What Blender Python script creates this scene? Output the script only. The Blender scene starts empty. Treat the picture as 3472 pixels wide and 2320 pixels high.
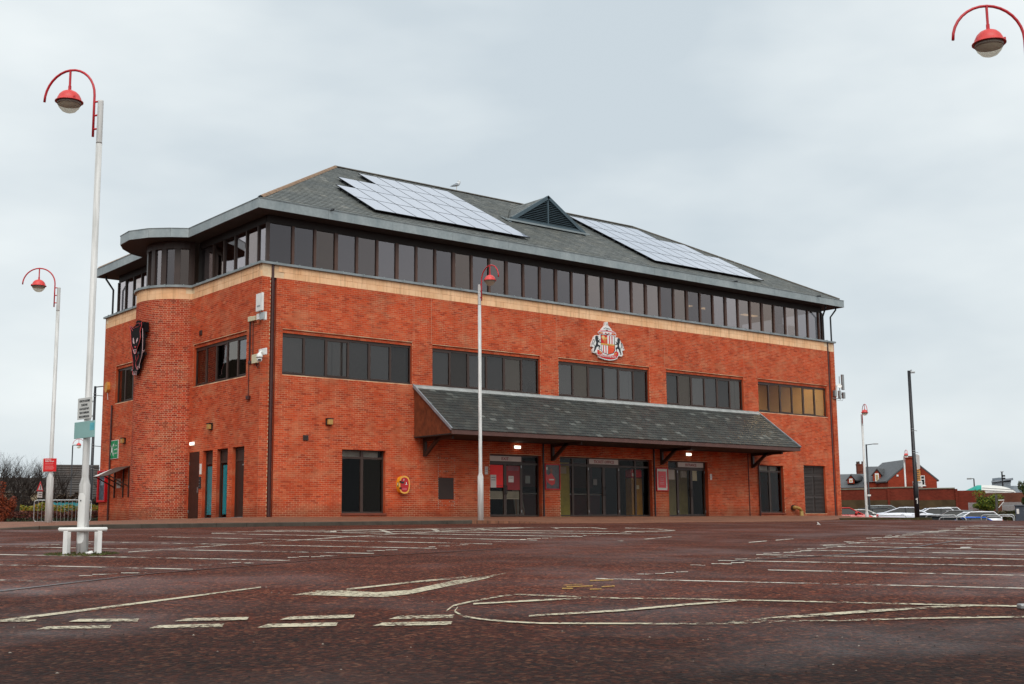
import bpy, bmesh, math, random
from mathutils import Vector, Matrix, noise as mnoise
random.seed(11)
R = math.radians
sc = bpy.context.scene
col = sc.collection

# ------------------------------------------------------------------ camera
CAM = Vector((-20.936, -39.944, -0.4724))
YAW, PITCH, ROLL, FPX = 0.68523, 0.149412, -0.0097, 4196.5
cy, sy, cp, sp = math.cos(YAW), math.sin(YAW), math.cos(PITCH), math.sin(PITCH)
FWD = Vector((sy * cp, cy * cp, sp)); _r = Vector((cy, -sy, 0)); _u = _r.cross(FWD)
RGT = _r * math.cos(ROLL) + _u * math.sin(ROLL)
UPV = -_r * math.sin(ROLL) + _u * math.cos(ROLL)
cd = bpy.data.cameras.new('camera'); cam = bpy.data.objects.new('camera', cd); col.objects.link(cam)
cd.sensor_width = 36.0; cd.lens = FPX / 3472 * 36.0; cd.clip_start = 0.1; cd.clip_end = 3000
m = Matrix.Identity(4)
for i in range(3):
    m[i][0], m[i][1], m[i][2], m[i][3] = RGT[i], UPV[i], -FWD[i], CAM[i]
cam.matrix_world = m
sc.camera = cam

# ------------------------------------------------------------------ sky, sun, exposure
SUN_AZ, SUN_EL = R(212), R(48)           # compass angle of the sun from +Y towards +X
w = bpy.data.worlds.new('World'); sc.world = w; w.use_nodes = True
wn = w.node_tree.nodes; wl = w.node_tree.links
for n in list(wn): wn.remove(n)
def WN(t, **k):
    n = wn.new(t)
    for a, b in k.items(): setattr(n, a, b)
    return n
out = WN('ShaderNodeOutputWorld'); bg = WN('ShaderNodeBackground')
sky = WN('ShaderNodeTexSky', sky_type='NISHITA', sun_disc=False, sun_elevation=SUN_EL, sun_rotation=SUN_AZ,
         altitude=20, air_density=1.0, dust_density=6.0, ozone_density=1.0)
skm = WN('ShaderNodeMix', data_type='RGBA', blend_type='MULTIPLY'); skm.inputs[0].default_value = 1
skm.inputs[7].default_value = (.085, .085, .085, 1)
wl.new(sky.outputs[0], skm.inputs[6])
tc = WN('ShaderNodeTexCoord'); mp = WN('ShaderNodeMapping'); mp.inputs['Scale'].default_value = (1, 1, 2.6)
nz = WN('ShaderNodeTexNoise'); nz.inputs['Scale'].default_value = 2.1; nz.inputs['Detail'].default_value = 5; nz.inputs['Roughness'].default_value = .5
wl.new(tc.outputs['Generated'], mp.inputs[0]); wl.new(mp.outputs[0], nz.inputs['Vector'])
cr = WN('ShaderNodeValToRGB'); e = cr.color_ramp.elements
e[0].position = .34; e[0].color = (.545, .615, .66, 1); e[1].position = .66; e[1].color = (.835, .88, .88, 1)
wl.new(nz.outputs[0], cr.inputs[0])
mx = WN('ShaderNodeMix', data_type='RGBA'); mx.inputs[0].default_value = .9
wl.new(skm.outputs[2], mx.inputs[6]); wl.new(cr.outputs[0], mx.inputs[7])
wl.new(mx.outputs[2], bg.inputs[0]); bg.inputs[1].default_value = 1.0
wl.new(bg.outputs[0], out.inputs[0])
sd = bpy.data.lights.new('sun', 'SUN'); so = bpy.data.objects.new('sun', sd); col.objects.link(so)
sd.energy = 1.5; sd.angle = R(50); sd.color = (1, .965, .92)
sdir = Vector((math.sin(SUN_AZ) * math.cos(SUN_EL), math.cos(SUN_AZ) * math.cos(SUN_EL), math.sin(SUN_EL)))
so.rotation_euler = sdir.to_track_quat('Z', 'Y').to_euler(); so.location = (-40, -60, 60)
vs = sc.view_settings
vs.view_transform = 'Standard'; vs.look = 'None'; vs.exposure = 0.26; vs.gamma = 1.0; vs.use_curve_mapping = False
sc.cycles.use_denoising = True
sc.cycles.max_bounces = 8; sc.cycles.transparent_max_bounces = 12
sc.cycles.caustics_reflective = False; sc.cycles.caustics_refractive = False

# ------------------------------------------------------------------ pixel -> place
def ray(px, py): return FWD + RGT * ((px - 1736) / FPX) - UPV * ((py - 1160) / FPX)
def onY(px, py, Y=0.0): d = ray(px, py); return CAM + d * ((Y - CAM.y) / d.y)
def onX(px, py, X=0.0): d = ray(px, py); return CAM + d * ((X - CAM.x) / d.x)
def dep(px, py, D): return CAM + ray(px, py) * D
GZ, GX, GY = -0.19373, 0.0058576, 0.0271831
def sst(a, b, x):
    t = min(1, max(0, (x - a) / (b - a))); return t * t * (3 - 2 * t)
def plane(x, y):
    yc = y if y < -2 else -2 + 3 * math.tanh((y + 2) / 3)
    return GZ + GX * max(-60, min(x, 60)) + GY * max(-120, yc)
def near_t(x, y):
    dx = max(-x, 0, x - 34); dy = max(-y, 0, y - 15)
    return max(0, 1 - math.hypot(dx, dy) / 5.0)
def ground(x, y):
    z = plane(x, y)
    s = (x - 27.6) * .86 + (y + 9) * .5
    low = max(-1.9, min(-.5, -.58 + .07 * (y - 14.6)))
    z = z + (low - z) * sst(0, 10, s)
    return z - .16 * near_t(x, y)
def pave(x, y):
    k = .12 + (.012 - .12) * sst(5.5, 9.5, x)
    k += .045 * sst(23, 25, x)
    k = .01 + (k - .01) * sst(-10.3, -8.6, x)
    z = plane(x, y) + k
    t = near_t(x, y)
    return z + (0.0 - z) * (t * t * (3 - 2 * t))
def onG(px, py, off=0.0):
    d = ray(px, py); t = (GZ + off + GX * CAM.x + GY * CAM.y - CAM.z) / (d.z - GX * d.x - GY * d.y)
    return CAM + d * t

# ------------------------------------------------------------------ mesh helpers
class MB:
    def __init__(s): s.v = []; s.f = []; s.m = []
    def add(s, vs, fs, mi=0):
        o = len(s.v); s.v += [tuple(v) for v in vs]
        for f in fs: s.f.append(tuple(i + o for i in f)); s.m.append(mi)
        return s
    def box(s, x0, y0, z0, x1, y1, z1, mi=0):
        return s.add([(x0, y0, z0), (x1, y0, z0), (x1, y1, z0), (x0, y1, z0), (x0, y0, z1), (x1, y0, z1), (x1, y1, z1), (x0, y1, z1)],
                     [(0, 3, 2, 1), (4, 5, 6, 7), (0, 1, 5, 4), (1, 2, 6, 5), (2, 3, 7, 6), (3, 0, 4, 7)], mi)
    def bev(s, x0, y0, z0, x1, y1, z1, b=.01, mi=0):
        bm = bmesh.new(); bmesh.ops.create_cube(bm, size=1)
        for v in bm.verts: v.co = Vector(((x0 + x1) / 2 + v.co.x * (x1 - x0), (y0 + y1) / 2 + v.co.y * (y1 - y0), (z0 + z1) / 2 + v.co.z * (z1 - z0)))
        bmesh.ops.bevel(bm, geom=list(bm.edges), offset=b, segments=2, affect='EDGES', profile=.5)
        s.add([v.co for v in bm.verts], [[v.index for v in f.verts] for f in (bm.verts.index_update(), bm.faces)[1]], mi); bm.free(); return s
    def obox(s, c, ax, ay, az, mi=0):
        c = Vector(c); ax = Vector(ax); ay = Vector(ay); az = Vector(az)
        P = [c + ax * a + ay * b + az * d for d in (-1, 1) for a, b in ((-1, -1), (1, -1), (1, 1), (-1, 1))]
        return s.add(P, [(0, 3, 2, 1), (4, 5, 6, 7), (0, 1, 5, 4), (1, 2, 6, 5), (2, 3, 7, 6), (3, 0, 4, 7)], mi)
    def quad(s, a, b, c, d, mi=0): return s.add([a, b, c, d], [(0, 1, 2, 3)], mi)
    def tube(s, p0, p1, r0, r1=None, n=8, mi=0, caps=True):
        r1 = r0 if r1 is None else r1
        p0 = Vector(p0); p1 = Vector(p1); d = (p1 - p0).normalized()
        a = d.orthogonal().normalized(); b = d.cross(a)
        P = []
        for p, r in ((p0, r0), (p1, r1)):
            for i in range(n):
                t = 2 * math.pi * i / n; P.append(p + a * (r * math.cos(t)) + b * (r * math.sin(t)))
        F = [(i, (i + 1) % n, n + (i + 1) % n, n + i) for i in range(n)]
        if caps: F += [tuple(range(n - 1, -1, -1)), tuple(range(n, 2 * n))]
        return s.add(P, F, mi)
    def path(s, pts, r, n=8, mi=0):
        pts = [Vector(p) for p in pts]; rr = r if isinstance(r, (list, tuple)) else [r] * len(pts)
        P = []; a = None
        for i, p in enumerate(pts):
            d = (pts[min(i + 1, len(pts) - 1)] - pts[max(i - 1, 0)]).normalized()
            if a is None: a = d.orthogonal().normalized()
            else: a = (a - d * a.dot(d)).normalized()
            b = d.cross(a)
            for k in range(n):
                t = 2 * math.pi * k / n; P.append(p + a * (rr[i] * math.cos(t)) + b * (rr[i] * math.sin(t)))
        F = []
        for i in range(len(pts) - 1):
            for k in range(n): F.append((i * n + k, i * n + (k + 1) % n, (i + 1) * n + (k + 1) % n, (i + 1) * n + k))
        F += [tuple(range(n - 1, -1, -1)), tuple(range((len(pts) - 1) * n, len(pts) * n))]
        return s.add(P, F, mi)
    def lathe(s, prof, n=20, c=(0, 0, 0), mi=0):
        c = Vector(c); P = []
        for r, z in prof:
            for k in range(n):
                t = 2 * math.pi * k / n; P.append(c + Vector((r * math.cos(t), r * math.sin(t), z)))
        F = []
        for i in range(len(prof) - 1):
            for k in range(n): F.append((i * n + k, i * n + (k + 1) % n, (i + 1) * n + (k + 1) % n, (i + 1) * n + k))
        if prof[0][0] > 1e-4: F.append(tuple(range(n - 1, -1, -1)))
        if prof[-1][0] > 1e-4: F.append(tuple(range((len(prof) - 1) * n, len(prof) * n)))
        return s.add(P, F, mi)
    def prism(s, poly, off, mi=0):
        poly = [Vector(p) for p in poly]; off = Vector(off); n = len(poly)
        P = poly + [p + off for p in poly]
        return s.add(P, [tuple(range(n)), tuple(range(2 * n - 1, n - 1, -1))] + [(i, n + i, n + (i + 1) % n, (i + 1) % n) for i in range(n)], mi)
    def mesh(s, name, mats, smooth=False):
        me = bpy.data.meshes.new(name); me.from_pydata(s.v, [], s.f)
        for mt in (mats if isinstance(mats, (list, tuple)) else [mats]): me.materials.append(mt)
        if any(s.m): me.polygons.foreach_set('material_index', s.m)
        if smooth: me.polygons.foreach_set('use_smooth', [True] * len(me.polygons))
        me.update(); return me
    def obj(s, name, mats, parent=None, smooth=False): return link(name, s.mesh(name, mats, smooth), parent)
def fixn(o):
    bm = bmesh.new(); bm.from_mesh(o.data); bmesh.ops.recalc_face_normals(bm, faces=bm.faces); bm.to_mesh(o.data); bm.free(); return o
def link(name, me, parent=None, loc=None, rot=None):
    o = bpy.data.objects.new(name, me); col.objects.link(o)
    if parent: o.parent = parent
    if loc is not None: o.location = loc
    if rot is not None: o.rotation_euler = rot
    return o
def tag(o, label=None, cat=None, group=None, kind=None):
    if label: o['label'] = label
    if cat: o['category'] = cat
    if group: o['group'] = group
    if kind: o['kind'] = kind
    return o
def thing(name, label, cat, loc=(0, 0, 0), rz=0, group=None):
    o = link(name, None, None, loc, (0, 0, rz)); o.empty_display_size = .2
    return tag(o, label, cat, group)
def copy_tree(o, parent=None):
    c = o.copy(); col.objects.link(c); c.parent = parent
    for ch in list(o.children): copy_tree(ch, c)
    return c
def text(name, s, height, mt, parent, org, xd, zd, width=None, align='CENTER', bold=0.0, ext=.0015):
    """flat lettering: org = centre of the line (baseline), xd = reading direction, zd = up direction"""
    cu = bpy.data.curves.new('t', 'FONT'); cu.body = s; cu.align_x = align; cu.extrude = ext; cu.offset = bold; cu.resolution_u = 2
    to = bpy.data.objects.new('t', cu); col.objects.link(to)
    dg = bpy.context.evaluated_depsgraph_get()
    me = bpy.data.meshes.new_from_object(to.evaluated_get(dg)); bpy.data.objects.remove(to); bpy.data.curves.remove(cu)
    xs = [v.co.x for v in me.vertices]; ww = max(xs) - min(xs) if xs else 1
    k = height / .69; kx = (width / ww) if width else k
    xd = Vector(xd).normalized(); zd = Vector(zd).normalized(); nd = xd.cross(zd); org = Vector(org)
    for v in me.vertices: v.co = org + xd * (v.co.x * kx) + zd * (v.co.y * k) + nd * v.co.z
    me.materials.clear(); me.materials.append(mt); me.name = name
    return link(name, me, parent)

# ------------------------------------------------------------------ materials
def C(h):
    h = h.lstrip('#'); v = [int(h[i:i + 2], 16) / 255 for i in (0, 2, 4)]
    return tuple((x / 12.92 if x <= .04045 else ((x + .055) / 1.055) ** 2.4) for x in v) + (1,)
class NT:
    def __init__(s, name):
        s.m = bpy.data.materials.new(name); s.m.use_nodes = True; s.n = s.m.node_tree.nodes; s.l = s.m.node_tree.links
        s.b = s.n['Principled BSDF']; s.o = s.n['Material Output']
    def N(s, t, ins=None, **k):
        n = s.n.new(t)
        for a, b in k.items(): setattr(n, a, b)
        for a, b in (ins or {}).items():
            if hasattr(b, 'node'): s.l.new(b, n.inputs[a])
            else: n.inputs[a].default_value = b
        return n
    def pos(s): return s.N('ShaderNodeNewGeometry').outputs['Position']
    def noise(s, scale, detail=3, vec=None, rough=.55): return s.N('ShaderNodeTexNoise', {'Scale': scale, 'Detail': detail, 'Roughness': rough, 'Vector': vec or s.pos()}).outputs[0]
    def ramp(s, fac, stops, interp='LINEAR'):
        n = s.N('ShaderNodeValToRGB', {0: fac}); el = n.color_ramp.elements; n.color_ramp.interpolation = interp
        while len(el) < len(stops): el.new(.5)
        for x, (p, c) in zip(el, stops): x.position = p; x.color = c if len(c) == 4 else (*c, 1)
        return n.outputs[0]
    def mix(s, fac, a, b, mode='MIX'):
        n = s.N('ShaderNodeMix', data_type='RGBA', blend_type=mode)
        for i, v in ((0, fac), (6, a), (7, b)):
            if hasattr(v, 'node'): s.l.new(v, n.inputs[i])
            else: n.inputs[i].default_value = v
        return n.outputs[2]
    def math(s, op, a, b=0.0, clamp=False):
        n = s.N('ShaderNodeMath', operation=op, use_clamp=clamp)
        for i, v in ((0, a), (1, b)):
            if hasattr(v, 'node'): s.l.new(v, n.inputs[i])
            else: n.inputs[i].default_value = v
        return n.outputs[0]
    def set(s, **k):
        mp = {'color': 'Base Color', 'rough': 'Roughness', 'metal': 'Metallic', 'spec': 'Specular IOR Level', 'ior': 'IOR', 'coat': 'Coat Weight', 'em': 'Emission Color', 'ems': 'Emission Strength', 'normal': 'Normal', 'trans': 'Transmission Weight', 'alpha': 'Alpha'}
        for a, b in k.items():
            i = s.b.inputs[mp[a]]
            if hasattr(b, 'node'): s.l.new(b, i)
            else: i.default_value = b
        return s
    def bump(s, h, strength=.3, dist=.02):
        n = s.N('ShaderNodeBump', {'Strength': strength, 'Distance': dist, 'Height': h}); s.l.new(n.outputs[0], s.b.inputs['Normal']); return s
def M(name, c, rough=.6, metal=0, var=.18, vs=3.0, spec=.5, bump=0, bs=60, coat=0):
    t = NT(name); c = C(c) if isinstance(c, str) else c
    lo = tuple(x * (1 - var) for x in c[:3]) + (1,); hi = tuple(min(1, x * (1 + var)) for x in c[:3]) + (1,)
    t.set(color=t.ramp(t.noise(vs, 4), [(.3, lo), (.7, hi)]), rough=rough, metal=metal, spec=spec, coat=coat)
    if bump: t.bump(t.noise(bs, 3), bump, .01)
    return t.m
def E(name, c, s):
    t = NT(name); t.set(color=(0, 0, 0, 1), em=C(c), ems=s); return t.m
def glassmat(name, tint, base=.05, edge=.9, power=2.4, rough=.02, refl=(.93, .95, 1, 1)):
    t = NT(name); t.n.remove(t.b)
    lw = t.N('ShaderNodeLayerWeight', {'Blend': .5}).outputs['Facing']
    ob = t.N('ShaderNodeObjectInfo').outputs['Random']
    f = t.math('ADD', t.math('MULTIPLY', t.math('POWER', lw, power), edge), base, True)
    f = t.math('MULTIPLY', f, t.math('ADD', t.math('MULTIPLY', ob, .8), .62), True)
    g = t.N('ShaderNodeBsdfGlossy', {'Color': t.ramp(t.math('FRACT', t.math('MULTIPLY', ob, 7.3)), [(0, refl), (.55, refl), (1, (refl[0], refl[1] * .88, refl[2] * .76, 1))]), 'Roughness': rough}); tr = t.N('ShaderNodeBsdfTransparent', {'Color': tint})
    wv = t.N('ShaderNodeBump', {'Strength': .05, 'Distance': .02, 'Height': t.noise(.9, 1)}); t.l.new(wv.outputs[0], g.inputs['Normal'])
    mm = t.N('ShaderNodeMixShader', {0: f, 1: tr.outputs[0], 2: g.outputs[0]}); t.l.new(mm.outputs[0], t.o.inputs[0]); return t.m

def brickmat(name, stops, patch, dirt=True):
    t = NT(name)
    isl = t.N('ShaderNodeNewGeometry').outputs['Random Per Island']; ob = t.N('ShaderNodeObjectInfo').outputs['Random']
    rnd = t.math('FRACT', t.math('ADD', isl, ob))
    c = t.ramp(rnd, stops)
    vec = t.N('ShaderNodeMapping', {'Vector': t.pos(), 'Scale': (1, 1, 1.9)}).outputs[0]
    pf = t.ramp(t.noise(.9, 5, vec, .62), [(.5, (0, 0, 0)), (.68, (1, 1, 1))])
    c = t.mix(t.math('MULTIPLY', pf, .55), c, patch)
    c = t.mix(t.math('MULTIPLY', t.noise(45, 3), .5), c, tuple(x * .72 for x in patch[:3]) + (1,), 'MULTIPLY') if False else c
    g = t.ramp(t.noise(28, 4), [(.25, (.82, .8, .8)), (.75, (1.12, 1.1, 1.08))])
    c = t.mix(1.0, c, g, 'MULTIPLY')
    st = t.ramp(t.noise(.35, 4), [(.35, (.86, .84, .84)), (.65, (1.08, 1.06, 1.05))])
    c = t.mix(1.0, c, st, 'MULTIPLY')
    sv = t.N('ShaderNodeMapping', {'Vector': t.pos(), 'Scale': (2.2, 2.2, .16)}).outputs[0]
    c = t.mix(1, c, t.ramp(t.noise(1.5, 4, sv, .6), [(.30, (.86, .84, .83)), (.5, (1, 1, 1)), (.70, (1.06, 1.05, 1.04))]), 'MULTIPLY')
    z = t.N('ShaderNodeSeparateXYZ', {0: t.pos()}).outputs[2]
    damp = t.math('MULTIPLY', t.ramp(t.math('ADD', z, t.math('MULTIPLY', t.noise(1.6, 3), .5)), [(.45, (1, 1, 1)), (.8, (0, 0, 0))]), .5)
    if dirt: c = t.mix(damp, c, (.13, .035, .016, 1))
    t.set(color=c, rough=.88, spec=.25); t.bump(t.noise(120, 3), .25, .004)
    return t.m
RED = [(0, C('#ab4529')), (.2, C('#c4512d')), (.45, C('#ce5a34')), (.65, C('#bf4b2b')), (.85, C('#d36c46')), (1, C('#a03d25'))]
MT = {}
MT['brick'] = brickmat('brick', RED, C('#c98460'))
MT['towerbrick'] = brickmat('tower_brick', [(0, C('#96351e')), (.25, C('#b03f26')), (.5, C('#bc4a2d')), (.75, C('#c45a3a')), (1, C('#862d1c'))], C('#c47652'))
def mortar(name, light, dark):
    t = NT(name)
    c = t.ramp(t.noise(1.3, 5, None, .6), [(.36, dark), (.6, light)])
    t.set(color=c, rough=.95, spec=.1); return t.m
MT['mortar'] = mortar('mortar', C('#e0c09c'), C('#bd7858'))
MT['towermortar'] = mortar('tower_mortar', C('#f0dcba'), C('#dab48e'))
def stone():
    t = NT('cast_stone')
    c = t.ramp(t.noise(1.5, 5), [(.3, C('#edb98a')), (.7, C('#fcd2a8'))])
    z = t.N('ShaderNodeSeparateXYZ', {0: t.pos()}).outputs[2]
    vec = t.N('ShaderNodeMapping', {'Vector': t.pos(), 'Scale': (4, 4, .35)}).outputs[0]
    run = t.math('MULTIPLY', t.ramp(t.noise(1.6, 4, vec), [(.5, (0, 0, 0)), (.72, (1, 1, 1))]), t.ramp(z, [(0, (0, 0, 0)), (1, (1, 1, 1))]))
    c = t.mix(t.math('MULTIPLY', run, .45), c, C('#8d6a4c'))
    ob = t.N('ShaderNodeObjectInfo').outputs['Random']
    c = t.mix(1, c, t.ramp(ob, [(0, (.93, .92, .9)), (1, (1.04, 1.03, 1.02))]), 'MULTIPLY')
    t.set(color=c, rough=.85, spec=.3); t.bump(t.noise(90, 3), .2, .004); return t.m
MT['stone'] = stone()
def slatemat(name, stops, moss):
    t = NT(name)
    rnd = t.math('FRACT', t.math('ADD', t.N('ShaderNodeNewGeometry').outputs['Random Per Island'], t.N('ShaderNodeObjectInfo').outputs['Random']))
    c = t.ramp(rnd, stops)
    c = t.mix(t.math('MULTIPLY', t.ramp(t.noise(.8, 5, None, .65), [(.48, (0, 0, 0)), (.7, (1, 1, 1))]), .6), c, moss)
    c = t.mix(1, c, t.ramp(t.noise(30, 4), [(.3, (.75, .75, .75)), (.7, (1.2, 1.2, 1.2))]), 'MULTIPLY')
    t.set(color=c, rough=t.ramp(t.noise(5, 4), [(.3, (.42, .42, .42)), (.7, (.7, .7, .7))]), spec=.5)
    t.bump(t.noise(40, 4), .25, .006); return t.m
MT['slate'] = slatemat('slate', [(0, C('#5c605f')), (.4, C('#666a68')), (.8, C('#707370')), (.97, C('#787a76')), (1, C('#94938c'))], C('#74736a'))
MT['slate2'] = slatemat('canopy_slate', [(0, C('#303433')), (.4, C('#373b39')), (.8, C('#3f4340')), (.93, C('#464a46')), (1, C('#6a6e6a'))], C('#443f37'))
MT['lead'] = M('lead', '#8b9496', .5, .25, .2, 2.2)
MT['ridge'] = M('ridge_tile', '#8a6f58', .8, 0, .3, 6)
def fascia():
    t = NT('coated_metal_fascia')
    vec = t.N('ShaderNodeMapping', {'Vector': t.pos(), 'Scale': (1.5, 1.5, .5)}).outputs[0]
    c = t.ramp(t.noise(1.2, 5, vec), [(.3, C('#879396')), (.7, C('#a3acad'))])
    c = t.mix(1, c, t.ramp(t.noise(9, 4), [(.3, (.88, .88, .88)), (.7, (1.06, 1.06, 1.06))]), 'MULTIPLY')
    c = t.mix(1, c, t.ramp(t.N('ShaderNodeObjectInfo').outputs['Random'], [(0, (.93, .93, .93)), (1, (1.05, 1.05, 1.05))]), 'MULTIPLY')
    t.set(color=c, rough=.45, metal=.15); return t.m
MT['fascia'] = fascia()
MT['soffit'] = M('soffit', '#3d3630', .7, 0, .15, 2)
MT['frame'] = M('brown_frame', '#3e2d26', .45, 0, .15, 4)
MT['mullion'] = M('mullion_brown', '#583c30', .45, 0, .15, 4); MT['headrail'] = M('dark_head_rail', '#211914', .6)  # head rail split from the frame brown, darkened to carry the eave shadow
MT['door'] = M('brown_door', '#33211b', .4, 0, .12, 3)
MT['blackpipe'] = M('black_pipe', '#16191f', .35, 0, .2, 5)
MT['brownpipe'] = M('brown_pipe', '#43211d', .4, 0, .2, 5)
MT['glass'] = glassmat('tinted_glass', (.42, .41, .42, 1), .09, .8, 2.0, .015, (1, .91, .93, 1))
MT['winglass'] = glassmat('window_glass', (.5, .49, .48, 1), .045, .6, 2.6, .015, (.97, .95, .95, 1))
MT['shopglass'] = glassmat('shop_glass', (.88, .86, .83, 1), .007, .35, 3.8, .015)
MT['clear'] = glassmat('clear_glass', (.94, .94, .92, 1), .01, .35, 3.8, .015)
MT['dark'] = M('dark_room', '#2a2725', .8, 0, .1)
MT['blind'] = M('vertical_blind', '#857f82', .8, 0, .1, 8)
MT['white'] = M('white_paint', '#e6e6e2', .45, 0, .08, 4)
def polemat():
    t = NT('pole_paint'); vec = t.N('ShaderNodeMapping', {'Vector': t.pos(), 'Scale': (9, 9, .7)}).outputs[0]
    c = t.ramp(t.noise(2.2, 5, vec), [(.3, C('#b3b2ae')), (.6, C('#d6d5d2'))]); sp_ = t.ramp(t.noise(14, 5, None, .7), [(.66, (0, 0, 0)), (.74, (1, 1, 1))])
    c = t.mix(t.math('MULTIPLY', sp_, .6), c, C('#7d6a58')); t.set(color=c, rough=t.ramp(t.noise(6, 3), [(.3, (.3, .3, .3)), (.7, (.6, .6, .6))])); return t.m
MT['pole'] = polemat()
MT['lampred'] = M('lamp_red', '#c3202b', .35, 0, .14, 9)
MT['lamphood'] = M('lamp_hood_red', '#d8433f', .4, 0, .12, 9)
def bowlmat():
    t = NT('lamp_bowl'); t.set(color=C('#e6ddc6'), rough=.2, spec=.5); tr = t.N('ShaderNodeBsdfTransparent', {'Color': (.95, .92, .84, 1)}); tl = t.N('ShaderNodeBsdfTranslucent', {'Color': (.9, .86, .75, 1)})
    a = t.N('ShaderNodeMixShader', {0: .45, 1: t.b.outputs[0], 2: tl.outputs[0]}); b = t.N('ShaderNodeMixShader', {0: .55, 1: a.outputs[0], 2: tr.outputs[0]}); t.l.new(b.outputs[0], t.o.inputs[0]); return t.m
MT['bowl'] = bowlmat()
MT['bowldark'] = M('lamp_reflector', '#8d8478', .5, 0, .12, 9)
MT['black'] = M('black_metal', '#15151a', .4, 0, .2, 3)
MT['redsign'] = M('red_sign', '#d2090f', .4, 0, .05)
MT['redpaint'] = M('red_case', '#c3131d', .4, 0, .08)
MT['yellow'] = M('yellow_plastic', '#f0a01c', .35, 0, .06)
MT['amber'] = M('amber_diffuser', '#b68e4e', .4, 0, .12, 12)
MT['green'] = M('green_sign', '#0e8a52', .45, 0, .06)
MT['teal'] = M('faded_teal', '#8db6b2', .5, 0, .12, 2)
MT['grey'] = M('grey_metal', '#9a9c9c', .4, .5, .12, 5)
MT['galv'] = M('galvanised', '#b3b7b8', .38, .7, .12, 8)
MT['cream'] = M('cream_plastic', '#cfc7a6', .5, 0, .06)
MT['wood'] = M('boarding', '#6d3a22', .6, 0, .35, 5)
MT['brownboard'] = M('brown_board', '#5b3d36', .55, 0, .15, 4)
MT['lamp'] = E('lit_lamp', '#fff3dc', 2.2)
MT['print'] = M('black_print', '#23262a', .6, 0, .05)
MT['gold'] = M('gold_print', '#d5a24c', .5, 0, .06)
MT['orange'] = M('orange_print', '#ea5a2c', .5, 0, .06)
MT['sgrey'] = M('signboard_grey', '#cfc8c2', .5, 0, .06)
MT['notice'] = M('notice_board', '#d0d2ce', .5, 0, .07, 2)

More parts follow.
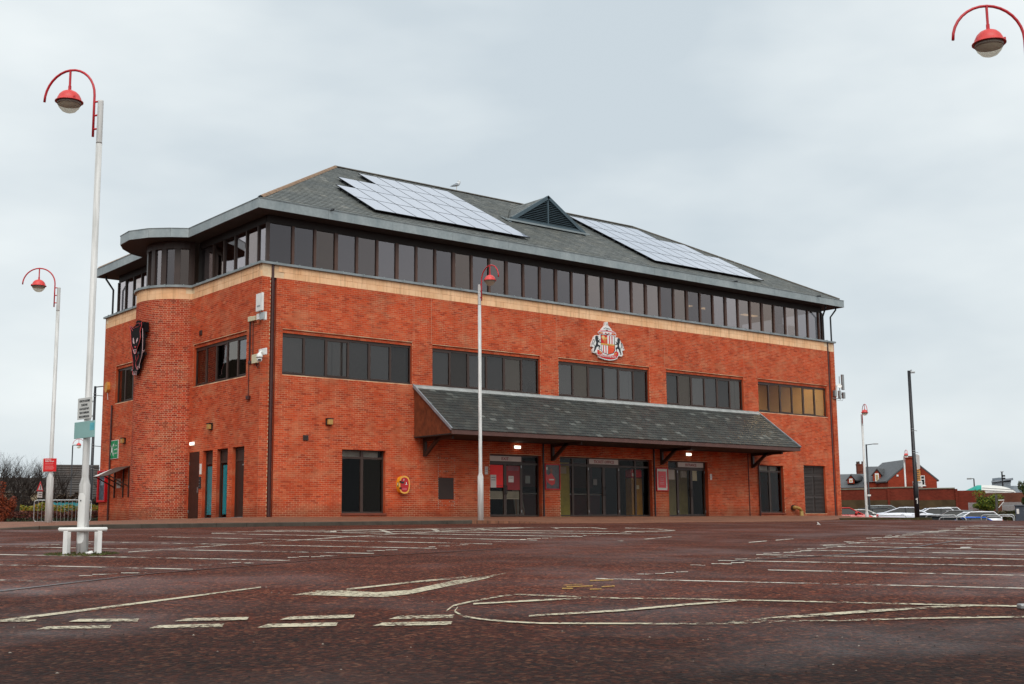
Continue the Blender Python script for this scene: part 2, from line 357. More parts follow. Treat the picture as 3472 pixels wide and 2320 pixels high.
# ------------------------------------------------------------------ ground
def asphalt():
    t = NT('red_asphalt')
    P = t.pos()
    fine = t.N('ShaderNodeTexVoronoi', {'Scale': 34.0, 'Vector': P}, feature='F1')
    stone_c = t.ramp(t.N('ShaderNodeSeparateColor', {0: fine.outputs['Color']}).outputs[0],
                     [(0, C('#110906')), (.3, C('#33160e')), (.5, C('#5e2a18')), (.68, C('#281710')), (.85, C('#6c3722')), (1, C('#8a6049'))])
    far = C('#4c2215')
    d = t.N('ShaderNodeCameraData').outputs['View Distance'] if False else None
    c = t.mix(.28, stone_c, far)
    clump = t.ramp(t.noise(13, 4, None, .8), [(.38, (.42, .40, .40)), (.6, (1.4, 1.32, 1.28))])
    c = t.mix(1, c, clump, 'MULTIPLY')
    big = t.ramp(t.noise(.16, 6, None, .6), [(.3, (.74, .76, .78)), (.7, (1.16, 1.12, 1.1))])
    c = t.mix(1, c, big, 'MULTIPLY')
    mid = t.ramp(t.noise(1.7, 5, None, .6), [(.3, (.84, .84, .85)), (.7, (1.13, 1.12, 1.12))])
    c = t.mix(1, c, mid, 'MULTIPLY')
    # asphalt turns darker on the viewer's side of the give-way dashes, paler beyond
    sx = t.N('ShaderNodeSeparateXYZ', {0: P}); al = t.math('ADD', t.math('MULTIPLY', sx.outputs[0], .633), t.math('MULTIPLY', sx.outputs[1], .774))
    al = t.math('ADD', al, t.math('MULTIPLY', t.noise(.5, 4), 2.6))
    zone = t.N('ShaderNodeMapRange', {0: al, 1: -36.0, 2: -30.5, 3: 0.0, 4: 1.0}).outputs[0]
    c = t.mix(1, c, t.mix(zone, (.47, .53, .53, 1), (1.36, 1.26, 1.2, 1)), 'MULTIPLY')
    # worn binder: greyer wheel tracks and patches
    grey = t.ramp(t.noise(.33, 5, None, .62), [(.5, (0, 0, 0)), (.7, (1, 1, 1))])
    c = t.mix(t.math('MULTIPLY', grey, .4), c, C('#40302c'))
    # oil drips, tyre tracks along the aisle, fine cracks
    oil = t.ramp(t.noise(2.3, 2, None, .4), [(.70, (1, 1, 1)), (.78, (.55, .56, .58))]); c = t.mix(1, c, oil, 'MULTIPLY')
    tv = t.N('ShaderNodeMapping', {'Vector': P, 'Rotation': (0, 0, R(-28.5)), 'Scale': (.12, 1.5, 1)}).outputs[0]
    c = t.mix(1, c, t.ramp(t.noise(1.0, 4, tv, .6), [(.36, (.80, .81, .82)), (.62, (1.12, 1.11, 1.1))]), 'MULTIPLY')
    wob = t.N('ShaderNodeTexNoise', {'Scale': 1.1, 'Detail': 4, 'Vector': P}).outputs['Color']
    vv = t.N('ShaderNodeVectorMath', {0: P, 1: t.N('ShaderNodeVectorMath', {0: wob, 3: .9}, operation='SCALE').outputs[0]}, operation='ADD').outputs[0]
    ed = t.N('ShaderNodeTexVoronoi', {'Scale': .23, 'Vector': vv}, feature='DISTANCE_TO_EDGE').outputs['Distance']
    crk = t.math('MULTIPLY', t.ramp(ed, [(0, (1, 1, 1)), (.0035, (0, 0, 0))]), t.ramp(t.noise(.3, 3), [(.5, (0, 0, 0)), (.6, (1, 1, 1))]))
    c = t.mix(t.math('MULTIPLY', crk, .75), c, C('#120c0a'))
    wet = t.ramp(t.noise(.42, 4, None, .55), [(.45, (1, 1, 1)), (.68, (0, 0, 0))])
    ro = t.N('ShaderNodeMapRange', {0: wet, 3: .45, 4: .84}).outputs[0]
    sp_ = t.N('ShaderNodeMapRange', {0: wet, 3: .36, 4: .18}).outputs[0]
    t.set(color=c, rough=ro, spec=sp_)
    hgt = t.math('ADD', t.math('MULTIPLY', fine.outputs['Distance'], -1.0), t.math('MULTIPLY', t.noise(24, 4), .6))
    t.bump(hgt, 1.0, .016)
    return t.m
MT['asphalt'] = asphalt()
def axis(lo, hi, dlo, dhi, step):
    a = []; x = dlo
    while x < dhi + 1e-6: a.append(x); x += step
    k = step; x = dhi
    while x < hi: k *= 1.35; x += k; a.append(min(x, hi))
    k = step; x = dlo
    while x > lo: k *= 1.35; x -= k; a.insert(0, max(x, lo))
    return a
gx = axis(-900, 1400, -34, 60, 1.0); gy = axis(-400, 1800, -56, 30, 1.0)
gv = [(x, y, ground(x, y)) for y in gy for x in gx]; nx = len(gx)
gf = [(j * nx + i, j * nx + i + 1, (j + 1) * nx + i + 1, (j + 1) * nx + i) for j in range(len(gy) - 1) for i in range(nx - 1)]
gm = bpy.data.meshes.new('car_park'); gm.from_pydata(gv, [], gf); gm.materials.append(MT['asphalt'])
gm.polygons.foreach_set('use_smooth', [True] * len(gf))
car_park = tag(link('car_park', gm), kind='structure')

# pavement round the building: kerbed on the left, flush on the right
def pavemat():
    t = NT('pavement_blocks')
    br = t.N('ShaderNodeTexBrick', {'Vector': t.pos(), 'Color1': C('#8a5e47'), 'Color2': C('#774f3c'), 'Mortar': C('#583c2e'), 'Scale': 1.0, 'Mortar Size': .006, 'Brick Width': .2, 'Row Height': .1, 'Mortar Smooth': .2})
    c = t.mix(1, br.outputs[0], t.ramp(t.noise(.5, 5, None, .6), [(.3, (.8, .79, .78)), (.7, (1.15, 1.14, 1.13))]), 'MULTIPLY')
    c = t.mix(1, c, t.ramp(t.noise(14, 4), [(.3, (.85, .85, .85)), (.7, (1.12, 1.12, 1.12))]), 'MULTIPLY')
    t.set(color=c, rough=.75, spec=.3); t.bump(t.noise(60, 3), .3, .006); return t.m
MT['paving'] = pavemat()
KL = [(-11.2, 14), (-10.9, 2), (-10.7, -2.5), (-10.2, -4.1), (-9.2, -4.85), (-7.5, -5.0), (-4, -5.0), (0, -5.05), (3.5, -5.05), (5.6, -5.15), (7.4, -5.6), (9, -6.6),
      (11, -7.4), (14, -7.6), (18, -8.5), (20.5, -8.6), (22.3, -7.5), (24.2, -7.0), (28.5, -8.7), (29.0, -8.1), (28.9, -4.2), (34.3, -.25), (34.8, 16), (30, 24), (-6, 24)]
def dense(pts, step, closed=True):
    o = []
    for i in range(len(pts) - (0 if closed else 1)):
        a = Vector(pts[i]); b = Vector(pts[(i + 1) % len(pts)]); n = max(1, int((b - a).length / step))
        for k in range(n): o.append(a.lerp(b, k / n))
    if not closed: o.append(Vector(pts[-1]))
    return o
loop = dense(KL, .8)
def inbuild(x, y): return -.05 < x < 34.05 and -.05 < y < 15.05
bm = bmesh.new()
rings = []
cen = Vector((13, 6))
for k in range(0, 15):
    fr = k / 14.0
    ring = []
    for p in loop:
        # shrink towards the building outline
        q = Vector((min(max(p.x, .3), 33.7), min(max(p.y, .3), 14.7)))
        r = p.lerp(q, fr)
        ring.append(bm.verts.new((r.x, r.y, pave(r.x, r.y))))
    rings.append(ring)
n = len(loop)
for k in range(14):
    for i in range(n):
        try: bm.faces.new((rings[k][i], rings[k][(i + 1) % n], rings[k + 1][(i + 1) % n], rings[k + 1][i]))
        except ValueError: pass
# outer skirt down to the road
low = [bm.verts.new((p.x, p.y, ground(p.x, p.y) - .25)) for p in loop]
for i in range(n):
    bm.faces.new((low[i], low[(i + 1) % n], rings[0][(i + 1) % n], rings[0][i]))
bmesh.ops.remove_doubles(bm, verts=bm.verts, dist=1e-4)
bmesh.ops.recalc_face_normals(bm, faces=bm.faces)
pm = bpy.data.meshes.new('pavement'); bm.to_mesh(pm); bm.free(); pm.materials.append(MT['paving'])
pavement = tag(link('pavement', pm), kind='structure')
MT['kerb'] = M('kerb_stone', '#4b443c', .8, 0, .25, 3, .3, .3, 40)
kl = dense([p for p in KL[1:10]], .915, False)
for i in range(len(kl) - 1):
    a, b = kl[i], kl[i + 1]; d = (b - a); L = d.length; d.normalize(); nrm = Vector((d.y, -d.x))  # outward
    if nrm.dot(a - cen) < 0: nrm = -nrm
    za = pave(a.x, a.y) + .006; zb = pave(b.x, b.y) + .006
    a2 = a + d * .006; b2 = b - d * .006
    mb = MB()
    o0, o1 = nrm * .045, nrm * -.08
    ch = .018
    def P(p, o, z): return (p.x + o.x, p.y + o.y, z)
    A = [P(a2, o0, za - .3), P(a2, o0, za - ch), P(a2, o0 * .6, za), P(a2, o1, za), P(a2, o1, za - .3)]
    B = [P(b2, o0, zb - .3), P(b2, o0, zb - ch), P(b2, o0 * .6, zb), P(b2, o1, zb), P(b2, o1, zb - .3)]
    mb.add(A + B, [(0, 1, 6, 5), (1, 2, 7, 6), (2, 3, 8, 7), (3, 4, 9, 8), (4, 3, 2, 1, 0), (5, 6, 7, 8, 9)])
    fixn(mb.obj('kerb_stone', MT['kerb'], pavement))
# mossy upstand edging on the right
kr = dense(KL[17:20], .915, False)
MT['mosskerb'] = M('mossy_kerb', '#3f3a22', .9, 0, .35, 5, .2, .4, 40)
for i in range(len(kr) - 1):
    a, b = kr[i], kr[i + 1]; d = (b - a).normalized(); nrm = Vector((d.y, -d.x))
    za = pave(a.x, a.y); zb = pave(b.x, b.y); a2 = a + d * .006; b2 = b - d * .006
    mb = MB(); o0, o1 = nrm * .05, nrm * -.08
    A = [P(a2, o0, za - .3), P(a2, o0, za + .02), P(a2, o1, za + .03), P(a2, o1, za - .3)]; B = [P(b2, o0, zb - .3), P(b2, o0, zb + .02), P(b2, o1, zb + .03), P(b2, o1, zb - .3)]
    mb.add(A + B, [(0, 1, 5, 4), (1, 2, 6, 5), (2, 3, 7, 6), (3, 2, 1, 0), (4, 5, 6, 7)])
    fixn(mb.obj('edging_stone', MT['mosskerb'], pavement))

# ------------------------------------------------------------------ painted markings (children of the car park)
def paintmat(name, c, lo, hi, scale=9):
    t = NT(name)
    t.set(color=t.ramp(t.noise(3, 4), [(.3, tuple(x * .82 for x in c[:3])), (.7, c)]), rough=.6, spec=.4)
    a = t.ramp(t.math('ADD', t.math('MULTIPLY', t.noise(scale, 5, None, .7), .6), t.math('MULTIPLY', t.noise(.9, 3), .4)), [(lo, (0, 0, 0)), (hi, (1, 1, 1))])
    tr = t.N('ShaderNodeBsdfTransparent'); mm = t.N('ShaderNodeMixShader', {0: a, 1: tr.outputs[0], 2: t.b.outputs[0]}); t.l.new(mm.outputs[0], t.o.inputs[0]); return t.m
MT['paint'] = paintmat('worn_road_paint', C('#cdc2a6'), .44, .52, 22)
MT['paint2'] = paintmat('thin_bay_paint', C('#cfc7b8'), .445, .53, 8)
MT['paint3'] = paintmat('faded_yellow_paint', C('#b98c3a'), .46, .54, 30)
MT['paint4'] = paintmat('broken_island_paint', C('#cdc2a6'), .448, .515, 14)
LIFT = [0.004]
def poly_px(name, pts, mt):
    LIFT[0] = .004 + (LIFT[0] - .004 + .0006) % .006
    W = [onG(x, y) for x, y in pts]
    mb = MB(); mb.add([(p.x, p.y, ground(p.x, p.y) + LIFT[0]) for p in W], [tuple(range(len(W)))])
    o = mb.obj(name, mt, car_park); bmx = bmesh.new(); bmx.from_mesh(o.data); bmesh.ops.triangulate(bmx, faces=bmx.faces)
    for f in bmx.faces:
        if f.normal.z < 0: f.normal_flip()
    bmx.to_mesh(o.data); bmx.free(); return o
def strip_px(name, pts, th, mt):
    """line through photo pixels; th = apparent thickness in pixels (one value or one per point)"""
    LIFT[0] = .004 + (LIFT[0] - .004 + .0006) % .006
    if name.startswith('island'): th = [t_ * .68 for t_ in th]
    if mt is MT['paint2']: th = [t_ * .62 for t_ in th] if isinstance(th, list) else th * .62
    pp = []
    for i in range(len(pts) - 1):
        for k in range(6): 
            u = k / 6.0; t0 = th[i] if isinstance(th, list) else th; t1 = th[i + 1] if isinstance(th, list) else th
            pp.append((pts[i][0] + (pts[i + 1][0] - pts[i][0]) * u, pts[i][1] + (pts[i + 1][1] - pts[i][1]) * u, t0 + (t1 - t0) * u))
    pp.append((*pts[-1], th[-1] if isinstance(th, list) else th))
    V = []; F = []
    for x, y, t in pp:
        for s_ in (-.5, .5):
            q = onG(x, y + s_ * t); V.append((q.x, q.y, ground(q.x, q.y) + LIFT[0]))
    for i in range(len(pp) - 1): F.append((2 * i, 2 * i + 1, 2 * i + 3, 2 * i + 2))
    o = MB().add(V, F).obj(name, mt, car_park)
    for p in o.data.polygons:
        if p.normal.z < 0: p.flip()
    return o
# bays on the left
for a, b, th in [((198, 1974), (-60, 1966), 4.5), ((655, 1932), (-60, 1915), 4), ((984, 1902), (-60, 1880.5), 3.6), ((1268, 1878), (-60, 1853.5), 3.2), ((1481, 1861), (297, 1838), 2.8),
                 ((1669, 1846), (514, 1821), 2.6), ((1822, 1833), (717, 1810), 2.4), ((1975, 1821), (904, 1803), 2.2), ((2141, 1811.5), (1160, 1802), 2.1), ((2230, 1805), (1300, 1797), 2)]:
    strip_px('bay_line', [a, b], th, MT['paint2'])
strip_px('aisle_line', [(435, 1873), (800, 1847), (1160, 1822), (1480, 1803.5), (1780, 1790)], [3, 3.2, 3, 2.8, 2.4], MT['paint2'])
strip_px('aisle_line', [(860, 1799), (1160, 1799), (1480, 1793.5), (1790, 1789.5), (2000, 1790)], [2.4, 2.4, 2.3, 2.2, 2], MT['paint2'])
strip_px('end_loop', [(2120, 1791), (2220, 1794), (2290, 1799.5), (2250, 1801.5), (2120, 1803)], [2.4, 2.6, 3, 2.2, 1.8], MT['paint2'])
strip_px('aisle_line', [(720, 1807), (905, 1802), (1130, 1803)], 2, MT['paint2'])
for q in ([(1284, 1798), (1302, 1797.5), (1334, 1809.5), (1318, 1810)], [(1461, 1795.5), (1480, 1795), (1497, 1805), (1482, 1806)], [(1616, 1793), (1634, 1792.5), (1652, 1798), (1640, 1798.5)],
          [(1870, 1790), (1884, 1789.5), (1898, 1793), (1886, 1793.5)], [(1993, 1790), (2010, 1789.5), (2062, 1794.5), (2046, 1795)], [(1120, 1802), (1139, 1801.5), (1142, 1806), (1118, 1806.5)]):
    poly_px('bay_tick', q, MT['paint2'])
# worn bay numbers: short broken strokes
def strokes(cx, cy, wd, n, slope, th):
    for k in range(n):
        x0 = cx - wd / 2 + wd * k / n + random.uniform(0, wd * .08); ln = wd / n * random.uniform(.7, 1.25)
        y0 = cy + slope * (x0 - cx) + random.uniform(-3, 3) * wd / 300
        strip_px('bay_number_stroke', [(x0, y0), (x0 + ln, y0 - .01 * ln)], th, MT['paint2'])
for cx, cy, wd, th in [(373, 1947, 228, 4), (765, 1913, 185, 3.4), (1058, 1888, 180, 3), (1290, 1868.5, 100, 2.6), (1518, 1851.5, 130, 2.5), (1674, 1837.5, 85, 2.3), (1820, 1827, 120, 2.2), (1990, 1816, 120, 2), (2110, 1808, 130, 1.9), (190, 1848, 190, 2.6)]:
    strokes(cx, cy, wd, 5, -.04, th)
# bays on the right
for a, b, th in [((2020, 1963), (3490, 1996.5), 4.6), ((2604, 1934), (3490, 1953), 4), ((2433, 1901.6), (3490, 1921.3), 3.6), ((2564, 1882), (3490, 1898.3), 3.1), ((2692, 1866), (3490, 1882.3), 2.8), ((2790, 1852), (3490, 1866.5), 2.5),
                 ((2870, 1840), (3490, 1853), 2.3), ((2940, 1830), (3490, 1842), 2.1), ((3000, 1822), (3490, 1832), 2), ((3060, 1814), (3490, 1823), 1.9), ((3120, 1806), (3490, 1814), 1.8), ((3180, 1798.5), (3490, 1805), 1.7), ((3240, 1791), (3490, 1796.5), 1.6), ((3300, 1784), (3490, 1788), 1.5)]:
    strip_px('bay_line', [a, b], th, MT['paint2'])
for cx, cy, wd, th in [(2420, 1915, 180, 3.4), (2570, 1893, 170, 3), (2660, 1874, 160, 2.7), (2780, 1859, 170, 2.5), (2850, 1846, 160, 2.3), (2930, 1834, 150, 2.2), (3000, 1824, 150, 2.1), (3070, 1815, 140, 2), (3130, 1807, 130, 1.9), (3190, 1800, 130, 1.8), (3250, 1792, 120, 1.7), (3310, 1784, 110, 1.6), (2230, 1946, 170, 3.2)]:
    strokes(cx, cy, wd, 5, -.05, th)
strip_px('dash_mark', [(2539, 1841), (2600, 1836)], 3.4, MT['paint2']); strip_px('dash_mark', [(2630, 1832.5), (2690, 1828)], 3, MT['paint2'])
strip_px('dash_mark', [(2094, 1835), (2115, 1835)], 2.4, MT['paint2']); strip_px('dash_mark', [(2184, 1829.5), (2277, 1821)], 3, MT['paint2'])
# near lines, arrow, give-way dashes, hatched island
strip_px('edge_line', [(-40, 2112), (250, 2076), (560, 2036), (885, 1993)], [8.5, 7, 5.5, 3.6], MT['paint'])
poly_px('merge_arrow', [(986, 2020), (1080, 2004), (1160, 2004), (1275, 2011), (1390, 2003), (1530, 1972), (1717, 1944.5), (1640, 1966), (1530, 1988), (1390, 2017), (1300, 2027), (1200, 2025), (1080, 2021)], MT['paint'])
strip_px('merge_arrow_edge', [(1175, 2001), (1400, 1976), (1600, 1957)], [5, 5, 6], MT['paint'])
for x0, y0, x1, y1, h in [(-20, 2112, 118, 2111, 7), (232, 2112, 466, 2111, 9), (592, 2111, 838, 2106, 10), (948, 2106, 1198, 2099, 11), (1318, 2101, 1535, 2097, 11),
                          (122, 2137, 372, 2132, 10), (502, 2134, 754, 2128, 11), (872, 2131, 1140, 2125, 12), (1262, 2126, 1528, 2122, 12)]:
    poly_px('give_way_dash', [(x0, y0), (x1, y1), (x1 + 6, y1 - h), (x0 + 36, y0 - h)], MT['paint'])
strip_px('island_edge', [(1514, 2074), (1536, 2057), (1590, 2044), (1704, 2023), (1753, 2018), (1901, 2024), (2100, 2031), (2312, 2032.6), (2640, 2040), (3100, 2051), (3330, 2056), (3480, 2058.5)], [7, 7, 7, 6.5, 6, 5.5, 5, 5, 5, 6, 7, 7], MT['paint4'])
strip_px('island_edge', [(1552, 2062), (1541, 2076), (1570, 2093), (1634, 2103), (1718, 2111), (1832, 2117), (2320, 2118.5), (2480, 2117), (2658, 2110.5), (2856, 2107), (3202, 2098), (3490, 2095)], [5, 9, 8, 7, 7, 7, 7, 8, 8, 7, 7, 7], MT['paint4'])
strip_px('island_hatch', [(1605, 2051), (1852, 2037), (1970, 2032)], [7, 8, 5], MT['paint4'])
strip_px('island_hatch', [(1793, 2092), (2099, 2074), (2320, 2054), (2500, 2040)], [8, 9, 9, 7], MT['paint4'])
strip_px('island_hatch', [(2470, 2115), (2580, 2106), (2707, 2094), (2954, 2076), (3202, 2060.5), (3330, 2057)], [10, 17, 13, 12, 9, 6], MT['paint4'])
for a, b in [((1910, 1986), (1975, 1982)), ((1921, 1991), (2010, 1988)), ((1906, 1997), (1943, 1997)), ((2000, 2000), (2040, 1999)), ((2000, 1971), (2080, 1968)), ((2040, 1992), (2085, 1989))]:
    strip_px('yellow_mark', [a, b], 3.4, MT['paint3'])
# tar seam and patch repairs in the surface
MT['tar'] = M('tar_seam', '#1c1412', .35, 0, .2, 6)
strip_px('tar_seam', [(2480, 1905), (2880, 1880), (3100, 1856), (3330, 1822)], [1.8, 1.6, 1.4, 1.0], MT['tar'])
strip_px('tar_seam', [(-30, 2010), (500, 1948), (1150, 1893), (1700, 1862)], [2.4, 1.8, 1.4, 1.0], MT['tar'])
# scattered grit, leaf crumbs and gravel on the asphalt
mb = MB()
for k in range(520):
    px = random.uniform(-20, 3492); py = 1800 + (random.random() ** 1.3) * 500
    p = onG(px, py); s_ = random.uniform(.004, .012); z = ground(p.x, p.y) + .002
    a = random.uniform(0, 6.28)
    V = [(p.x + s_ * random.uniform(.6, 1.2) * math.cos(a + t), p.y + s_ * random.uniform(.6, 1.2) * math.sin(a + t), z) for t in (0, 1.6, 3.1, 4.7)] + [(p.x, p.y, z + s_ * random.uniform(.3, .8))]
    mb.add(V, [(0, 1, 4), (1, 2, 4), (2, 3, 4), (3, 0, 4)], random.choice([0, 0, 0, 0, 0, 0, 1]))
tag(mb.obj('leaf_litter', [M('dark_crumb', '#1d1512', .9), M('pale_grit', '#8d8378', .8)]), 'dark leaf crumbs and grit strewn over the red asphalt', 'litter', kind='stuff')

# ================================================================== the building
bld = thing('office_building', 'long red brick office building with slate hipped roof and canopied ticket hall', 'building')
SET = .42            # set-back of the top storey glazing
HB = 8.7; LT = 9.26; LEN = 34.0; DEP = 15.0
TC = Vector((.35, 7.63)); TR = 1.79
# openings: u0, u1, z0, z1
FW = [(0.88, 6.62), (7.60, 13.25), (14.30, 19.88), (21.0, 26.5), (27.6, 33.2)]
F_OPEN = [(a, b, 5.16, 6.83) for a, b in FW] + [(3.46, 5.40, .10, 2.54), (10.48, 13.27, -.1, 2.56), (14.30, 19.90, -.1, 2.56), (20.96, 23.66, -.1, 2.56), (27.47, 29.32, .13, 2.54), (30.95, 32.75, .13, 2.59)]
F_SLOT = [(.36, .60, -.1, HB), (33.40, 33.64, -.1, HB)]
L_WIN = [(1.11, 5.6), (10.2, 13.58)]
L_DOOR = [(4.81, 5.75), (3.66, 4.52), (2.41, 3.31), (1.10, 2.05)]
L_OPEN = [(a, b, 5.16, 6.83) for a, b in L_WIN] + [(a, b, -.1, 2.58) for a, b in L_DOOR]
L_TOW = [(5.97, 9.29, -.1, HB)]
def brick_rows(U, Z0, Z1, holes, course=.075, unit=.225, u_start=0.0, flemish=False):
    out = []; i = 0; z = Z0
    while z + .02 < Z1:
        z1 = min(z + course - .01, Z1); zm = (z + z1) / 2
        cuts = sorted((a, b) for a, b, c, d in holes if c < zm < d)
        iv = []; u = u_start
        for a, b in cuts:
            if a > u: iv.append((u, a))
            u = max(u, b)
        if u < U: iv.append((u, U))
        for a, b in iv:
            if flemish:
                x = -((i % 2) * .1675) - .4; k = 0
                while x < b:
                    ln = .215 if k % 2 == 0 else .1025
                    p, q = max(x, a + .003), min(x + ln, b - .003)
                    if q - p > .03: out.append((p, q, z, z1))
                    x += ln + .01; k += 1
            else:
                x = math.floor(a / unit) * unit - unit + (i % 2) * unit / 2
                while x < b:
                    p, q = max(x, a + .003), min(x + unit - .01, b - .003)
                    if q - p > .03: out.append((p, q, z, z1))
                    x += unit
        z += course; i += 1
    return out
def wall_cells(U0, U1, Z0, Z1, holes):
    us = sorted({U0, U1} | {min(max(v, U0), U1) for h in holes for v in h[:2]}); zs = sorted({Z0, Z1} | {min(max(v, Z0), Z1) for h in holes for v in h[2:]})
    for a, b in zip(us, us[1:]):
        for c, d in zip(zs, zs[1:]):
            mu, mz = (a + b) / 2, (c + d) / 2
            if not any(h[0] < mu < h[1] and h[2] < mz < h[3] for h in holes): yield a, b, c, d
ZB = -.12
fp = lambda u, d, z: (u, d, z)             # front: d = depth into the wall
lp = lambda u, d, z: (d, u, z)             # left wall
def brick_box(mb, pt, u0, u1, z0, z1, d0, d1):
    mb.add([pt(u0, d1, z0), pt(u1, d1, z0), pt(u1, d1, z1), pt(u0, d1, z1), pt(u0, d0, z0), pt(u1, d0, z0), pt(u1, d0, z1), pt(u0, d0, z1)],
           [(4, 5, 6, 7), (0, 1, 5, 4), (1, 2, 6, 5), (2, 3, 7, 6), (3, 0, 4, 7)])
def reveals(mb, pt, holes, d0, d1, ext=.0):
    for a, b, c, d in holes:
        mb.quad(pt(a, d0, c), pt(a, d0, d), pt(a, d1, d), pt(a, d1, c)); mb.quad(pt(b, d0, c), pt(b, d1, c), pt(b, d1, d), pt(b, d0, d))
        mb.quad(pt(a, d0, d), pt(b, d0, d), pt(b, d1, d), pt(a, d1, d)); mb.quad(pt(a, d0, c), pt(a, d1, c), pt(b, d1, c), pt(b, d0, c))
cand = []
def build_wall(pt, U, holes, slots, ustart, side):
    mb = MB()
    for a, b, c, d in wall_cells(0 if side == 'F' else .009, U, ZB, HB, holes + slots):
        mb.quad(pt(a, .005, c), pt(b, .005, c), pt(b, .005, d), pt(a, .005, d))
    wall = mb.obj('wall', MT['mortar'], bld)
    for hh_, dd_ in [(q_, .26) for q_ in holes] + [(q_, .1) for q_ in slots if q_[1] - q_[0] < 1]:
        rv = MB(); reveals(rv, pt, [hh_], .005, dd_); rv.obj('reveal', MT['brick'], wall)
    bricks = brick_rows(U, ZB + .005, HB, holes + slots, u_start=ustart)
    for k in bricks:
        cand.append((side, wall, pt, k))
    return wall
wallF = build_wall(fp, LEN, F_OPEN, F_SLOT, 0.0, 'F')
wallL = build_wall(lp, DEP, L_OPEN, L_TOW, .024, 'L')
def cdist(c):
    side, wl_, pt, (a, b, z0, z1) = c
    full = abs((b - a) - .215) < .002 and abs((z1 - z0) - .065) < .002
    return (Vector(pt((a + b) / 2, 0, (z0 + z1) / 2)) - CAM).length if full and z0 > .02 else 1e9
cand.sort(key=cdist)
ub = MB(); brick_box(ub, lambda u, d, z: (u, d, z), -.1075, .1075, -.0325, .0325, 0, .02); ubm = ub.mesh('brick', MT['brick'])
ub = MB(); brick_box(ub, lambda u, d, z: (d, u, z), -.1075, .1075, -.0325, .0325, 0, .02); ubl = ub.mesh('brick', MT['brick'])
for side, wl_, pt, (a, b, z0, z1) in cand[:300]:
    link('brick', ubm if side == 'F' else ubl, wl_, pt((a + b) / 2, random.uniform(-.0015, .0015), (z0 + z1) / 2))
rest = {'F': MB(), 'L': MB()}
for side, wl_, pt, (a, b, z0, z1) in cand[300:]:
    e_ = random.uniform(-.0015, .0015)
    brick_box(rest[side], pt, a, b, z0, z1, e_, .02)
tag(rest['F'].obj('brickwork', MT['brick'], wallF), kind='stuff'); tag(rest['L'].obj('brickwork', MT['brick'], wallL), kind='stuff')
# recessed slots for the downpipes, recessed soldier bands above the first-floor windows
for nm, pt, lst, d, wl_ in (('slot_brickwork', fp, [(a, b, ZB, HB) for a, b, *_ in F_SLOT], .10, wallF), ('window_head_brickwork', fp, [(a, b, 6.70, 6.83) for a, b in FW], .06, wallF), ('window_head_brickwork', lp, [(a, b, 6.70, 6.83) for a, b in L_WIN], .06, wallL)):
    bmn = MB(); mm_ = MB()
    for a, b, c, e_ in lst:
        mm_.quad(pt(a, d + .008, c), pt(b, d + .008, c), pt(b, d + .008, e_), pt(a, d + .008, e_))
        mm_.quad(pt(a, d + .008, c), pt(b, d + .008, c), pt(b, d + .16, c), pt(a, d + .16, c))
        for p, q, z0, z1 in brick_rows(b - .002, c + .004, e_ - .004, [], u_start=a + .002):
            if q <= b: brick_box(bmn, pt, p, q, z0, z1, d, d + .02)
    mo = mm_.obj('backing', MT['mortar'], wl_); tag(bmn.obj(nm, MT['brick'], wl_), kind='stuff')
for x in (6.70, 7.55, 13.33, 14.22, 19.95, 20.92, 26.58, 27.53): MB().box(x - .007, -.003, 6.86, x + .007, .004, HB).obj('movement_joint', M('joint_sealant', '#c08a6c', .8) if 'joint_sealant' not in bpy.data.materials else bpy.data.materials['joint_sealant'], wallF)
# hidden sides
MT['plainbrick'] = brickmat('plain_brick', RED, C('#a5694d'))
mb = MB(); mb.quad((LEN, 0, ZB), (LEN, DEP, ZB), (LEN, DEP, LT), (LEN, 0, LT)); mb.quad((LEN, DEP, ZB), (0, DEP, ZB), (0, DEP, LT), (LEN, DEP, LT)); mb.obj('rear_wall', MT['plainbrick'], bld)
# ---- round stair tower
def tp(th, r): return Vector((TC.x - r * math.cos(th), TC.y + r * math.sin(th)))
THJ = math.acos(.35 / TR)
def arc_box(mb, t0, t1, r0, r1, z0, z1, seg=1):
    V = []; F = []
    for k in range(seg + 1):
        t = t0 + (t1 - t0) * k / seg
        for r in (r0, r1):
            p = tp(t, r)
            for z in (z0, z1): V.append((p.x, p.y, z))
    for k in range(seg):
        o = 4 * k; n_ = o + 4
        F += [(o + 2, o + 3, n_ + 3, n_ + 2), (o + 1, n_ + 1, n_ + 3, o + 3), (o, o + 2, n_ + 2, n_), (o, n_, n_ + 1, o + 1)]
    F += [(0, 1, 3, 2), (4 * seg, 4 * seg + 2, 4 * seg + 3, 4 * seg + 1)]
    mb.add(V, F)
tower = MB(); arc_box(tower, -THJ - .02, THJ + .02, TR - .25, TR - .006, ZB, HB, 40); tower = fixn(tower.obj('stair_tower', MT['towermortar'], bld))
mb = MB()
ARC = 2 * THJ * TR
for a, b, z0, z1 in brick_rows(ARC, ZB + .005, HB, [], flemish=True):
    arc_box(mb, -THJ + a / TR, -THJ + b / TR, TR - .02, TR + random.uniform(-.0015, .0015), z0, z1)
tag(fixn(mb.obj('brickwork', MT['towerbrick'], tower)), kind='stuff')
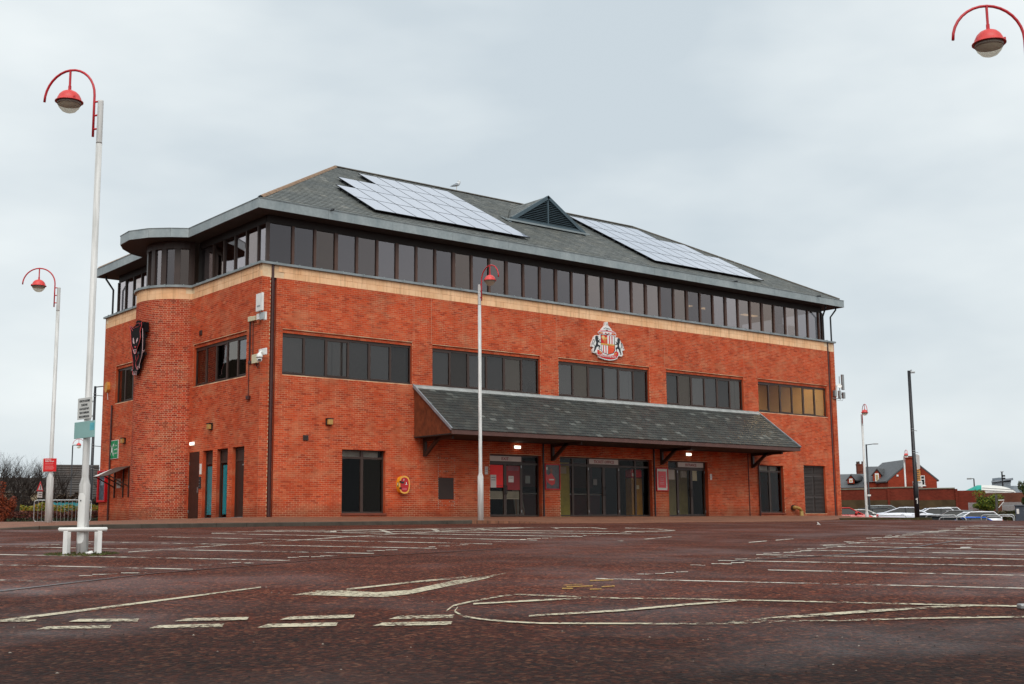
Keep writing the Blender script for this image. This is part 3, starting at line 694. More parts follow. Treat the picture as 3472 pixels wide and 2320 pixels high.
# ---- stone band: blocks in two courses
band = MB(); band.box(.02, .02, HB, LEN - .01, DEP - .01, LT - .02); arc_box(band, -THJ - .02, THJ + .02, TR - .25, TR - .006, HB, LT - .02, 40)
band = fixn(band.obj('stone_band', MT['towermortar'], bld))
BH = (9.17 - HB) / 2
sb = MB(); sb.bev(-.2225, 0, -BH / 2 + .003, .2225, .03, BH / 2 - .003, .004); sbm = sb.mesh('stone_block', MT['stone'])
sb = MB(); sb.bev(0, -.2225, -BH / 2 + .003, .03, .2225, BH / 2 - .003, .004); sbl = sb.mesh('stone_block', MT['stone'])
for r_ in range(2):
    z = HB + BH * (r_ + .5)
    x = .0 + (.225 if r_ else 0) + .2255
    while x < LEN - .2:
        if not (.36 - .2 < x < .60 + .2 or 33.4 - .2 < x < 33.64 + .2): link('stone_block', sbm, band, (x, -.002, z))
        x += .451
    y = .26 + (.225 if r_ else 0)
    while y < DEP - .2:
        if y < 5.8 or y > 9.5: link('stone_block', sbl, band, (-.002, y, z))
        y += .451
    for k in range(10):
        t0 = -THJ + 2 * THJ * (k + (.5 if r_ else 0)) / 10; t1 = min(THJ, t0 + 2 * THJ / 10)
        mb = MB(); arc_box(mb, t0 + .0016, t1 - .0016, TR - .03, TR + .004, z - BH / 2 + .003, z + BH / 2 - .003, 3); fixn(mb.obj('stone_block', MT['stone'], band))
# ---- lead covered ledge
led = MB()
led.box(-.09, -.09, 9.175, LEN + .09, SET + .3, LT); led.box(-.09, SET + .3, 9.175, SET + .3, 6.2, LT); led.box(-.09, 9.1, 9.175, SET + .3, DEP + .09, LT); led.box(LEN - SET - .2, SET + .3, 9.175, LEN + .09, DEP + .09, LT)
led.box(SET + .3, DEP - SET, 9.175, LEN - SET - .2, DEP + .09, LT)
x = .55
while x < LEN: led.box(x - .02, -.105, 9.168, x + .02, SET, LT + .022); x += .9365
for k in range(16):
    y = .7 + .92 * k
    if y < 5.7 or y > 9.7: led.box(-.105, y - .02, 9.168, SET, y + .02, LT + .022)
led.obj('ledge', MT['lead'], bld)
lt = MB(); arc_box(lt, -THJ - .1, THJ + .1, .6, TR + .1, 9.172, LT + .004, 24)
for k in range(7):
    t = -THJ + 2 * THJ * (k + .5) / 7; arc_box(lt, t - .012, t + .012, 1.2, TR + .115, 9.166, LT + .024)
fixn(lt.obj('tower_ledge', MT['lead'], bld))
# ---- top storey glazing
ZH = 10.84
cl = MB(); cl.box(SET - .03, SET - .04, ZH, LEN - SET, SET + .08, 11.13)
clf = cl.obj('clerestory_window', MT['headrail'], bld); MB().box(SET - .03, SET - .02, LT, LEN - SET, SET + .06, LT + .06).obj('sill_rail', MT['frame'], clf)
mx_ = [1.46 + .9365 * k for k in range(35)]
mul = {}
for wd in (.10, .14):
    mul[wd] = MB().box(-wd / 2, SET - .05, LT, wd / 2, SET + .06, ZH).mesh('mullion', MT['mullion'])
for k, x in enumerate(mx_): link('mullion', mul[.14 if k % 3 == 2 else .10], clf, (x, 0, 0))
e0 = [SET + .04] + mx_; e1 = mx_ + [LEN - SET - .04]
for k, (a, b) in enumerate(zip(e0, e1)):
    w2 = (b - a) / 2 - .03; pn = MB().box(-w2, -.004, -.79, w2, .004, .79).obj('pane', MT['glass'], clf); pn.location = ((a + b) / 2, SET + .012, LT + .84); pn.rotation_euler = (random.gauss(0, .004), 0, random.gauss(0, .006))
MB().box(SET - .07, SET - .06, LT, SET + .05, SET + .05, ZH).obj('corner_post', MT['frame'], clf)
MB().box(LEN - SET - .05, SET - .06, LT, LEN - SET + .05, SET + .05, ZH).obj('corner_post', MT['frame'], clf)
cl = MB(); cl.box(SET - .04, SET + .08, ZH, SET + .08, 6.1, 11.13); cll = cl.obj('side_clerestory_window', MT['headrail'], bld); MB().box(SET - .02, SET + .06, LT, SET + .06, 6.1, LT + .06).obj('sill_rail', MT['frame'], cll)
cl = MB(); cl.box(SET - .04, 9.2, ZH, SET + .08, DEP - SET, 11.13); cll2 = cl.obj('side_clerestory_window', MT['headrail'], bld); MB().box(SET - .02, 9.2, LT, SET + .06, DEP - SET, LT + .06).obj('sill_rail', MT['frame'], cll2)
my_ = [onX(px, 930, SET).y for px in (864.9, 825.8, 786.8, 750, 715.6, 678)]
my_ = [1.12 + .94 * k for k in range(5)]
ml = MB().box(SET - .05, -.0375, LT, SET + .06, .0375, ZH).mesh('mullion', MT['frame'])
ys = [SET + .04] + my_ + [6.0]
for a, b in zip(ys, ys[1:]): MB().box(SET + .008, a + .03, LT + .05, SET + .016, b - .03, ZH + .01).obj('pane', MT['glass'], cll)
for y in my_: link('mullion', ml, cll, (0, y, 0))
ys = [9.3 + .89 * k for k in range(7)]
for a, b in zip(ys, ys[1:]): MB().box(SET + .008, a + .03, LT + .05, SET + .016, b - .03, ZH + .01).obj('pane', MT['glass'], cll2)
for y in ys: link('mullion', ml, cll2, (0, y, 0))
# tower glazing
tw = MB(); arc_box(tw, -THJ - .1, THJ + .1, 1.22, 1.46, ZH, 11.13, 20); tw = fixn(tw.obj('tower_window', MT['frame'], bld)); mb = MB(); arc_box(mb, -THJ - .1, THJ + .1, 1.25, 1.44, LT, LT + .06, 20); fixn(mb.obj('sill_rail', MT['frame'], tw))
NP = 7
for k in range(NP):
    t0 = -R(80) + R(160) * k / NP; t1 = -R(80) + R(160) * (k + 1) / NP; mg = R(4.6)
    mb = MB(); arc_box(mb, t0 - mg, t0 + mg, 1.26, 1.44, LT, ZH, 2); fixn(mb.obj('mullion', MT['frame'], tw))
    mb = MB(); arc_box(mb, t0 + mg, t1 - mg, 1.35, 1.36, LT + .05, ZH, 1); fixn(mb.obj('pane', MT['glass'], tw))
mb = MB(); arc_box(mb, R(80) - R(4.6), R(80) + R(4.6), 1.26, 1.44, LT, ZH, 2); fixn(mb.obj('mullion', MT['frame'], tw))
# rooms behind the glass
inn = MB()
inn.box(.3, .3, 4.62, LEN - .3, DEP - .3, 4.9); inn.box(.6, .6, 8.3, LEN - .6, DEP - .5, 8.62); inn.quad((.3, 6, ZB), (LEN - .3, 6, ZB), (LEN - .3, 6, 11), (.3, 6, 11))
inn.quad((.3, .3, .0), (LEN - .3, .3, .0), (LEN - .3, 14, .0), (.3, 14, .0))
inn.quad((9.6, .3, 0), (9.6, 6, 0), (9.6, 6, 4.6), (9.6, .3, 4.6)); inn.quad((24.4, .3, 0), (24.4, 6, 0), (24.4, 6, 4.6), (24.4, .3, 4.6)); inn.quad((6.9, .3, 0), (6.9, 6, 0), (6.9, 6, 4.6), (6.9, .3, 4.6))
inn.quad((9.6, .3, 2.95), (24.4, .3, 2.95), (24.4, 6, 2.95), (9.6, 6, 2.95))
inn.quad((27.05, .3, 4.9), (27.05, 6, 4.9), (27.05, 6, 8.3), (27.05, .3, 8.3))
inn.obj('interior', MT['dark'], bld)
# lit office behind the right-hand window
MT['roomwall'] = M('office_wall', '#d9b98a', .8, 0, .05)
rm = MB(); rm.quad((27.1, 4.2, 4.95), (33.6, 4.2, 4.95), (33.6, 4.2, 8), (27.1, 4.2, 8)); rm.quad((27.1, .4, 7.25), (33.6, .4, 7.25), (33.6, 4.2, 7.25), (27.1, 4.2, 7.25)); rm.quad((33.5, .4, 4.95), (33.5, 4.2, 4.95), (33.5, 4.2, 7.3), (33.5, .4, 7.3))
rm.box(27.6, 3.6, 4.95, 29.6, 4.15, 6.25); rm.box(31.0, 3.9, 4.95, 31.9, 4.15, 6.6)
rm.obj('office_room', MT['roomwall'], bld)
MT['ceillamp'] = E('office_ceiling_lamp', '#ffdca8', 20)
for x in (28.2, 29.9, 31.7): MB().box(x, 1.0, 7.215, x + .9, 1.35, 7.245).obj('ceiling_lamp', MT['ceillamp'], bld)
MT['toplamp'] = E('top_office_lamp', '#ffd79a', 1.6)
for x in (24.3, 26.2, 29.4): MB().box(x, 2.2, 10.6, x + 1.1, 2.5, 10.63).obj('ceiling_lamp', MT['toplamp'], bld)
MT['topwall'] = M('top_partition', '#7a6450', .8, 0, .2, 1)
for x0, x1, y in ((17.2, 18.6, 1.6), (19.6, 20.6, 2.4), (22.9, 24.0, 1.2), (25.1, 25.9, 1.0), (30.1, 30.9, .9), (4.4, 5.0, 2.0), (11.2, 12.4, 2.6)): MB().box(x0, y, 8.65, x1, y + .1, 10.7).obj('partition', MT['topwall'], bld)
for x in (30.2, 31.0): MB().box(x, .62, 9.3, x + .5, .66, 9.95).obj('paper_sheet', MT['white'], bld)
# first-floor windows
def first_window(pt, a, b, panes, blind, gl='winglass'):
    z0, z1, d = 5.16, 6.70, .12
    mb = MB()
    def bx(u0, u1, d0, d1, c, e_): p0 = pt(u0, d0, c); p1 = pt(u1, d1, e_); mb.box(min(p0[0], p1[0]), min(p0[1], p1[1]), c, max(p0[0], p1[0]), max(p0[1], p1[1]), e_)
    bx(a, b, d, d + .07, z0, z0 + .07); bx(a, b, d, d + .07, z1 - .09, z1); bx(a, a + .06, d, d + .07, z0 + .07, z1 - .09); bx(b - .06, b, d, d + .07, z0 + .07, z1 - .09)
    wd = (b - a) / panes
    for k in range(1, panes): bx(a + k * wd - (.055 if k % 2 == 0 else .04), a + k * wd + (.055 if k % 2 == 0 else .04), d - (.008 if k % 2 else 0), d + .07, z0 + .07, z1 - .09)
    for k in range(panes):
        if k % 2 == 0:
            u0, u1 = a + k * wd + .05, a + (k + 1) * wd - .05
            bx(u0, u1, d - .012, d + .05, z0 + .07, z0 + .115); bx(u0, u1, d - .012, d + .05, z1 - .13, z1 - .09)
    bx(a - .0, b + .0, .03, d + .02, z0 - .03, z0 + .02)
    fr = mb.obj('window', MT['frame'], bld)
    for k in range(panes):
        mb = MB(); bx(a + k * wd + .035, a + (k + 1) * wd - .035, d + .03, d + .036, z0 + .06, z1 - .08); mb.obj('pane', MT[gl], fr)
    if blind:
        mb = MB(); u = a + .05
        while u < b - .05:
            if random.random() < .96: bx(u, u + .085, d + .16, d + .163 + random.uniform(0, .04), z0 + .03, z1)
            u += .09
        mb.obj('blind', MT['blind'], fr)
    return fr
for k, (a, b) in enumerate(FW): first_window(fp, a, b, 6, k < 4, 'winglass' if k < 4 else 'clear')
first_window(lp, *L_WIN[0], 5, False, 'winglass'); first_window(lp, *L_WIN[1], 4, False, 'glass')
# ---- eaves: fascia panels, soffit, flat lead top
EV = [(-.42, -.42), (LEN + .5, -.42), (LEN + .5, DEP + .42), (-.42, DEP + .42), (-.42, 10.07), (-1.03, 9.75), (-1.67, 9.07), (-2.06, 8.36), (-2.12, 7.30), (-1.68, 6.42), (-1.03, 5.83), (-.42, 5.45)]
ZE0, ZE1 = 11.12, 11.48
sf = MB(); sf.add([(x, y, ZE0 + .02) for x, y in EV], [tuple(range(len(EV)))]); sf = sf.obj('soffit', MT['soffit'], bld)
tb = bmesh.new(); tb.from_mesh(sf.data); bmesh.ops.triangulate(tb, faces=tb.faces); tb.to_mesh(sf.data); tb.free()
fl = MB(); fl.add([(x, y, ZE1 - .02) for x, y in EV], [tuple(range(len(EV)))]); fl = fl.obj('gutter_lining', MT['lead'], bld)
tb = bmesh.new(); tb.from_mesh(fl.data); bmesh.ops.triangulate(tb, faces=tb.faces); tb.to_mesh(fl.data); tb.free()
for i in range(len(EV)):
    a = Vector(EV[i]); b = Vector(EV[(i + 1) % len(EV)]); L = (b - a).length; n_ = max(1, round(L / 3.0)); d = (b - a) / L; nr = Vector((d.y, -d.x))
    for k in range(n_):
        p = a + d * (L * k / n_ + .004); q = a + d * (L * (k + 1) / n_ - .004)
        mb = MB(); c = (p + q) / 2; 
        mb.obox((c.x + nr.x * -.012, c.y + nr.y * -.012, (ZE0 + ZE1) / 2), (d.x * (q - p).length / 2, d.y * (q - p).length / 2, 0), (nr.x * .014, nr.y * .014, 0), (0, 0, (ZE1 - ZE0) / 2))
        mb.obox((c.x + nr.x * -.006, c.y + nr.y * -.006, ZE1 + .008), (d.x * (q - p).length / 2, d.y * (q - p).length / 2, 0), (nr.x * .03, nr.y * .03, 0), (0, 0, .009))
        mb.obj('fascia_panel', MT['fascia'], bld)
for x in (2.6, 25.6, 32.2): MB().tube((x, -.38, 11.50), (x, -.62, 11.46), .035, None, 8).obj('overflow_pipe', MT['blackpipe'], bld)
# ---- main roof
RS = (15.95 - 11.47) / 7.95
def rz(y): return 11.47 + (y + .42) * RS
YR = 7.5; ZR = rz(YR)
rf = MB(); O = -.36; zo = rz(O) - .03
A, B, Cc, D = (O, O, zo), (LEN - O, O, zo), (LEN - O, DEP - O, zo), (O, DEP - O, zo); P1, P2 = (YR, YR, ZR - .03), (LEN - YR, YR, ZR - .03)
rf.add([A, B, Cc, D, P1, P2], [(0, 1, 5, 4), (1, 2, 5), (2, 3, 4, 5), (3, 0, 4)])
roof = rf.obj('roof', MT['slate'], bld)
cosp = 1 / math.sqrt(1 + RS * RS); sinp = RS * cosp
def slate_field(mb, org, ud, vd, nd, rows, expo, wd, lim, thick=.014, coll=None):
    """rows of overlapping slates; lim(v) -> (u0,u1)"""
    org = Vector(org); ud = Vector(ud); vd = Vector(vd); nd = Vector(nd)
    for i in range(rows):
        v = i * expo; u0, u1 = lim(v + expo * .5)
        u = u0 - (wd / 2 if i % 2 else 0)
        while u < u1:
            a, b = max(u, u0) + .003, min(u + wd, u1) - .003
            if b - a > .05:
                j = random.uniform(-.006, .006); h = thick + random.uniform(0, .006)
                base = org + vd * (v + j)
                q = [base + ud * a, base + ud * b, base + ud * b + vd * (expo + .03), base + ud * a + vd * (expo + .03)]
                V = [q[0] + nd * h, q[1] + nd * h, q[2] + nd * .004, q[3] + nd * .004, q[0], q[1], q[2] - nd * .004, q[3] - nd * .004]
                if coll is not None: coll.append(V)
                else: mb.add(V, [(0, 1, 2, 3), (4, 5, 1, 0), (5, 6, 2, 1), (7, 4, 0, 3)])
            u += wd
rows = int((YR + .30) / cosp / .24)
smb = MB()
slate_field(smb, (0, -.34, rz(-.34)), (1, 0, 0), (0, cosp, sinp), (0, -sinp, cosp), rows, .24, .3, lambda v: (-.34 + v * cosp, LEN + .34 - v * cosp), .026)
slate_field(smb, (-.34, 0, rz(-.34)), (0, -1, 0), (cosp, 0, sinp), (-sinp, 0, cosp), rows, .24, .3, lambda v: (-(DEP + .34 - v * cosp), .34 - v * cosp), .026)
tag(smb.obj('slates', MT['slate'], roof), kind='stuff')
rd = MB()
def capline(p, q, mbx, r=.11):
    p = Vector(p); q = Vector(q); L = (q - p).length; n_ = int(L / .45); d = (q - p) / L
    s_ = d.cross(Vector((0, 0, 1))).normalized(); up = s_.cross(d)
    for k in range(n_):
        a = p + d * (L * k / n_ + .004); b = p + d * (L * (k + 1) / n_ - .004); V = []
        for e_ in (a, b):
            for t in (-1, -.5, 0, .5, 1): V.append(e_ + s_ * (r * t * 1.1) + up * (.055 * (1 - t * t * 1.6) + random.uniform(0, .006)))
        o = MB().add(V, [(i, i + 1, 6 + i, 5 + i) for i in range(4)] + [(0, 5, 9, 4)]); o.obj('ridge_tile', mbx, roof)
capline((YR, YR, ZR + .02), (LEN - YR, YR, ZR + .02), M('dark_ridge_tile', '#4c463d', .8, 0, .35, 4)); capline((-.3, -.3, rz(-.3) + .02), (YR, YR, ZR + .02), MT['ridge']); capline((LEN + .3, -.3, rz(-.3) + .02), (LEN - YR, YR, ZR + .02), bpy.data.materials['dark_ridge_tile'])
capline((-.3, DEP + .3, rz(-.3) + .02), (YR, YR, ZR + .02), MT['ridge'])
# ---- gabled louvre vent in the roof
VX0, VX1, VXM, VY, VZ0, VZ1 = 14.32, 18.94, 16.63, 3.3, 13.68, 15.1
dv = MB(); yb = (VZ1 - 11.47) / RS - .42
dv.add([(VX0, VY, VZ0), (VXM, VY, VZ1), (VXM, yb, VZ1), (VX1, VY, VZ0)], [(0, 2, 1), (1, 2, 3)])
vent = dv.obj('roof_vent', MT['slate'], bld)
MT['ventblue'] = M('vent_metal', '#44565f', .45, .1, .12, 4)
def bar2(mb, p, q, w_, dpt, y): 
    p = Vector(p); q = Vector(q); d = (q - p).normalized(); nrm = Vector((-d.y, d.x)); 
    V = [p - nrm * w_ * 0, q - nrm * w_ * 0, q + nrm * w_, p + nrm * w_]
    mb.prism([(v.x, y, v.y) for v in V], (0, dpt, 0))
vf = MB(); bar2(vf, (VX0 - .12, VZ0 - .03), (VXM, VZ1 + .06), -.16, .16, VY - .14); bar2(vf, (VXM, VZ1 + .06), (VX1 + .12, VZ0 - .03), -.16, .16, VY - .14); vf.box(VX0, VY - .12, VZ0 - .03, VX1, VY + .0, VZ0 + .09); vf.box(VXM - .035, VY - .1, VZ0 + .09, VXM + .035, VY, VZ1 - .1)
fixn(vf.obj('vent_frame', MT['ventblue'], vent))
MB().add([(VX0, VY + .05, VZ0), (VX1, VY + .05, VZ0), (VXM, VY + .05, VZ1)], [(0, 1, 2)]).obj('vent_back', MT['dark'], vent)
for k in range(13):
    z = VZ0 + .12 + k * .088; hw = (VZ1 - z - .13) / (VZ1 - VZ0) * (VX1 - VX0) / 2
    if hw > .12:
        for s_ in (-1, 1):
            x0, x1 = sorted((VXM + s_ * .04, VXM + s_ * hw))
            MB().add([(x0, VY - .09, z), (x1, VY - .09, z), (x1, VY + .02, z + .06), (x0, VY + .02, z + .06), (x0, VY - .09, z + .014), (x1, VY - .09, z + .014), (x1, VY + .02, z + .074), (x0, VY + .02, z + .074)], [(0, 1, 5, 4), (4, 5, 6, 7), (3, 2, 1, 0), (0, 4, 7, 3), (1, 2, 6, 5)]).obj('louvre_slat', MT['ventblue'], vent)
vs_ = MB(); dl = Vector((VXM - VX0, 0, VZ1 - VZ0)).normalized()
slate_field(vs_, (VX0, VY - .1, VZ0 + .03), (0, 1, 0), dl, (-dl.z, 0, dl.x), 11, .24, .3, lambda v: (0, .1 + (v / ((VXM - VX0) / dl.x)) * (yb - VY)))
tag(vs_.obj('slates', MT['slate'], vent), kind='stuff')
vl = MB(); vl.box(VX0 - .35, VY - .16, VZ0 - .10, VX1 + .3, VY - .11, VZ0 - .02); vl.obox((VX0 - .1, VY + .15, VZ0 + .02), (.10, -.02, -.03), (.02, .3, .17), (0, 0, .012)); vl.obj('lead_flashing', MT['lead'], vent)
# ---- canopy over the ticket hall
CX0, CX1, CY, CZ0, CZ1 = 6.71, 27.46, -2.5, 3.25, 5.10
sl = math.hypot(CY, CZ1 - CZ0); vdir = Vector((0, -CY / sl, (CZ1 - CZ0) / sl)); ndir = Vector((0, -vdir.z, vdir.y))
cn = MB(); cn.prism([(CX0, CY, CZ0 - .03), (CX0, 0, CZ1 - .03), (CX0, 0, CZ1 - .13), (CX0, CY + .05, CZ0 - .13)], (CX1 - CX0, 0, 0))
canopy = fixn(cn.obj('canopy', MT['brownboard'], bld))
lst = []
slate_field(None, (0, CY - .04, CZ0 - .02), (1, 0, 0), vdir, ndir, 15, .2, .3, lambda v: (CX0 - .03, CX1 + .03), .018, lst)
lst.sort(key=lambda V: (V[0] - CAM).length)
sm = MB(); SF = [(0, 1, 2, 3), (4, 5, 1, 0), (5, 6, 2, 1), (7, 4, 0, 3)]
us = None
for k, V in enumerate(lst):
    w_ = (V[1] - V[0]).length
    if k < 420 and abs(w_ - .294) < .002 and (us is None or us[1] < 300):
        c = (V[4] + V[5]) / 2
        if us is None:
            us = [MB().add([v - c for v in V], SF).mesh('slate', MT['slate2']), 0]
        link('slate', us[0], canopy, c); us[1] += 1
    else: sm.add(V, SF)
tag(sm.obj('slates', MT['slate2'], canopy), kind='stuff')
lf = MB(); lf.box(CX0 - .03, -.05, CZ1 - .04, CX1 + .03, -.004, CZ1 + .055); lf.obox((17.08, -.09, CZ1 - .035), ((CX1 - CX0) / 2 + .03, 0, 0), vdir * .12, ndir * .012)
lf.obj('lead_flashing', M('pale_lead', '#a3a6a4', .6, .1, .2, 3), canopy)
MB().box(CX0 - .02, CY - .02, CZ0 - .19, CX1 + .02, CY + .02, CZ0 - .03).obj('fascia_board', MT['brownboard'], canopy)
MB().box(CX0, CY + .02, CZ0 - .19, CX1, 0, CZ0 - .15).obj('soffit_board', MT['dark'], canopy)
def verge(x): return MB().obox((x, CY / 2, (CZ0 + CZ1) / 2 + .02), (.03, 0, 0), vdir * (sl / 2 + .05), ndir * .05).obj('verge', M('verge_lead', '#8c949a', .5, .2), canopy)
verge(CX0 - .035); verge(CX1 + .035)
for xs_, sg in ((CX0 + .01, -1), (CX1 - .03, 1)):
    nb = 15
    for k in range(nb):
        y0 = CY * k / nb; y1 = CY * (k + 1) / nb + .006
        zt0 = CZ1 - .1 + (CZ0 - CZ1) * (y0 / CY); zt1 = CZ1 - .1 + (CZ0 - CZ1) * (y1 / CY)
        if zt1 < CZ0 - .15: zt1 = CZ0 - .15
        j = random.uniform(0, .006)
        MB().prism([(xs_ + j, y0, CZ0 - .17), (xs_ + j, y1, CZ0 - .17), (xs_ + j, y1, zt1), (xs_ + j, y0, zt0)], (.02, 0, 0)).obj('cheek_board', MT['wood'], canopy)
for x in (7.2, 13.84, 20.5, 26.9):
    bk = MB(); bk.box(x - .06, -.12, 2.35, x + .06, 0, CZ0 - .19); bk.obox((x, -.62, 2.78), (.05, 0, 0), Vector((0, -.52, .36)) * 1.0, Vector((0, .04, .055)))
    bk.box(x - .05, -1.9, CZ0 - .31, x + .05, 0, CZ0 - .19); bk.obj('bracket', MT['frame'], canopy)
# ---- ground floor glazing
def rect(mb, x0, x1, y0, y1, z0, z1): mb.box(x0, y0, z0, x1, y1, z1)
def light(name, x0, x1, z0, z1, y, glass, tr=None, parent=None, fw=.05):
    mb = MB(); rect(mb, x0, x1, y, y + .07, z1 - fw, z1); rect(mb, x0, x1, y, y + .07, z0, z0 + fw); rect(mb, x0, x0 + fw, y, y + .07, z0 + fw, z1 - fw); rect(mb, x1 - fw, x1, y, y + .07, z0 + fw, z1 - fw)
    zs = [z0 + fw, z1 - fw]
    if tr: rect(mb, x0 + fw, x1 - fw, y, y + .07, tr - .04, tr + .04); zs = [z0 + fw, tr - .04, tr + .04, z1 - fw]
    o = mb.obj(name, MT['frame'], parent or bld)
    for i in range(0, len(zs), 2): MB().box(x0 + fw, y + .03, zs[i], x1 - fw, y + .036, zs[i + 1]).obj('pane', glass, o)
    return o
def leaf(x0, x1, z0, z1, y, glass, hs):
    o = light('door', x0, x1, z0, z1, y, glass, None, None, .075)
    MB().box(x0 + .075, y + .01, z0 + .9, x1 - .075, y + .05, z0 + .96).obj('mid_rail', MT['frame'], o) if False else None
    hx = x1 - .05 if hs > 0 else x0 + .05
    MB().path([(hx, y, .92), (hx, y - .07, .95), (hx, y - .07, 1.25), (hx, y, 1.28)], .014, 6).obj('handle', MT['black'], o)
    for z in (.18, 2.02): MB().box(x0 - .004 if hs > 0 else x1 - .02, y - .012, z, x0 + .02 if hs > 0 else x1 + .004, y, z + .1).obj('hinge', MT['galv'], o)
    return o
YG = .16
leaf(10.52, 11.40, .02, 2.22, YG, MT['shopglass'], 1); leaf(11.40, 12.28, .02, 2.22, YG, MT['shopglass'], -1)
light('window', 12.28, 13.23, .02, 2.54, YG, MT['shopglass'], 2.2)
MB().box(10.48, YG, 2.22, 12.28, YG + .08, 2.56).obj('door_head', MT['frame'], bld)
for a, b in ((14.32, 15.17), (15.17, 16.08), (17.94, 18.98), (18.98, 19.88)): light('window', a, b, .02, 2.54, YG, MT['shopglass'], 2.22)
leaf(16.08, 17.01, .02, 2.22, YG, MT['shopglass'], 1); leaf(17.01, 17.94, .02, 2.22, YG, MT['shopglass'], -1); MB().box(16.08, YG, 2.22, 17.94, YG + .08, 2.56).obj('door_head', MT['frame'], bld)
light('window', 20.96, 21.73, .02, 2.54, YG, MT['shopglass'], 2.2)
leaf(21.73, 22.68, .02, 2.22, YG, MT['shopglass'], 1); leaf(22.68, 23.62, .02, 2.22, YG, MT['shopglass'], -1); MB().box(21.73, YG, 2.22, 23.66, YG + .08, 2.56).obj('door_head', MT['frame'], bld)
for a, b, z0 in ((3.46, 5.40, .14), (27.47, 29.32, .17)):
    m_ = (a + b) / 2
    light('window', a, m_, z0, 2.54, YG, MT['shopglass'], 2.22, None, .06); light('window', m_, b, z0, 2.54, YG, MT['shopglass'], 2.22, None, .06)
    MB().bev(a - .03, -.04, z0 - .08, b + .03, YG, z0, .008).obj('sill', M('tile_sill', '#7a3a26', .7), bld)
    MB().box(a + .1, YG + .25, 2.24, b - .1, YG + .29, 2.52).obj('ceiling_panel', M('pale_ceiling', '#cfd3d0', .8), bld)
# louvred plant door
lo = MB(); lo.box(30.95, .12, .13, 32.75, .2, 2.59); MT['louvre'] = M('louvre_brown', '#332823', .5); lod = lo.obj('louvre_door', MT['louvre'], bld)
for (xa, xb) in ((31.06, 31.80), (31.90, 32.64)):
    for za, zb in ((2.2, 2.5), (1.1, 2.05), (.25, .95)):
        z = za
        while z < zb:
            MB().add([(xa, .085, z), (xb, .085, z), (xb, .12, z + .06), (xa, .12, z + .06), (xa, .095, z - .006), (xb, .095, z - .006)], [(0, 1, 2, 3), (4, 5, 1, 0)]).obj('louvre_slat', MT['louvre'], lod); z += .068
# side doors
def side_door(y0, y1, kind):
    mb = MB(); d = .02 if kind == 'flush' else .14
    if kind == 'flush':
        mb.box(.02, y0, .0, .07, y1, 2.58); o = mb.obj('door', MT['door'], bld)
        MB().box(.0, y0 + .1, 1.0, .02, y0 + .14, 1.22).obj('handle', MT['galv'], o); [MB().box(.002, y1 - .03, z, .02, y1 - .005, z + .1).obj('hinge', MT['galv'], o) for z in (.25, 1.2, 2.1)]
        return o
    mb.box(d, y0, .0, d + .07, y0 + .06, 2.58); mb.box(d, y1 - .06, 0, d + .07, y1, 2.58); mb.box(d, y0 + .06, 2.5, d + .07, y1 - .06, 2.58); mb.box(d, y0 + .06, 2.06, d + .07, y1 - .06, 2.14)
    o = mb.obj('door_frame', MT['frame'], bld)
    MB().box(d + .03, y0 + .06, 2.14, d + .04, y1 - .06, 2.5).obj('fanlight', MT['frame'], o)
    if kind == 'dark': MB().box(d + .02, y0 + .06, .03, d + .06, y1 - .06, 2.06).obj('leaf', MT['door'], o); MB().box(d + .0, y0 + .1, 1.9, d + .02, y0 + .4, 1.95).obj('door_closer', MT['galv'], o)
    else:
        MB().box(d + .03, y0 + .06, .03, d + .036, y1 - .06, 2.06).obj('pane', MT['clear'], o)
        MB().box(d + .045, y0 + (.08 if kind == 'blue' else .40), .15, d + .06, y1 - (.08 if kind == 'blue' else .2), 1.98).obj('blue_panel', M('blue_panel', '#0b94a6', .5, 0, .1), o)
        MB().box(d + .3, y0 - .3, 0, d + .32, y1 + .3, 2.6).obj('lobby_wall', MT['dark'], o)
    MB().box(.0, y0, .0, d + .07, y1, .03).obj('threshold', MT['galv'], o)
    return o
side_door(*L_DOOR[0], 'flush'); side_door(*L_DOOR[1], 'blue'); side_door(*L_DOOR[2], 'bluehalf'); side_door(*L_DOOR[3], 'dark')
# ---- rainwater pipes
def pipe(pts, r, mt): return MB().path(pts, r, 10).obj('downpipe', mt, bld)
pipe([(.44, .02, 0.02), (.44, .02, 9.17)], .055, MT['brownpipe']); pipe([(33.47, .02, .02), (33.47, .02, 9.17)], .05, MT['brownpipe']); pipe([(.55, .08, 0.02), (.55, .08, 9.17)], .018, MT['brownpipe'])
pipe([(33.3, -.1, 11.15), (33.3, -.08, 11.0), (33.42, .2, 10.6), (33.42, .2, 9.26)], .045, MT['blackpipe']); pipe([(34.2, -.1, 11.15), (34.2, -.08, 11.0), (33.95, .1, 10.6), (33.95, .1, 9.26)], .045, MT['blackpipe'])
pipe([(-.1, 14.9, 11.15), (-.1, 14.9, 11.0), (.2, 14.75, 10.5), (.2, 14.75, 9.26)], .045, MT['blackpipe'])
pipe([(-.06, 13.73, .02), (-.06, 13.73, 5.1)], .04, MT['brownpipe'])
pipe([(27.34, -.06, .02), (27.34, -.06, 2.5), (27.34, -.3, 2.9), (27.34, -1.2, 3.05)], .04, MT['brownpipe'])
pipe([(26.6, -.02, .02), (26.6, -.02, 3.05)], .02, MT['brownpipe']); pipe([(13.33, -.05, .02), (13.33, -.05, 3.05)], .035, MT['blackpipe']); pipe([(20.0, -.05, .02), (20.0, -.05, 3.05)], .035, MT['blackpipe'])

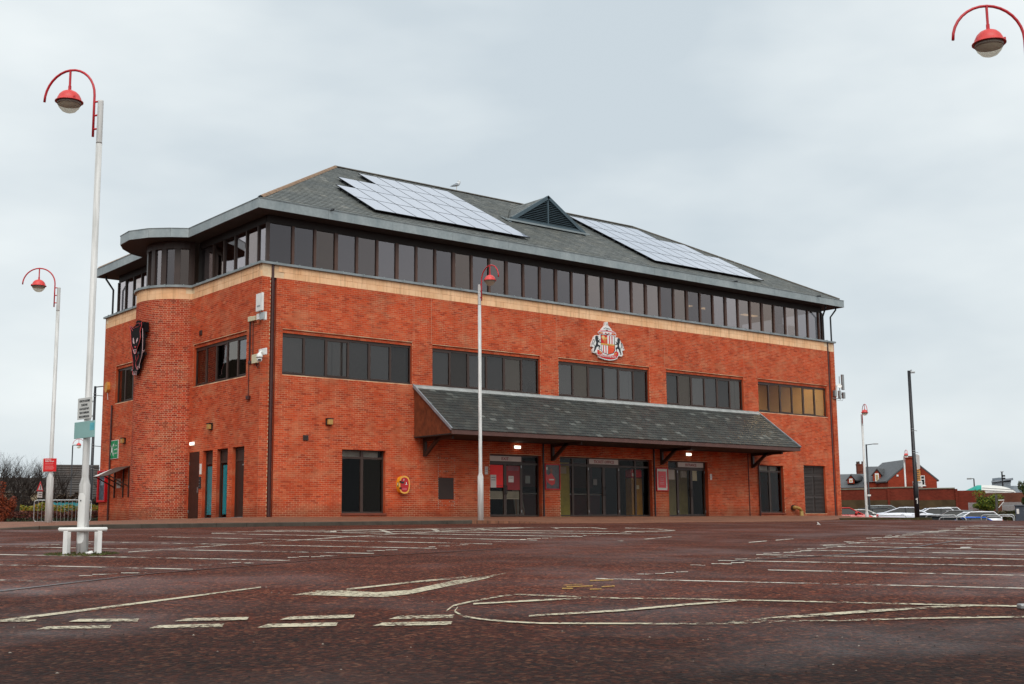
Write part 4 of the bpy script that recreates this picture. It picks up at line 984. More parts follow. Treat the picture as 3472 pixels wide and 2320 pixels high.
# ================================================================== things fixed to the building
# ---- solar arrays
def solarmat():
    t = NT('solar_glass')
    c = t.ramp(t.noise(.7, 3), [(.3, C('#a0a4b8')), (.7, C('#b2b6c8'))])  # sky reflection is put into this pale base; the panels are dark
    t.set(color=c, rough=.14, spec=1.0, ior=2.1, coat=1.0); return t.m
MT['solar'] = solarmat(); MT['solarframe'] = M('solar_frame', '#14161a', .4, .3)
PW, PL = 1.0, 1.74
pgl = MB().box(.022, .022, .012, PW - .022, PL - .022, .034).mesh('panel_glass', MT['solar'])
pf_ = MB(); pf_.box(0, 0, 0, PW - .012, .02, .036); pf_.box(0, PL - .032, 0, PW - .012, PL - .012, .036); pf_.box(0, .02, 0, .02, PL - .032, .036); pf_.box(PW - .032, .02, 0, PW - .012, PL - .032, .036); pf_.box(.01, .01, .002, PW - .02, PL - .02, .01)
pfm = pf_.mesh('panel', MT['solarframe'])
pitch = math.atan(RS)
def solar(label, x0, rowspec, rails_x):
    a = thing('solar_array', label, 'solar panels', (x0, .28, rz(.28) + .14), 0, 'solar arrays on the roof')
    for r_, (c0, c1) in enumerate(rowspec):
        for c in range(c0, c1):
            v = r_ * (PL + .01)
            o = link('panel', pfm, a, (c * PW, v * cosp, v * sinp), (pitch, 0, 0)); link('panel_glass', pgl, o)
        rl = MB()
        for f in (.3, .75):
            v = (r_ + f) * PL; p0 = Vector((c0 * PW - .12, v * cosp, v * sinp - .03)); rl.obox(p0 + Vector(((c1 - c0) * PW / 2 + .12, 0, 0)), ((c1 - c0) * PW / 2 + .12, 0, 0), (0, .02, 0), (0, 0, .03))
            for c in range(c0, c1 + 1): rl.box(c * PW - .02, v * cosp - .02, v * sinp - .16, c * PW + .02, v * cosp + .02, v * sinp - .03)
        rl.obj('rail', MT['solarframe'], a)
    return a
solar('left solar array with stepped left edge, between the hip and the louvre gable', 5.02, [(0, 8), (0, 8), (1, 8), (3, 8)], 0)
solar('right solar array with stepped right edge, beyond the louvre gable', 20.75, [(0, 8), (0, 8), (0, 7), (0, 5)], 0)
# ---- gull on the ridge
gp = Vector((14.41, 7.5, ZR + .07))
gull = thing('gull', 'grey and white gull standing on the roof ridge', 'gull', gp, math.atan2(RGT.y, RGT.x))
mb = MB()
prof = [(-.30, .20, .004, .012), (-.22, .205, .03, .02), (-.12, .235, .062, .055), (0, .27, .085, .085), (.08, .31, .085, .09), (.13, .36, .06, .065), (.145, .42, .045, .05), (.14, .465, .042, .045), (.125, .50, .028, .028), (.12, .515, .004, .004)]
V = []; F = []; NS = 12
for i, (x, z, ry, rzv) in enumerate(prof):
    dx = prof[min(i + 1, 9)][0] - prof[max(i - 1, 0)][0]; dz = prof[min(i + 1, 9)][1] - prof[max(i - 1, 0)][1]; L = math.hypot(dx, dz); ux, uz = -dz / L, dx / L
    for k in range(NS):
        t = 2 * math.pi * k / NS; V.append((x + ux * rzv * math.cos(t), ry * math.sin(t), z + uz * rzv * math.cos(t)))
for i in range(9):
    for k in range(NS): F.append((i * NS + k, i * NS + (k + 1) % NS, (i + 1) * NS + (k + 1) % NS, (i + 1) * NS + k))
mb.add(V, F); fixn(mb.obj('body', M('gull_white', '#d5d8da', .7), gull, True))
for s_ in (-1, 1):
    wb = MB(); wb.add([(.09, s_ * .082, .33), (.0, s_ * .095, .33), (-.15, s_ * .07, .265), (-.33, s_ * .02, .195), (-.2, s_ * .075, .2), (-.02, s_ * .1, .225), (.08, s_ * .09, .26)], [(0, 1, 2, 3, 4, 5, 6)]); wb.add([(p[0], p[1] * 1.12, p[2]) for p in wb.v[:7]], [(6, 5, 4, 3, 2, 1, 0)]); wb.obj('wing', M('gull_grey', '#8d949b', .7), gull)
    MB().tube((.0, s_ * .03, .0), (.01, s_ * .03, .2), .007, .009, 6).obj('leg', M('gull_leg', '#b59a80', .6), gull)
MB().tube((.10, 0, .465), (.045, 0, .455), .014, .004, 6).obj('beak', M('gull_beak', '#a59a6a', .5), gull)
# ---- club crest, traced on the wall plane
def zc(x, y): return 1960 + x / 7.84, 1060 + y / 7.84
def crest_poly(pts, y): return [onY(*zc(a, b), y) for a, b in pts]
crest = thing('club_crest', 'shield-shaped club crest with two black lions and red scrolls on the front wall', 'crest', (17.25, -.06, 7.05))
CO = Vector((17.25, -.06, 7.05))
def cprism(name, pts, y, th, mt):
    P_ = [p - CO for p in crest_poly(pts, y)]
    o = fixn(MB().prism(P_, (0, th, 0)).obj(name, mt, crest)); tb = bmesh.new(); tb.from_mesh(o.data); bmesh.ops.triangulate(tb, faces=[f for f in tb.faces if len(f.verts) > 4]); tb.to_mesh(o.data); tb.free(); return o
cprism('backing', [(722, 250), (792, 252), (800, 345), (880, 430), (900, 480), (1000, 540), (1018, 600), (985, 665), (1040, 665), (1100, 690), (1145, 800), (1180, 830), (1235, 1000), (1170, 1020), (1195, 1120), (1165, 1170), (1075, 1155), (1040, 1230), (960, 1265), (840, 1275), (700, 1250), (560, 1195), (540, 1130), (500, 1110), (490, 1060), (440, 1080), (395, 1060), (385, 1000), (420, 920), (355, 900), (375, 790), (400, 740), (430, 640), (480, 600), (560, 610), (600, 590), (565, 545), (560, 500), (620, 470), (650, 420), (715, 345)], -.10, .10, MT['white'])
lv = -.104
cprism('top_scroll', [(560, 510), (630, 530), (780, 530), (900, 550), (1000, 570), (1000, 610), (900, 600), (740, 575), (570, 560)], lv, .003, MT['redsign'])
cprism('motto_scroll', [(590, 480), (700, 475), (860, 490), (990, 540), (970, 555), (860, 515), (700, 500), (590, 505)], lv - .002, .004, M('pink_scroll', '#d8606c', .5))
for q in ([(590, 520), (650, 528), (640, 552), (600, 548)], [(920, 560), (970, 570), (960, 590), (915, 583)]): cprism('gold_knot', q, lv - .004, .003, MT['gold'])
for cx_, cy_ in ((690, 545), (780, 540), (865, 565)): cprism('wheel_mark', [(cx_ + 34 * math.cos(t), cy_ + 24 * math.sin(t)) for t in [k * .524 for k in range(12)]], lv - .005, .003, MT['white'])
for pts in ([(730, 540), (745, 570), (785, 578), (815, 560), (820, 545), (830, 560), (790, 592), (740, 580)], [(680, 420), (730, 400), (790, 420), (860, 440), (868, 452), (790, 432), (730, 412), (690, 432)], [(765, 290), (778, 290), (778, 340), (765, 340)], [(735, 455), (800, 460), (790, 480), (745, 476)]): cprism('black_line', pts, lv - .007, .003, MT['print'])
SH = [(598, 575), (975, 625), (985, 1010), (950, 1080), (880, 1105), (795, 1125), (720, 1095), (650, 1060), (612, 990)]
cprism('shield_outline', SH, lv, .003, MT['print'])
cprism('quarter', [(612, 592), (778, 612), (782, 838), (618, 812)], lv - .003, .003, MT['redsign']); cprism('quarter', [(778, 606), (962, 632), (962, 855), (782, 835)], lv - .003, .003, MT['white'])
cprism('quarter', [(620, 858), (795, 880), (795, 1108), (720, 1082), (655, 1048), (626, 985)], lv - .003, .003, MT['white']); cprism('quarter', [(803, 880), (968, 892), (968, 1005), (935, 1070), (805, 1108)], lv - .003, .003, MT['orange'])
for a_ in (822, 888): cprism('stripe', [(a_, 612 + (a_ - 778) * .14), (a_ + 26, 616 + (a_ - 778) * .14), (a_ + 28, 840 + (a_ - 800) * .1), (a_ + 4, 838 + (a_ - 800) * .1)], lv - .005, .003, MT['redsign'])
for a_ in (660, 727): cprism('stripe', [(a_, 862 + (a_ - 620) * .12), (a_ + 25, 866 + (a_ - 620) * .12), (a_ + 30, 1080 + (a_ - 680) * .3), (a_ + 6, 1070 + (a_ - 680) * .3)], lv - .005, .003, MT['redsign'])
cprism('gold_bar', [(610, 808), (970, 852), (970, 890), (610, 852)], lv - .006, .003, MT['gold'])
cprism('sun_disc', [(668 + 44 * math.cos(k * .4), 655 + 46 * math.sin(k * .4)) for k in range(16)], lv - .006, .003, M('pale_gold', '#ecc483', .5)); cprism('arch', [(700, 690), (740, 650), (775, 665), (778, 720), (760, 700), (748, 700), (748, 810), (735, 806), (730, 712), (705, 712), (700, 800), (688, 798), (684, 735), (650, 730), (655, 700)], lv - .007, .003, MT['gold'])
for k in range(4): cprism('bridge_line', [(826 + 34 * k, 930 + 6 * k), (832 + 34 * k, 931 + 6 * k), (834 + 33 * k, 1098 - 14 * k), (828 + 33 * k, 1100 - 14 * k)], lv - .005, .003, MT['redsign'])
cprism('bridge_arch', [(808, 908), (880, 905), (945, 930), (965, 965), (950, 960), (900, 930), (830, 925), (808, 935)], lv - .006, .003, M('arch_orange', '#e8763f', .5))
def mirror(pts): return [(1588 - x + 40 * (0), y + (x - 794) * -.0 + (794 - x) * .26 * 1.0 + 0) for x, y in pts]
LION = [(455, 640), (480, 612), (515, 620), (548, 650), (525, 665), (552, 690), (530, 705), (545, 745), (585, 700), (590, 720), (560, 760), (610, 795), (605, 806), (540, 790), (530, 820), (545, 862), (582, 870), (590, 905), (565, 950), (600, 985), (590, 998), (548, 965), (552, 900), (520, 905), (495, 920), (470, 985), (435, 1040), (455, 1050), (420, 1055), (410, 1030), (430, 980), (440, 905), (470, 860), (485, 800), (460, 730), (455, 680)]
cprism('lion', LION, lv, .003, MT['print']); cprism('lion_tail', [(435, 885), (412, 850), (415, 800), (432, 760), (432, 735), (412, 722), (395, 760), (390, 830), (365, 870), (365, 850), (378, 820), (385, 750), (405, 712), (430, 712), (445, 740), (442, 770), (428, 810), (425, 845), (445, 875)], lv - .001, .003, MT['print'])
LR = [(1115 - (x - 455) * .86, y + 68 + (x - 455) * -.06) for x, y in LION]
cprism('lion', LR, lv, .003, MT['print']); cprism('lion_tail', [(1130, 955), (1150, 920), (1150, 870), (1138, 830), (1142, 812), (1165, 815), (1180, 850), (1190, 920), (1212, 965), (1205, 990), (1185, 940), (1172, 865), (1158, 830), (1152, 840), (1164, 880), (1162, 930), (1140, 968)], lv - .001, .003, MT['print'])
for q, g in (([(515, 985), (560, 1000), (640, 1060), (650, 1100), (540, 1110), (512, 1090)], [(550, 1028), (600, 1040), (640, 1082), (600, 1075), (560, 1055)]), ([(950, 1120), (970, 1060), (1010, 1030), (1072, 1060), (1072, 1150), (1030, 1165)], [(955, 1118), (985, 1085), (1035, 1075), (1020, 1105), (970, 1122)])):
    cprism('scroll_end', q, lv - .001, .003, MT['redsign']); cprism('gold_scroll', g, lv - .004, .003, MT['gold'])
cprism('name_scroll', [(545, 1090), (640, 1110), (720, 1125), (800, 1140), (900, 1140), (1040, 1120), (1048, 1180), (1035, 1205), (960, 1238), (840, 1245), (700, 1222), (570, 1175), (550, 1140)], lv - .005, .003, MT['redsign'])
a_, b_ = onY(*zc(565, 1160), lv - .02), onY(*zc(1030, 1215), lv - .02)
text('crest_name', 'SUNDERLAND A.F.C.', .105, MT['white'], crest, (a_ + b_) / 2 - CO + Vector((0, 0, .0)), (b_ - a_), (0, 0, 1), (b_ - a_).length, bold=.01)
for i_, (xx, yy, s_) in enumerate([]): pass
# ---- black panther relief on the tower
PX = -1.62
def zp(x, y): return 400 + x / 6.533, 1060 + y / 6.533
PO = onX(*zp(400, 1380), PX)
panther = thing('panther_relief', 'black panther relief with red neon outline on the round brick tower', 'wall sculpture', PO)
def pp_(pts, off): return [onX(*zp(a, b), PX + off) - PO for a, b in pts]
def pprism(name, pts, off, th, mt):
    o = fixn(MB().prism(pp_(pts, off), (th, 0, 0)).obj(name, mt, panther)); tb = bmesh.new(); tb.from_mesh(o.data); bmesh.ops.triangulate(tb, faces=[f for f in tb.faces if len(f.verts) > 4]); tb.to_mesh(o.data); tb.free(); return o
MT['panther'] = M('panther_black', '#120d10', .7, 0, .15, 3, .15); MT['neon'] = M('red_outline', '#d2474b', .4, 0, .1); MT['neonw'] = M('pale_outline', '#dcb8bb', .4)
BODY = [(405, 235), (410, 190), (435, 172), (470, 175), (490, 205), (520, 205), (552, 330), (556, 560), (560, 700), (545, 880), (520, 1020), (480, 1120), (470, 1240), (440, 1268), (430, 1300), (432, 1340), (405, 1375), (355, 1390), (322, 1378), (318, 1290), (335, 1250), (330, 1100), (312, 960), (290, 760), (300, 560), (330, 330), (370, 300)]
pprism('body', BODY, .02, .10, MT['panther']); pprism('haunch', [(360, 320), (400, 250), (440, 230), (490, 240), (530, 205), (582, 205), (575, 420), (520, 430), (430, 420)], .05, .2, MT['panther'])
HEAD = [(260, 300), (300, 318), (345, 352), (400, 322), (450, 315), (520, 208), (522, 300), (490, 430), (497, 560), (470, 680), (430, 780), (410, 830), (400, 905), (375, 918), (352, 900), (335, 830), (300, 740), (288, 600), (282, 430)]
pprism('head', HEAD, -.06, .07, MT['panther'])
def outline(name, pts, off, mt, closed=False, r=.009):
    P_ = pp_(pts + ([pts[0]] if closed else []), off); return MB().path(P_, r, 5).obj(name, mt, panther)
outline('head_outline', HEAD[:14], -.07, MT['neon']); outline('head_outline', [(522, 300), (490, 430), (497, 560), (470, 680), (430, 780), (410, 830), (400, 905), (375, 918), (352, 900), (335, 830), (300, 740), (288, 600), (282, 430), (260, 300)], -.07, MT['neon'])
outline('ear_line', [(275, 318), (325, 405)], -.07, MT['neon']); outline('ear_line', [(505, 320), (485, 420)], -.07, MT['neon'])
outline('back_outline', [(372, 300), (410, 250), (450, 232), (488, 240)], -.0, MT['neon'])
outline('body_outline', [(545, 340), (550, 560), (545, 780), (530, 950), (490, 1090), (470, 1160), (472, 1230)], .005, MT['neonw'])
outline('body_outline', [(290, 760), (312, 960), (330, 1100), (335, 1250), (318, 1300), (325, 1375), (355, 1388)], .005, MT['neon'])
outline('leg_outline', [(460, 920), (440, 1020), (400, 1090), (392, 1150), (405, 1220), (430, 1262)], .005, MT['neon']); outline('leg_outline', [(388, 950), (400, 1060)], .005, MT['neon'])
outline('claw_line', [(540, 830), (560, 850), (592, 828), (578, 862), (545, 885)], .0, MT['neonw'])
for x in (340, 372, 402): outline('paw_line', [(x, 1385), (x - 2, 1345), (x + 12, 1300)], .005, MT['neonw'], False, .011)
for x in (418, 440): outline('paw_line', [(x, 1262), (x + 4, 1225), (x + 14, 1190)], .005, MT['neonw'], False, .011)
for q in ([(330, 575), (342, 560), (352, 640), (360, 690), (338, 690), (328, 650)], [(440, 560), (432, 620), (405, 672), (398, 668), (410, 600), (430, 565)]): pprism('eye', q, -.075, .012, MT['neonw'])
pprism('nose', [(360, 750), (400, 748), (382, 790)], -.075, .012, MT['redsign']); outline('mouth', [(335, 830), (355, 855), (362, 900), (375, 908), (392, 900), (398, 850), (412, 830), (380, 828), (335, 830)], -.075, MT['neonw'], False, .011)
MB().box(-.04 + .0, -.3, .8, .35, -.1, .9).obj('fixing', MT['black'], panther); MB().box(.0, -.3, 1.5, .4, -.1, 1.6).obj('fixing', MT['black'], panther)
# ---- bulkhead wall lights
def wall_light(label, pos, side, lit=False):
    o = thing('wall_light', label, 'wall light', pos, 0 if side == 'F' else -math.pi / 2, 'bulkhead lights on the brick walls')
    MB().bev(-.13, -.05, -.13, .13, 0, .13, .012).obj('back_plate', MT['black'], o); MB().bev(-.10, -.16, -.11, .11, -.05, .10, .02).obj('diffuser', MT['amber'], o); MB().box(-.13, -.17, .10, .13, 0, .13).obj('hood', MT['black'], o)
    return o
p = onY(1113.6, 1431); wall_light('amber bulkhead light on the front wall above the left ground-floor window', (p.x, -.004, p.z), 'F')
p = onX(717, 1447); wall_light('amber bulkhead light above the row of side doors', (-.004, p.y, p.z), 'L')
p = onX(423, 1495); wall_light('amber bulkhead light between the round tower and the green sign', (-.004, p.y, p.z), 'L')
def strip_light(label, pos, side):
    o = thing('emergency_light', label, 'emergency light', pos, 0 if side == 'F' else -math.pi / 2, 'lit emergency lights')
    MB().bev(-.17, -.03, -.07, .17, 0, .07, .008).obj('base', MT['white'], o); MB().bev(-.15, -.09, -.055, .15, -.03, .055, .012).obj('lit_diffuser', MT['lamp'], o); return o
strip_light('lit white emergency light over the exit doors', (11.91, -.004, 2.87), 'F'); strip_light('lit white emergency light over the entrance doors', (22.32, -.004, 2.88), 'F'); p = onX(655, 1505); strip_light('lit white emergency light above the leftmost side door by the tower', (-.004, p.y, p.z), 'L')
def vent_brick(label, pos, side):
    o = thing('air_vent', label, 'vent', pos, 0 if side == 'F' else -math.pi / 2); MB().bev(-.11, -.03, -.1, .11, 0, .1, .006).obj('vent_body', MT['frame'], o)
    for k in range(4): MB().box(-.09, -.04, -.08 + k * .045, .09, -.028, -.06 + k * .045).obj('slat', MT['door'], o)
vent_brick('small brown air vent on the front wall left of the ground-floor window', (1.89, -.004, 2.88), 'F'); p = onX(682, 1129); vent_brick('small brown air vent high on the side wall next to the tower', (-.004, p.y, p.z), 'L')
# ---- header signs
def header(label, x0, x1, z0, z1, s):
    o = thing('header_sign', label, 'sign', ((x0 + x1) / 2, YG - .02, z0), 0, 'door header signs'); hw = (x1 - x0) / 2
    MB().bev(-hw, -.02, 0, hw, .015, z1 - z0, .006).obj('board', MT['sgrey'], o); text('lettering', s, .12, M('sign_red', '#96101c', .5), o, (0, -.024, .045), (1, 0, 0), (0, 0, 1), len(s) * .095, bold=.016)
header('pale EXIT sign above the left pair of doors', 10.50, 12.25, 2.28, 2.49, 'EXIT'); header('pale TICKET OFFICE sign above the middle pair of doors', 16.12, 17.88, 2.29, 2.51, 'TICKET OFFICE'); header('pale ENTRANCE sign above the right pair of doors', 21.76, 23.49, 2.29, 2.51, 'ENTRANCE')
# ---- poster cases
def case(label, x0, x1, z0, z1, kind):
    o = thing('poster_case', label, 'poster case', ((x0 + x1) / 2, -.004, z0), 0, 'red framed poster cases'); hw = (x1 - x0) / 2; h = z1 - z0
    mb = MB(); mb.bev(-hw, -.06, 0, hw, -.0, .045, .006); mb.bev(-hw, -.06, h - .045, hw, 0, h, .006); mb.bev(-hw, -.06, .045, -hw + .045, 0, h - .045, .006); mb.bev(hw - .045, -.06, .045, hw, 0, h - .045, .006); mb.obj('case_frame', MT['redpaint'], o)
    if kind == 'shirt':
        t = NT('shirt_poster'); t.set(color=t.ramp(t.noise(4, 4), [(.3, C('#2a2630')), (.55, C('#57525c')), (.75, C('#3a3038'))]), rough=.4); MB().box(-hw + .045, -.02, .045, hw - .045, -.005, h - .045).obj('poster', t.m, o)
        fixn(MB().prism([(-.27, -.024, .30), (-.05, -.024, .18), (.12, -.024, .25), (.16, -.024, .45), (.02, -.024, .62), (-.08, -.024, .72), (-.22, -.024, .60), (-.34, -.024, .68), (-.36, -.024, .45)], (0, .003, 0)).obj('red_figure', MT['redsign'], o)); fixn(MB().prism([(-.12, -.028, .70), (-.02, -.028, .68), (.0, -.028, .85), (-.08, -.028, .92), (-.14, -.028, .84)], (0, .003, 0)).obj('figure_head', M('poster_skin', '#8a5a4c', .6), o))
        MB().box(-.2, -.03, .40, .08, -.027, .45).obj('white_line', MT['white'], o); MB().box(-.36, -.03, .84, -.28, -.027, .96).obj('white_badge', MT['white'], o)
    else:
        MB().box(-hw + .045, -.02, .045, hw - .045, -.005, h - .045).obj('poster', MT['white'], o); MB().box(-hw + .14, -.026, .15, hw - .13, -.02, h - .16).obj('red_sheet', M('pink_red', '#f3203a', .5), o)
        for k, (z, w_) in enumerate(((h - .4, .16), (h - .52, .24), (h - .6, .2), (h - .7, .26), (.38, .24), (.3, .28))): MB().box(-w_ / 2, -.029, z, w_ / 2, -.026, z + .02).obj('printed_line', M('pale_print', '#e88a94', .5), o)
    MB().box(-hw + .045, -.045, .045, hw - .045, -.042, h - .045).obj('pane', MT['clear'], o)
case('red poster case with a dark shirt advert between exit doors and ticket office', 13.42, 14.27, 1.13, 2.22, 'shirt'); case('red poster case with a white bordered red sheet left of the entrance', 20.12, 20.90, 1.15, 2.21, 'sheet')
# notices
def notice(label, x, z, w_, h, mt, y=-.004, rows_=3):
    o = thing('paper_notice', label, 'notice', (x, y, z)); MB().box(-w_ / 2, -.008, -h / 2, w_ / 2, 0, h / 2).obj('sheet', mt, o)
    for k in range(rows_): MB().box(-w_ * .36, -.0105, h * (.28 - .2 * k), w_ * .36, -.008, h * (.32 - .2 * k)).obj('printed_line', MT['print'], o)
notice('small cream wall notice left of the exit doors', 10.29, 1.87, .16, .32, MT['sgrey']); notice('small white wall notice right of the entrance doors', 23.87, 1.86, .13, .28, MT['white'])
notice('tall pale paper stuck on the left exit door', 10.78, 1.45, .30, .52, MT['sgrey'], YG + .004, 2); notice('square pale paper stuck on the right exit door', 11.72, 1.55, .27, .26, MT['sgrey'], YG + .004, 2); notice('grey square paper in the window beside the exit doors', 12.66, 1.55, .26, .32, M('grey_paper', '#7d8282', .7), YG + .045, 0); notice('small grey paper on the left ticket office door', 16.5, 1.5, .24, .26, M('dim_paper', '#6c6a68', .7), YG + .02, 0); notice('pale sheet at the top of the window beside the entrance', 21.33, 1.95, .5, .5, MT['sgrey'], YG + .045, 0); notice('pale sheet at the top of the left entrance door', 22.2, 1.95, .4, .3, M('dim_paper2', '#8d8880', .7), YG + .045, 0); notice('cream sheet at the top of the right entrance door', 22.95, 1.9, .3, .46, MT['cream'], YG + .045, 0)
def panel(name, label, x0, x1, z0, z1, y, mt, cat):
    o = thing(name, label, cat, ((x0 + x1) / 2, y, z0)); MB().bev(-(x1 - x0) / 2, 0, 0, (x1 - x0) / 2, .02, z1 - z0, .004).obj('board', mt, o); return o
o = panel('poster_or_reflection', 'bright red poster behind the left exit door', 10.62, 11.30, 1.2, 2.12, YG + .008, M('bright_red_poster', '#ff1712', .5), 'poster'); MB().box(-.3, -.004, .04, .3, 0, .1).obj('lower_edge', MT['redpaint'], o)
o = panel('poster_or_reflection', 'dim red panel standing for a red reflection in the right exit door', 11.48, 12.2, 1.1, 2.1, YG + .008, M('dull_red_reflection', '#8a1a1e', .5), 'poster'); MB().box(-.3, -.004, .8, .3, 0, .98).obj('pale_top', M('pinkish', '#7a4a52', .6), o)  # dull red reflection on the glass, painted as a panel
o = panel('frosted_band', 'pale grey frosted band low across the left exit door', 10.60, 11.32, .72, 1.05, YG + .05, M('frost', '#8d8a7c', .6), 'glass film'); MB().box(-.3, -.003, .02, .3, 0, .03).obj('edge_line', MT['sgrey'], o)
o = panel('frosted_band', 'pale grey frosted band low across the right exit door', 11.48, 12.2, .72, 1.05, YG + .05, M('frost2', '#8d8a7c', .6), 'glass film'); MB().box(-.3, -.003, .02, .3, 0, .03).obj('edge_line', MT['sgrey'], o)
# things inside the ticket hall, seen through the glass
o = thing('display_column', 'tall yellow-green display column behind the ticket office window', 'display', (15.5, 1.2, 0)); MB().bev(-.42, 0, 0, .42, .3, 2.4, .02).obj('column', M('yellow_green', '#b5a63e', .6), o); MB().box(-.2, -.03, 1.9, .2, 0, 2.2).obj('header', MT['cream'], o)
o = thing('ticket_machine', 'yellow ticket machine with red top behind the right-hand ticket office window', 'machine', (19.5, .6, 0)); MB().bev(-.34, 0, 0, .34, .4, 1.75, .02).obj('cabinet', M('ochre', '#a3741c', .5), o); MB().bev(-.34, 0, 1.77, .34, .4, 2.15, .04).obj('red_top', MT['redsign'], o); MB().box(-.05, -.02, 1.25, .12, 0, 1.42).obj('label_card', MT['cream'], o); MB().box(-.3, -.02, 1.82, -.16, 0, 1.98).obj('number_card', MT['white'], o)
o = thing('ticket_counter', 'long dark ticket counter deep inside the hall', 'counter', (17.2, 3.4, 0)); MB().bev(-2.6, 0, 0, 2.6, .6, 1.05, .02).obj('counter_body', M('counter_red', '#5a1d1e', .6), o); MB().bev(-2.65, -.06, 1.05, 2.65, .62, 1.1, .01).obj('counter_top', MT['sgrey'], o); MB().box(-2.6, .5, 1.4, 2.6, .55, 2.6).obj('back_screen', M('screen_red', '#4a1416', .6), o)
o = thing('banner_stand', 'cream roll-up banner beyond the entrance doors', 'banner', (22.6, 1.1, 0)); MB().box(-.6, 0, .05, .8, .02, 2.3).obj('banner_sheet', M('olive_cream', '#8d8250', .7), o); MB().bev(-.62, -.1, 0, .82, .12, .06, .01).obj('foot', MT['grey'], o)
o = thing('easel', 'pale A-frame easel inside beside the exit doors', 'easel', (12.8, .9, 0)); MB().obox((0, .1, .65), (.26, 0, 0), (0, .01, 0), (0, .12, .62)).obj('board', M('easel_grey', '#77736c', .7), o); [MB().tube((s_ * .24, -.05, 0), (s_ * .05, .25, 1.3), .02).obj('leg', MT['wood'], o) for s_ in (-1, 1)]
# ---- defibrillator cabinet
ox, oz = 6.13, 1.225
o = thing('defibrillator_cabinet', 'yellow oval defibrillator cabinet with red window on the front wall', 'defibrillator', (ox, -.004, oz))
def oval(w_, h, y): return [(w_ * (1 if math.cos(t) > 0 else -1) * abs(math.cos(t)) ** .8, y, (h - w_) * (1 if math.sin(t) > 0 else -1) * min(1, abs(math.sin(t)) * 1.3) + w_ * math.sin(t)) for t in [k * math.pi / 14 for k in range(28)]]
fixn(MB().prism(oval(.24, .33, 0), (0, -.19, 0)).obj('shell', MT['yellow'], o)); fixn(MB().prism(oval(.25, .34, -.19), (0, -.02, 0)).obj('door_rim', M('rim_yellow', '#f2b04a', .35), o)); fixn(MB().prism(oval(.195, .28, -.21), (0, -.008, 0)).obj('red_window', M('window_red', '#b3060c', .15), o))
MB().box(-.15, -.225, .05, -.03, -.218, .12).obj('black_screen', MT['print'], o); MB().box(.03, -.225, .0, .12, -.218, .02).obj('white_mark', MT['white'], o); MB().box(.06, -.225, .02, .09, -.218, .1).obj('white_mark', MT['white'], o); MB().box(-.12, -.225, -.2, .1, -.218, -.13).obj('pale_label', M('pale_pink', '#c8545c', .5), o); MB().box(-.05, -.225, .15, -.03, -.218, .22).obj('white_mark', MT['white'], o)
for z in (.11, -.13): MB().bev(-.235, -.235, z - .035, -.15, -.2, z + .035, .006).obj('catch', M('catch_red', '#4a0a08', .5), o)
MB().box(-.246, -.14, -.07, -.238, -.08, .09).obj('green_label', MT['green'], o); MB().box(-.249, -.13, -.02, -.245, -.09, .07).obj('label_sheet', MT['white'], o)
# ---- blanked hatch on the wall under the canopy
o = thing('wall_hatch', 'dark blanked hatch on the brick wall left of the exit', 'hatch', (8.25, -.004, .69)); MB().bev(-.37, -.02, 0, .37, 0, .85, .005).obj('plate', M('hatch_brown', '#33211b', .6), o)
pts = [(-.37, .0), (.43, .0)]
k = 0
for z in [i * .09 for i in range(-4, 19)]:
    for x in (-.37, .43):
        if random.random() < .8: MB().box(x - .012, -.012, z - .012, x + .012, -.0, z + .012 + random.uniform(0, .03)).obj('filler_spot', M('filler', '#b3a495', .8) if k == 0 else bpy.data.materials['filler'], o); k = 1
for x in [-.28 + .09 * i for i in range(8)]:
    for z in (-.08, -.24, 1.1, 1.62):
        if random.random() < .5: MB().box(x - .014, -.012, z - .014, x + .014, 0, z + .014).obj('filler_spot', bpy.data.materials['filler'], o)
# ---- green assembly sign, notice case, shelter hood and bell on the far part of the side wall
g0 = onX(300 + 300 / 3.92, 1400 + 375 / 3.92); g1 = onX(300 + 400 / 3.92, 1400 + 605 / 3.92)
o = thing('assembly_sign', 'green and white assembly point sign on the side wall', 'sign', (-.004, (g0.y + g1.y) / 2, g1.z), -math.pi / 2); hw = (g0.y - g1.y) / 2; h = g0.z - g1.z
MB().bev(-hw, -.04, 0, hw, 0, h, .006).obj('rim', MT['white'], o); MB().box(-hw + .02, -.043, .02, hw - .02, -.04, h - .02).obj('board', MT['green'], o)
for sx in (-1, 1):
    for sz in (-1, 1):
        cx_, cz = -hw * .45 + sx * .14, h * .5 + sz * .2
        fixn(MB().prism([(cx_ - sx * .06, -.046, cz - sz * .09), (cx_ + sx * .05, -.046, cz - sz * .04), (cx_ + sx * .05, -.046, cz + sz * .07), (cx_ - sx * .01, -.046, cz + sz * .05)], (0, .003, 0)).obj('corner_arrow', MT['white'], o))
for dx, hh in ((-.05, .2), (0, .26), (.05, .2)): MB().box(-hw * .45 + dx - .02, -.047, h * .36, -hw * .45 + dx + .02, -.043, h * .36 + hh).obj('figure', MT['white'], o)
MB().box(.02, -.046, .06, .028, -.043, h - .06).obj('divider', MT['white'], o)
for s_, zz in (('Fire', .66), ('assembly', .46), ('point', .26)): text('lettering', s_, .075, MT['white'], o, (hw * .52, -.046, h * zz), (1, 0, 0), (0, 0, 1), min(.34, .06 * len(s_)))
c0 = onX(300 + 145 / 3.92, 1400 + 800 / 3.92); c1 = onX(300 + 240 / 3.92, 1400 + 1190 / 3.92)
o = thing('notice_case', 'red framed glazed notice case on the far end of the side wall', 'notice case', (-.004, (14.98 + 14.0) / 2, .85), -math.pi / 2); hw = .48; h = 1.4
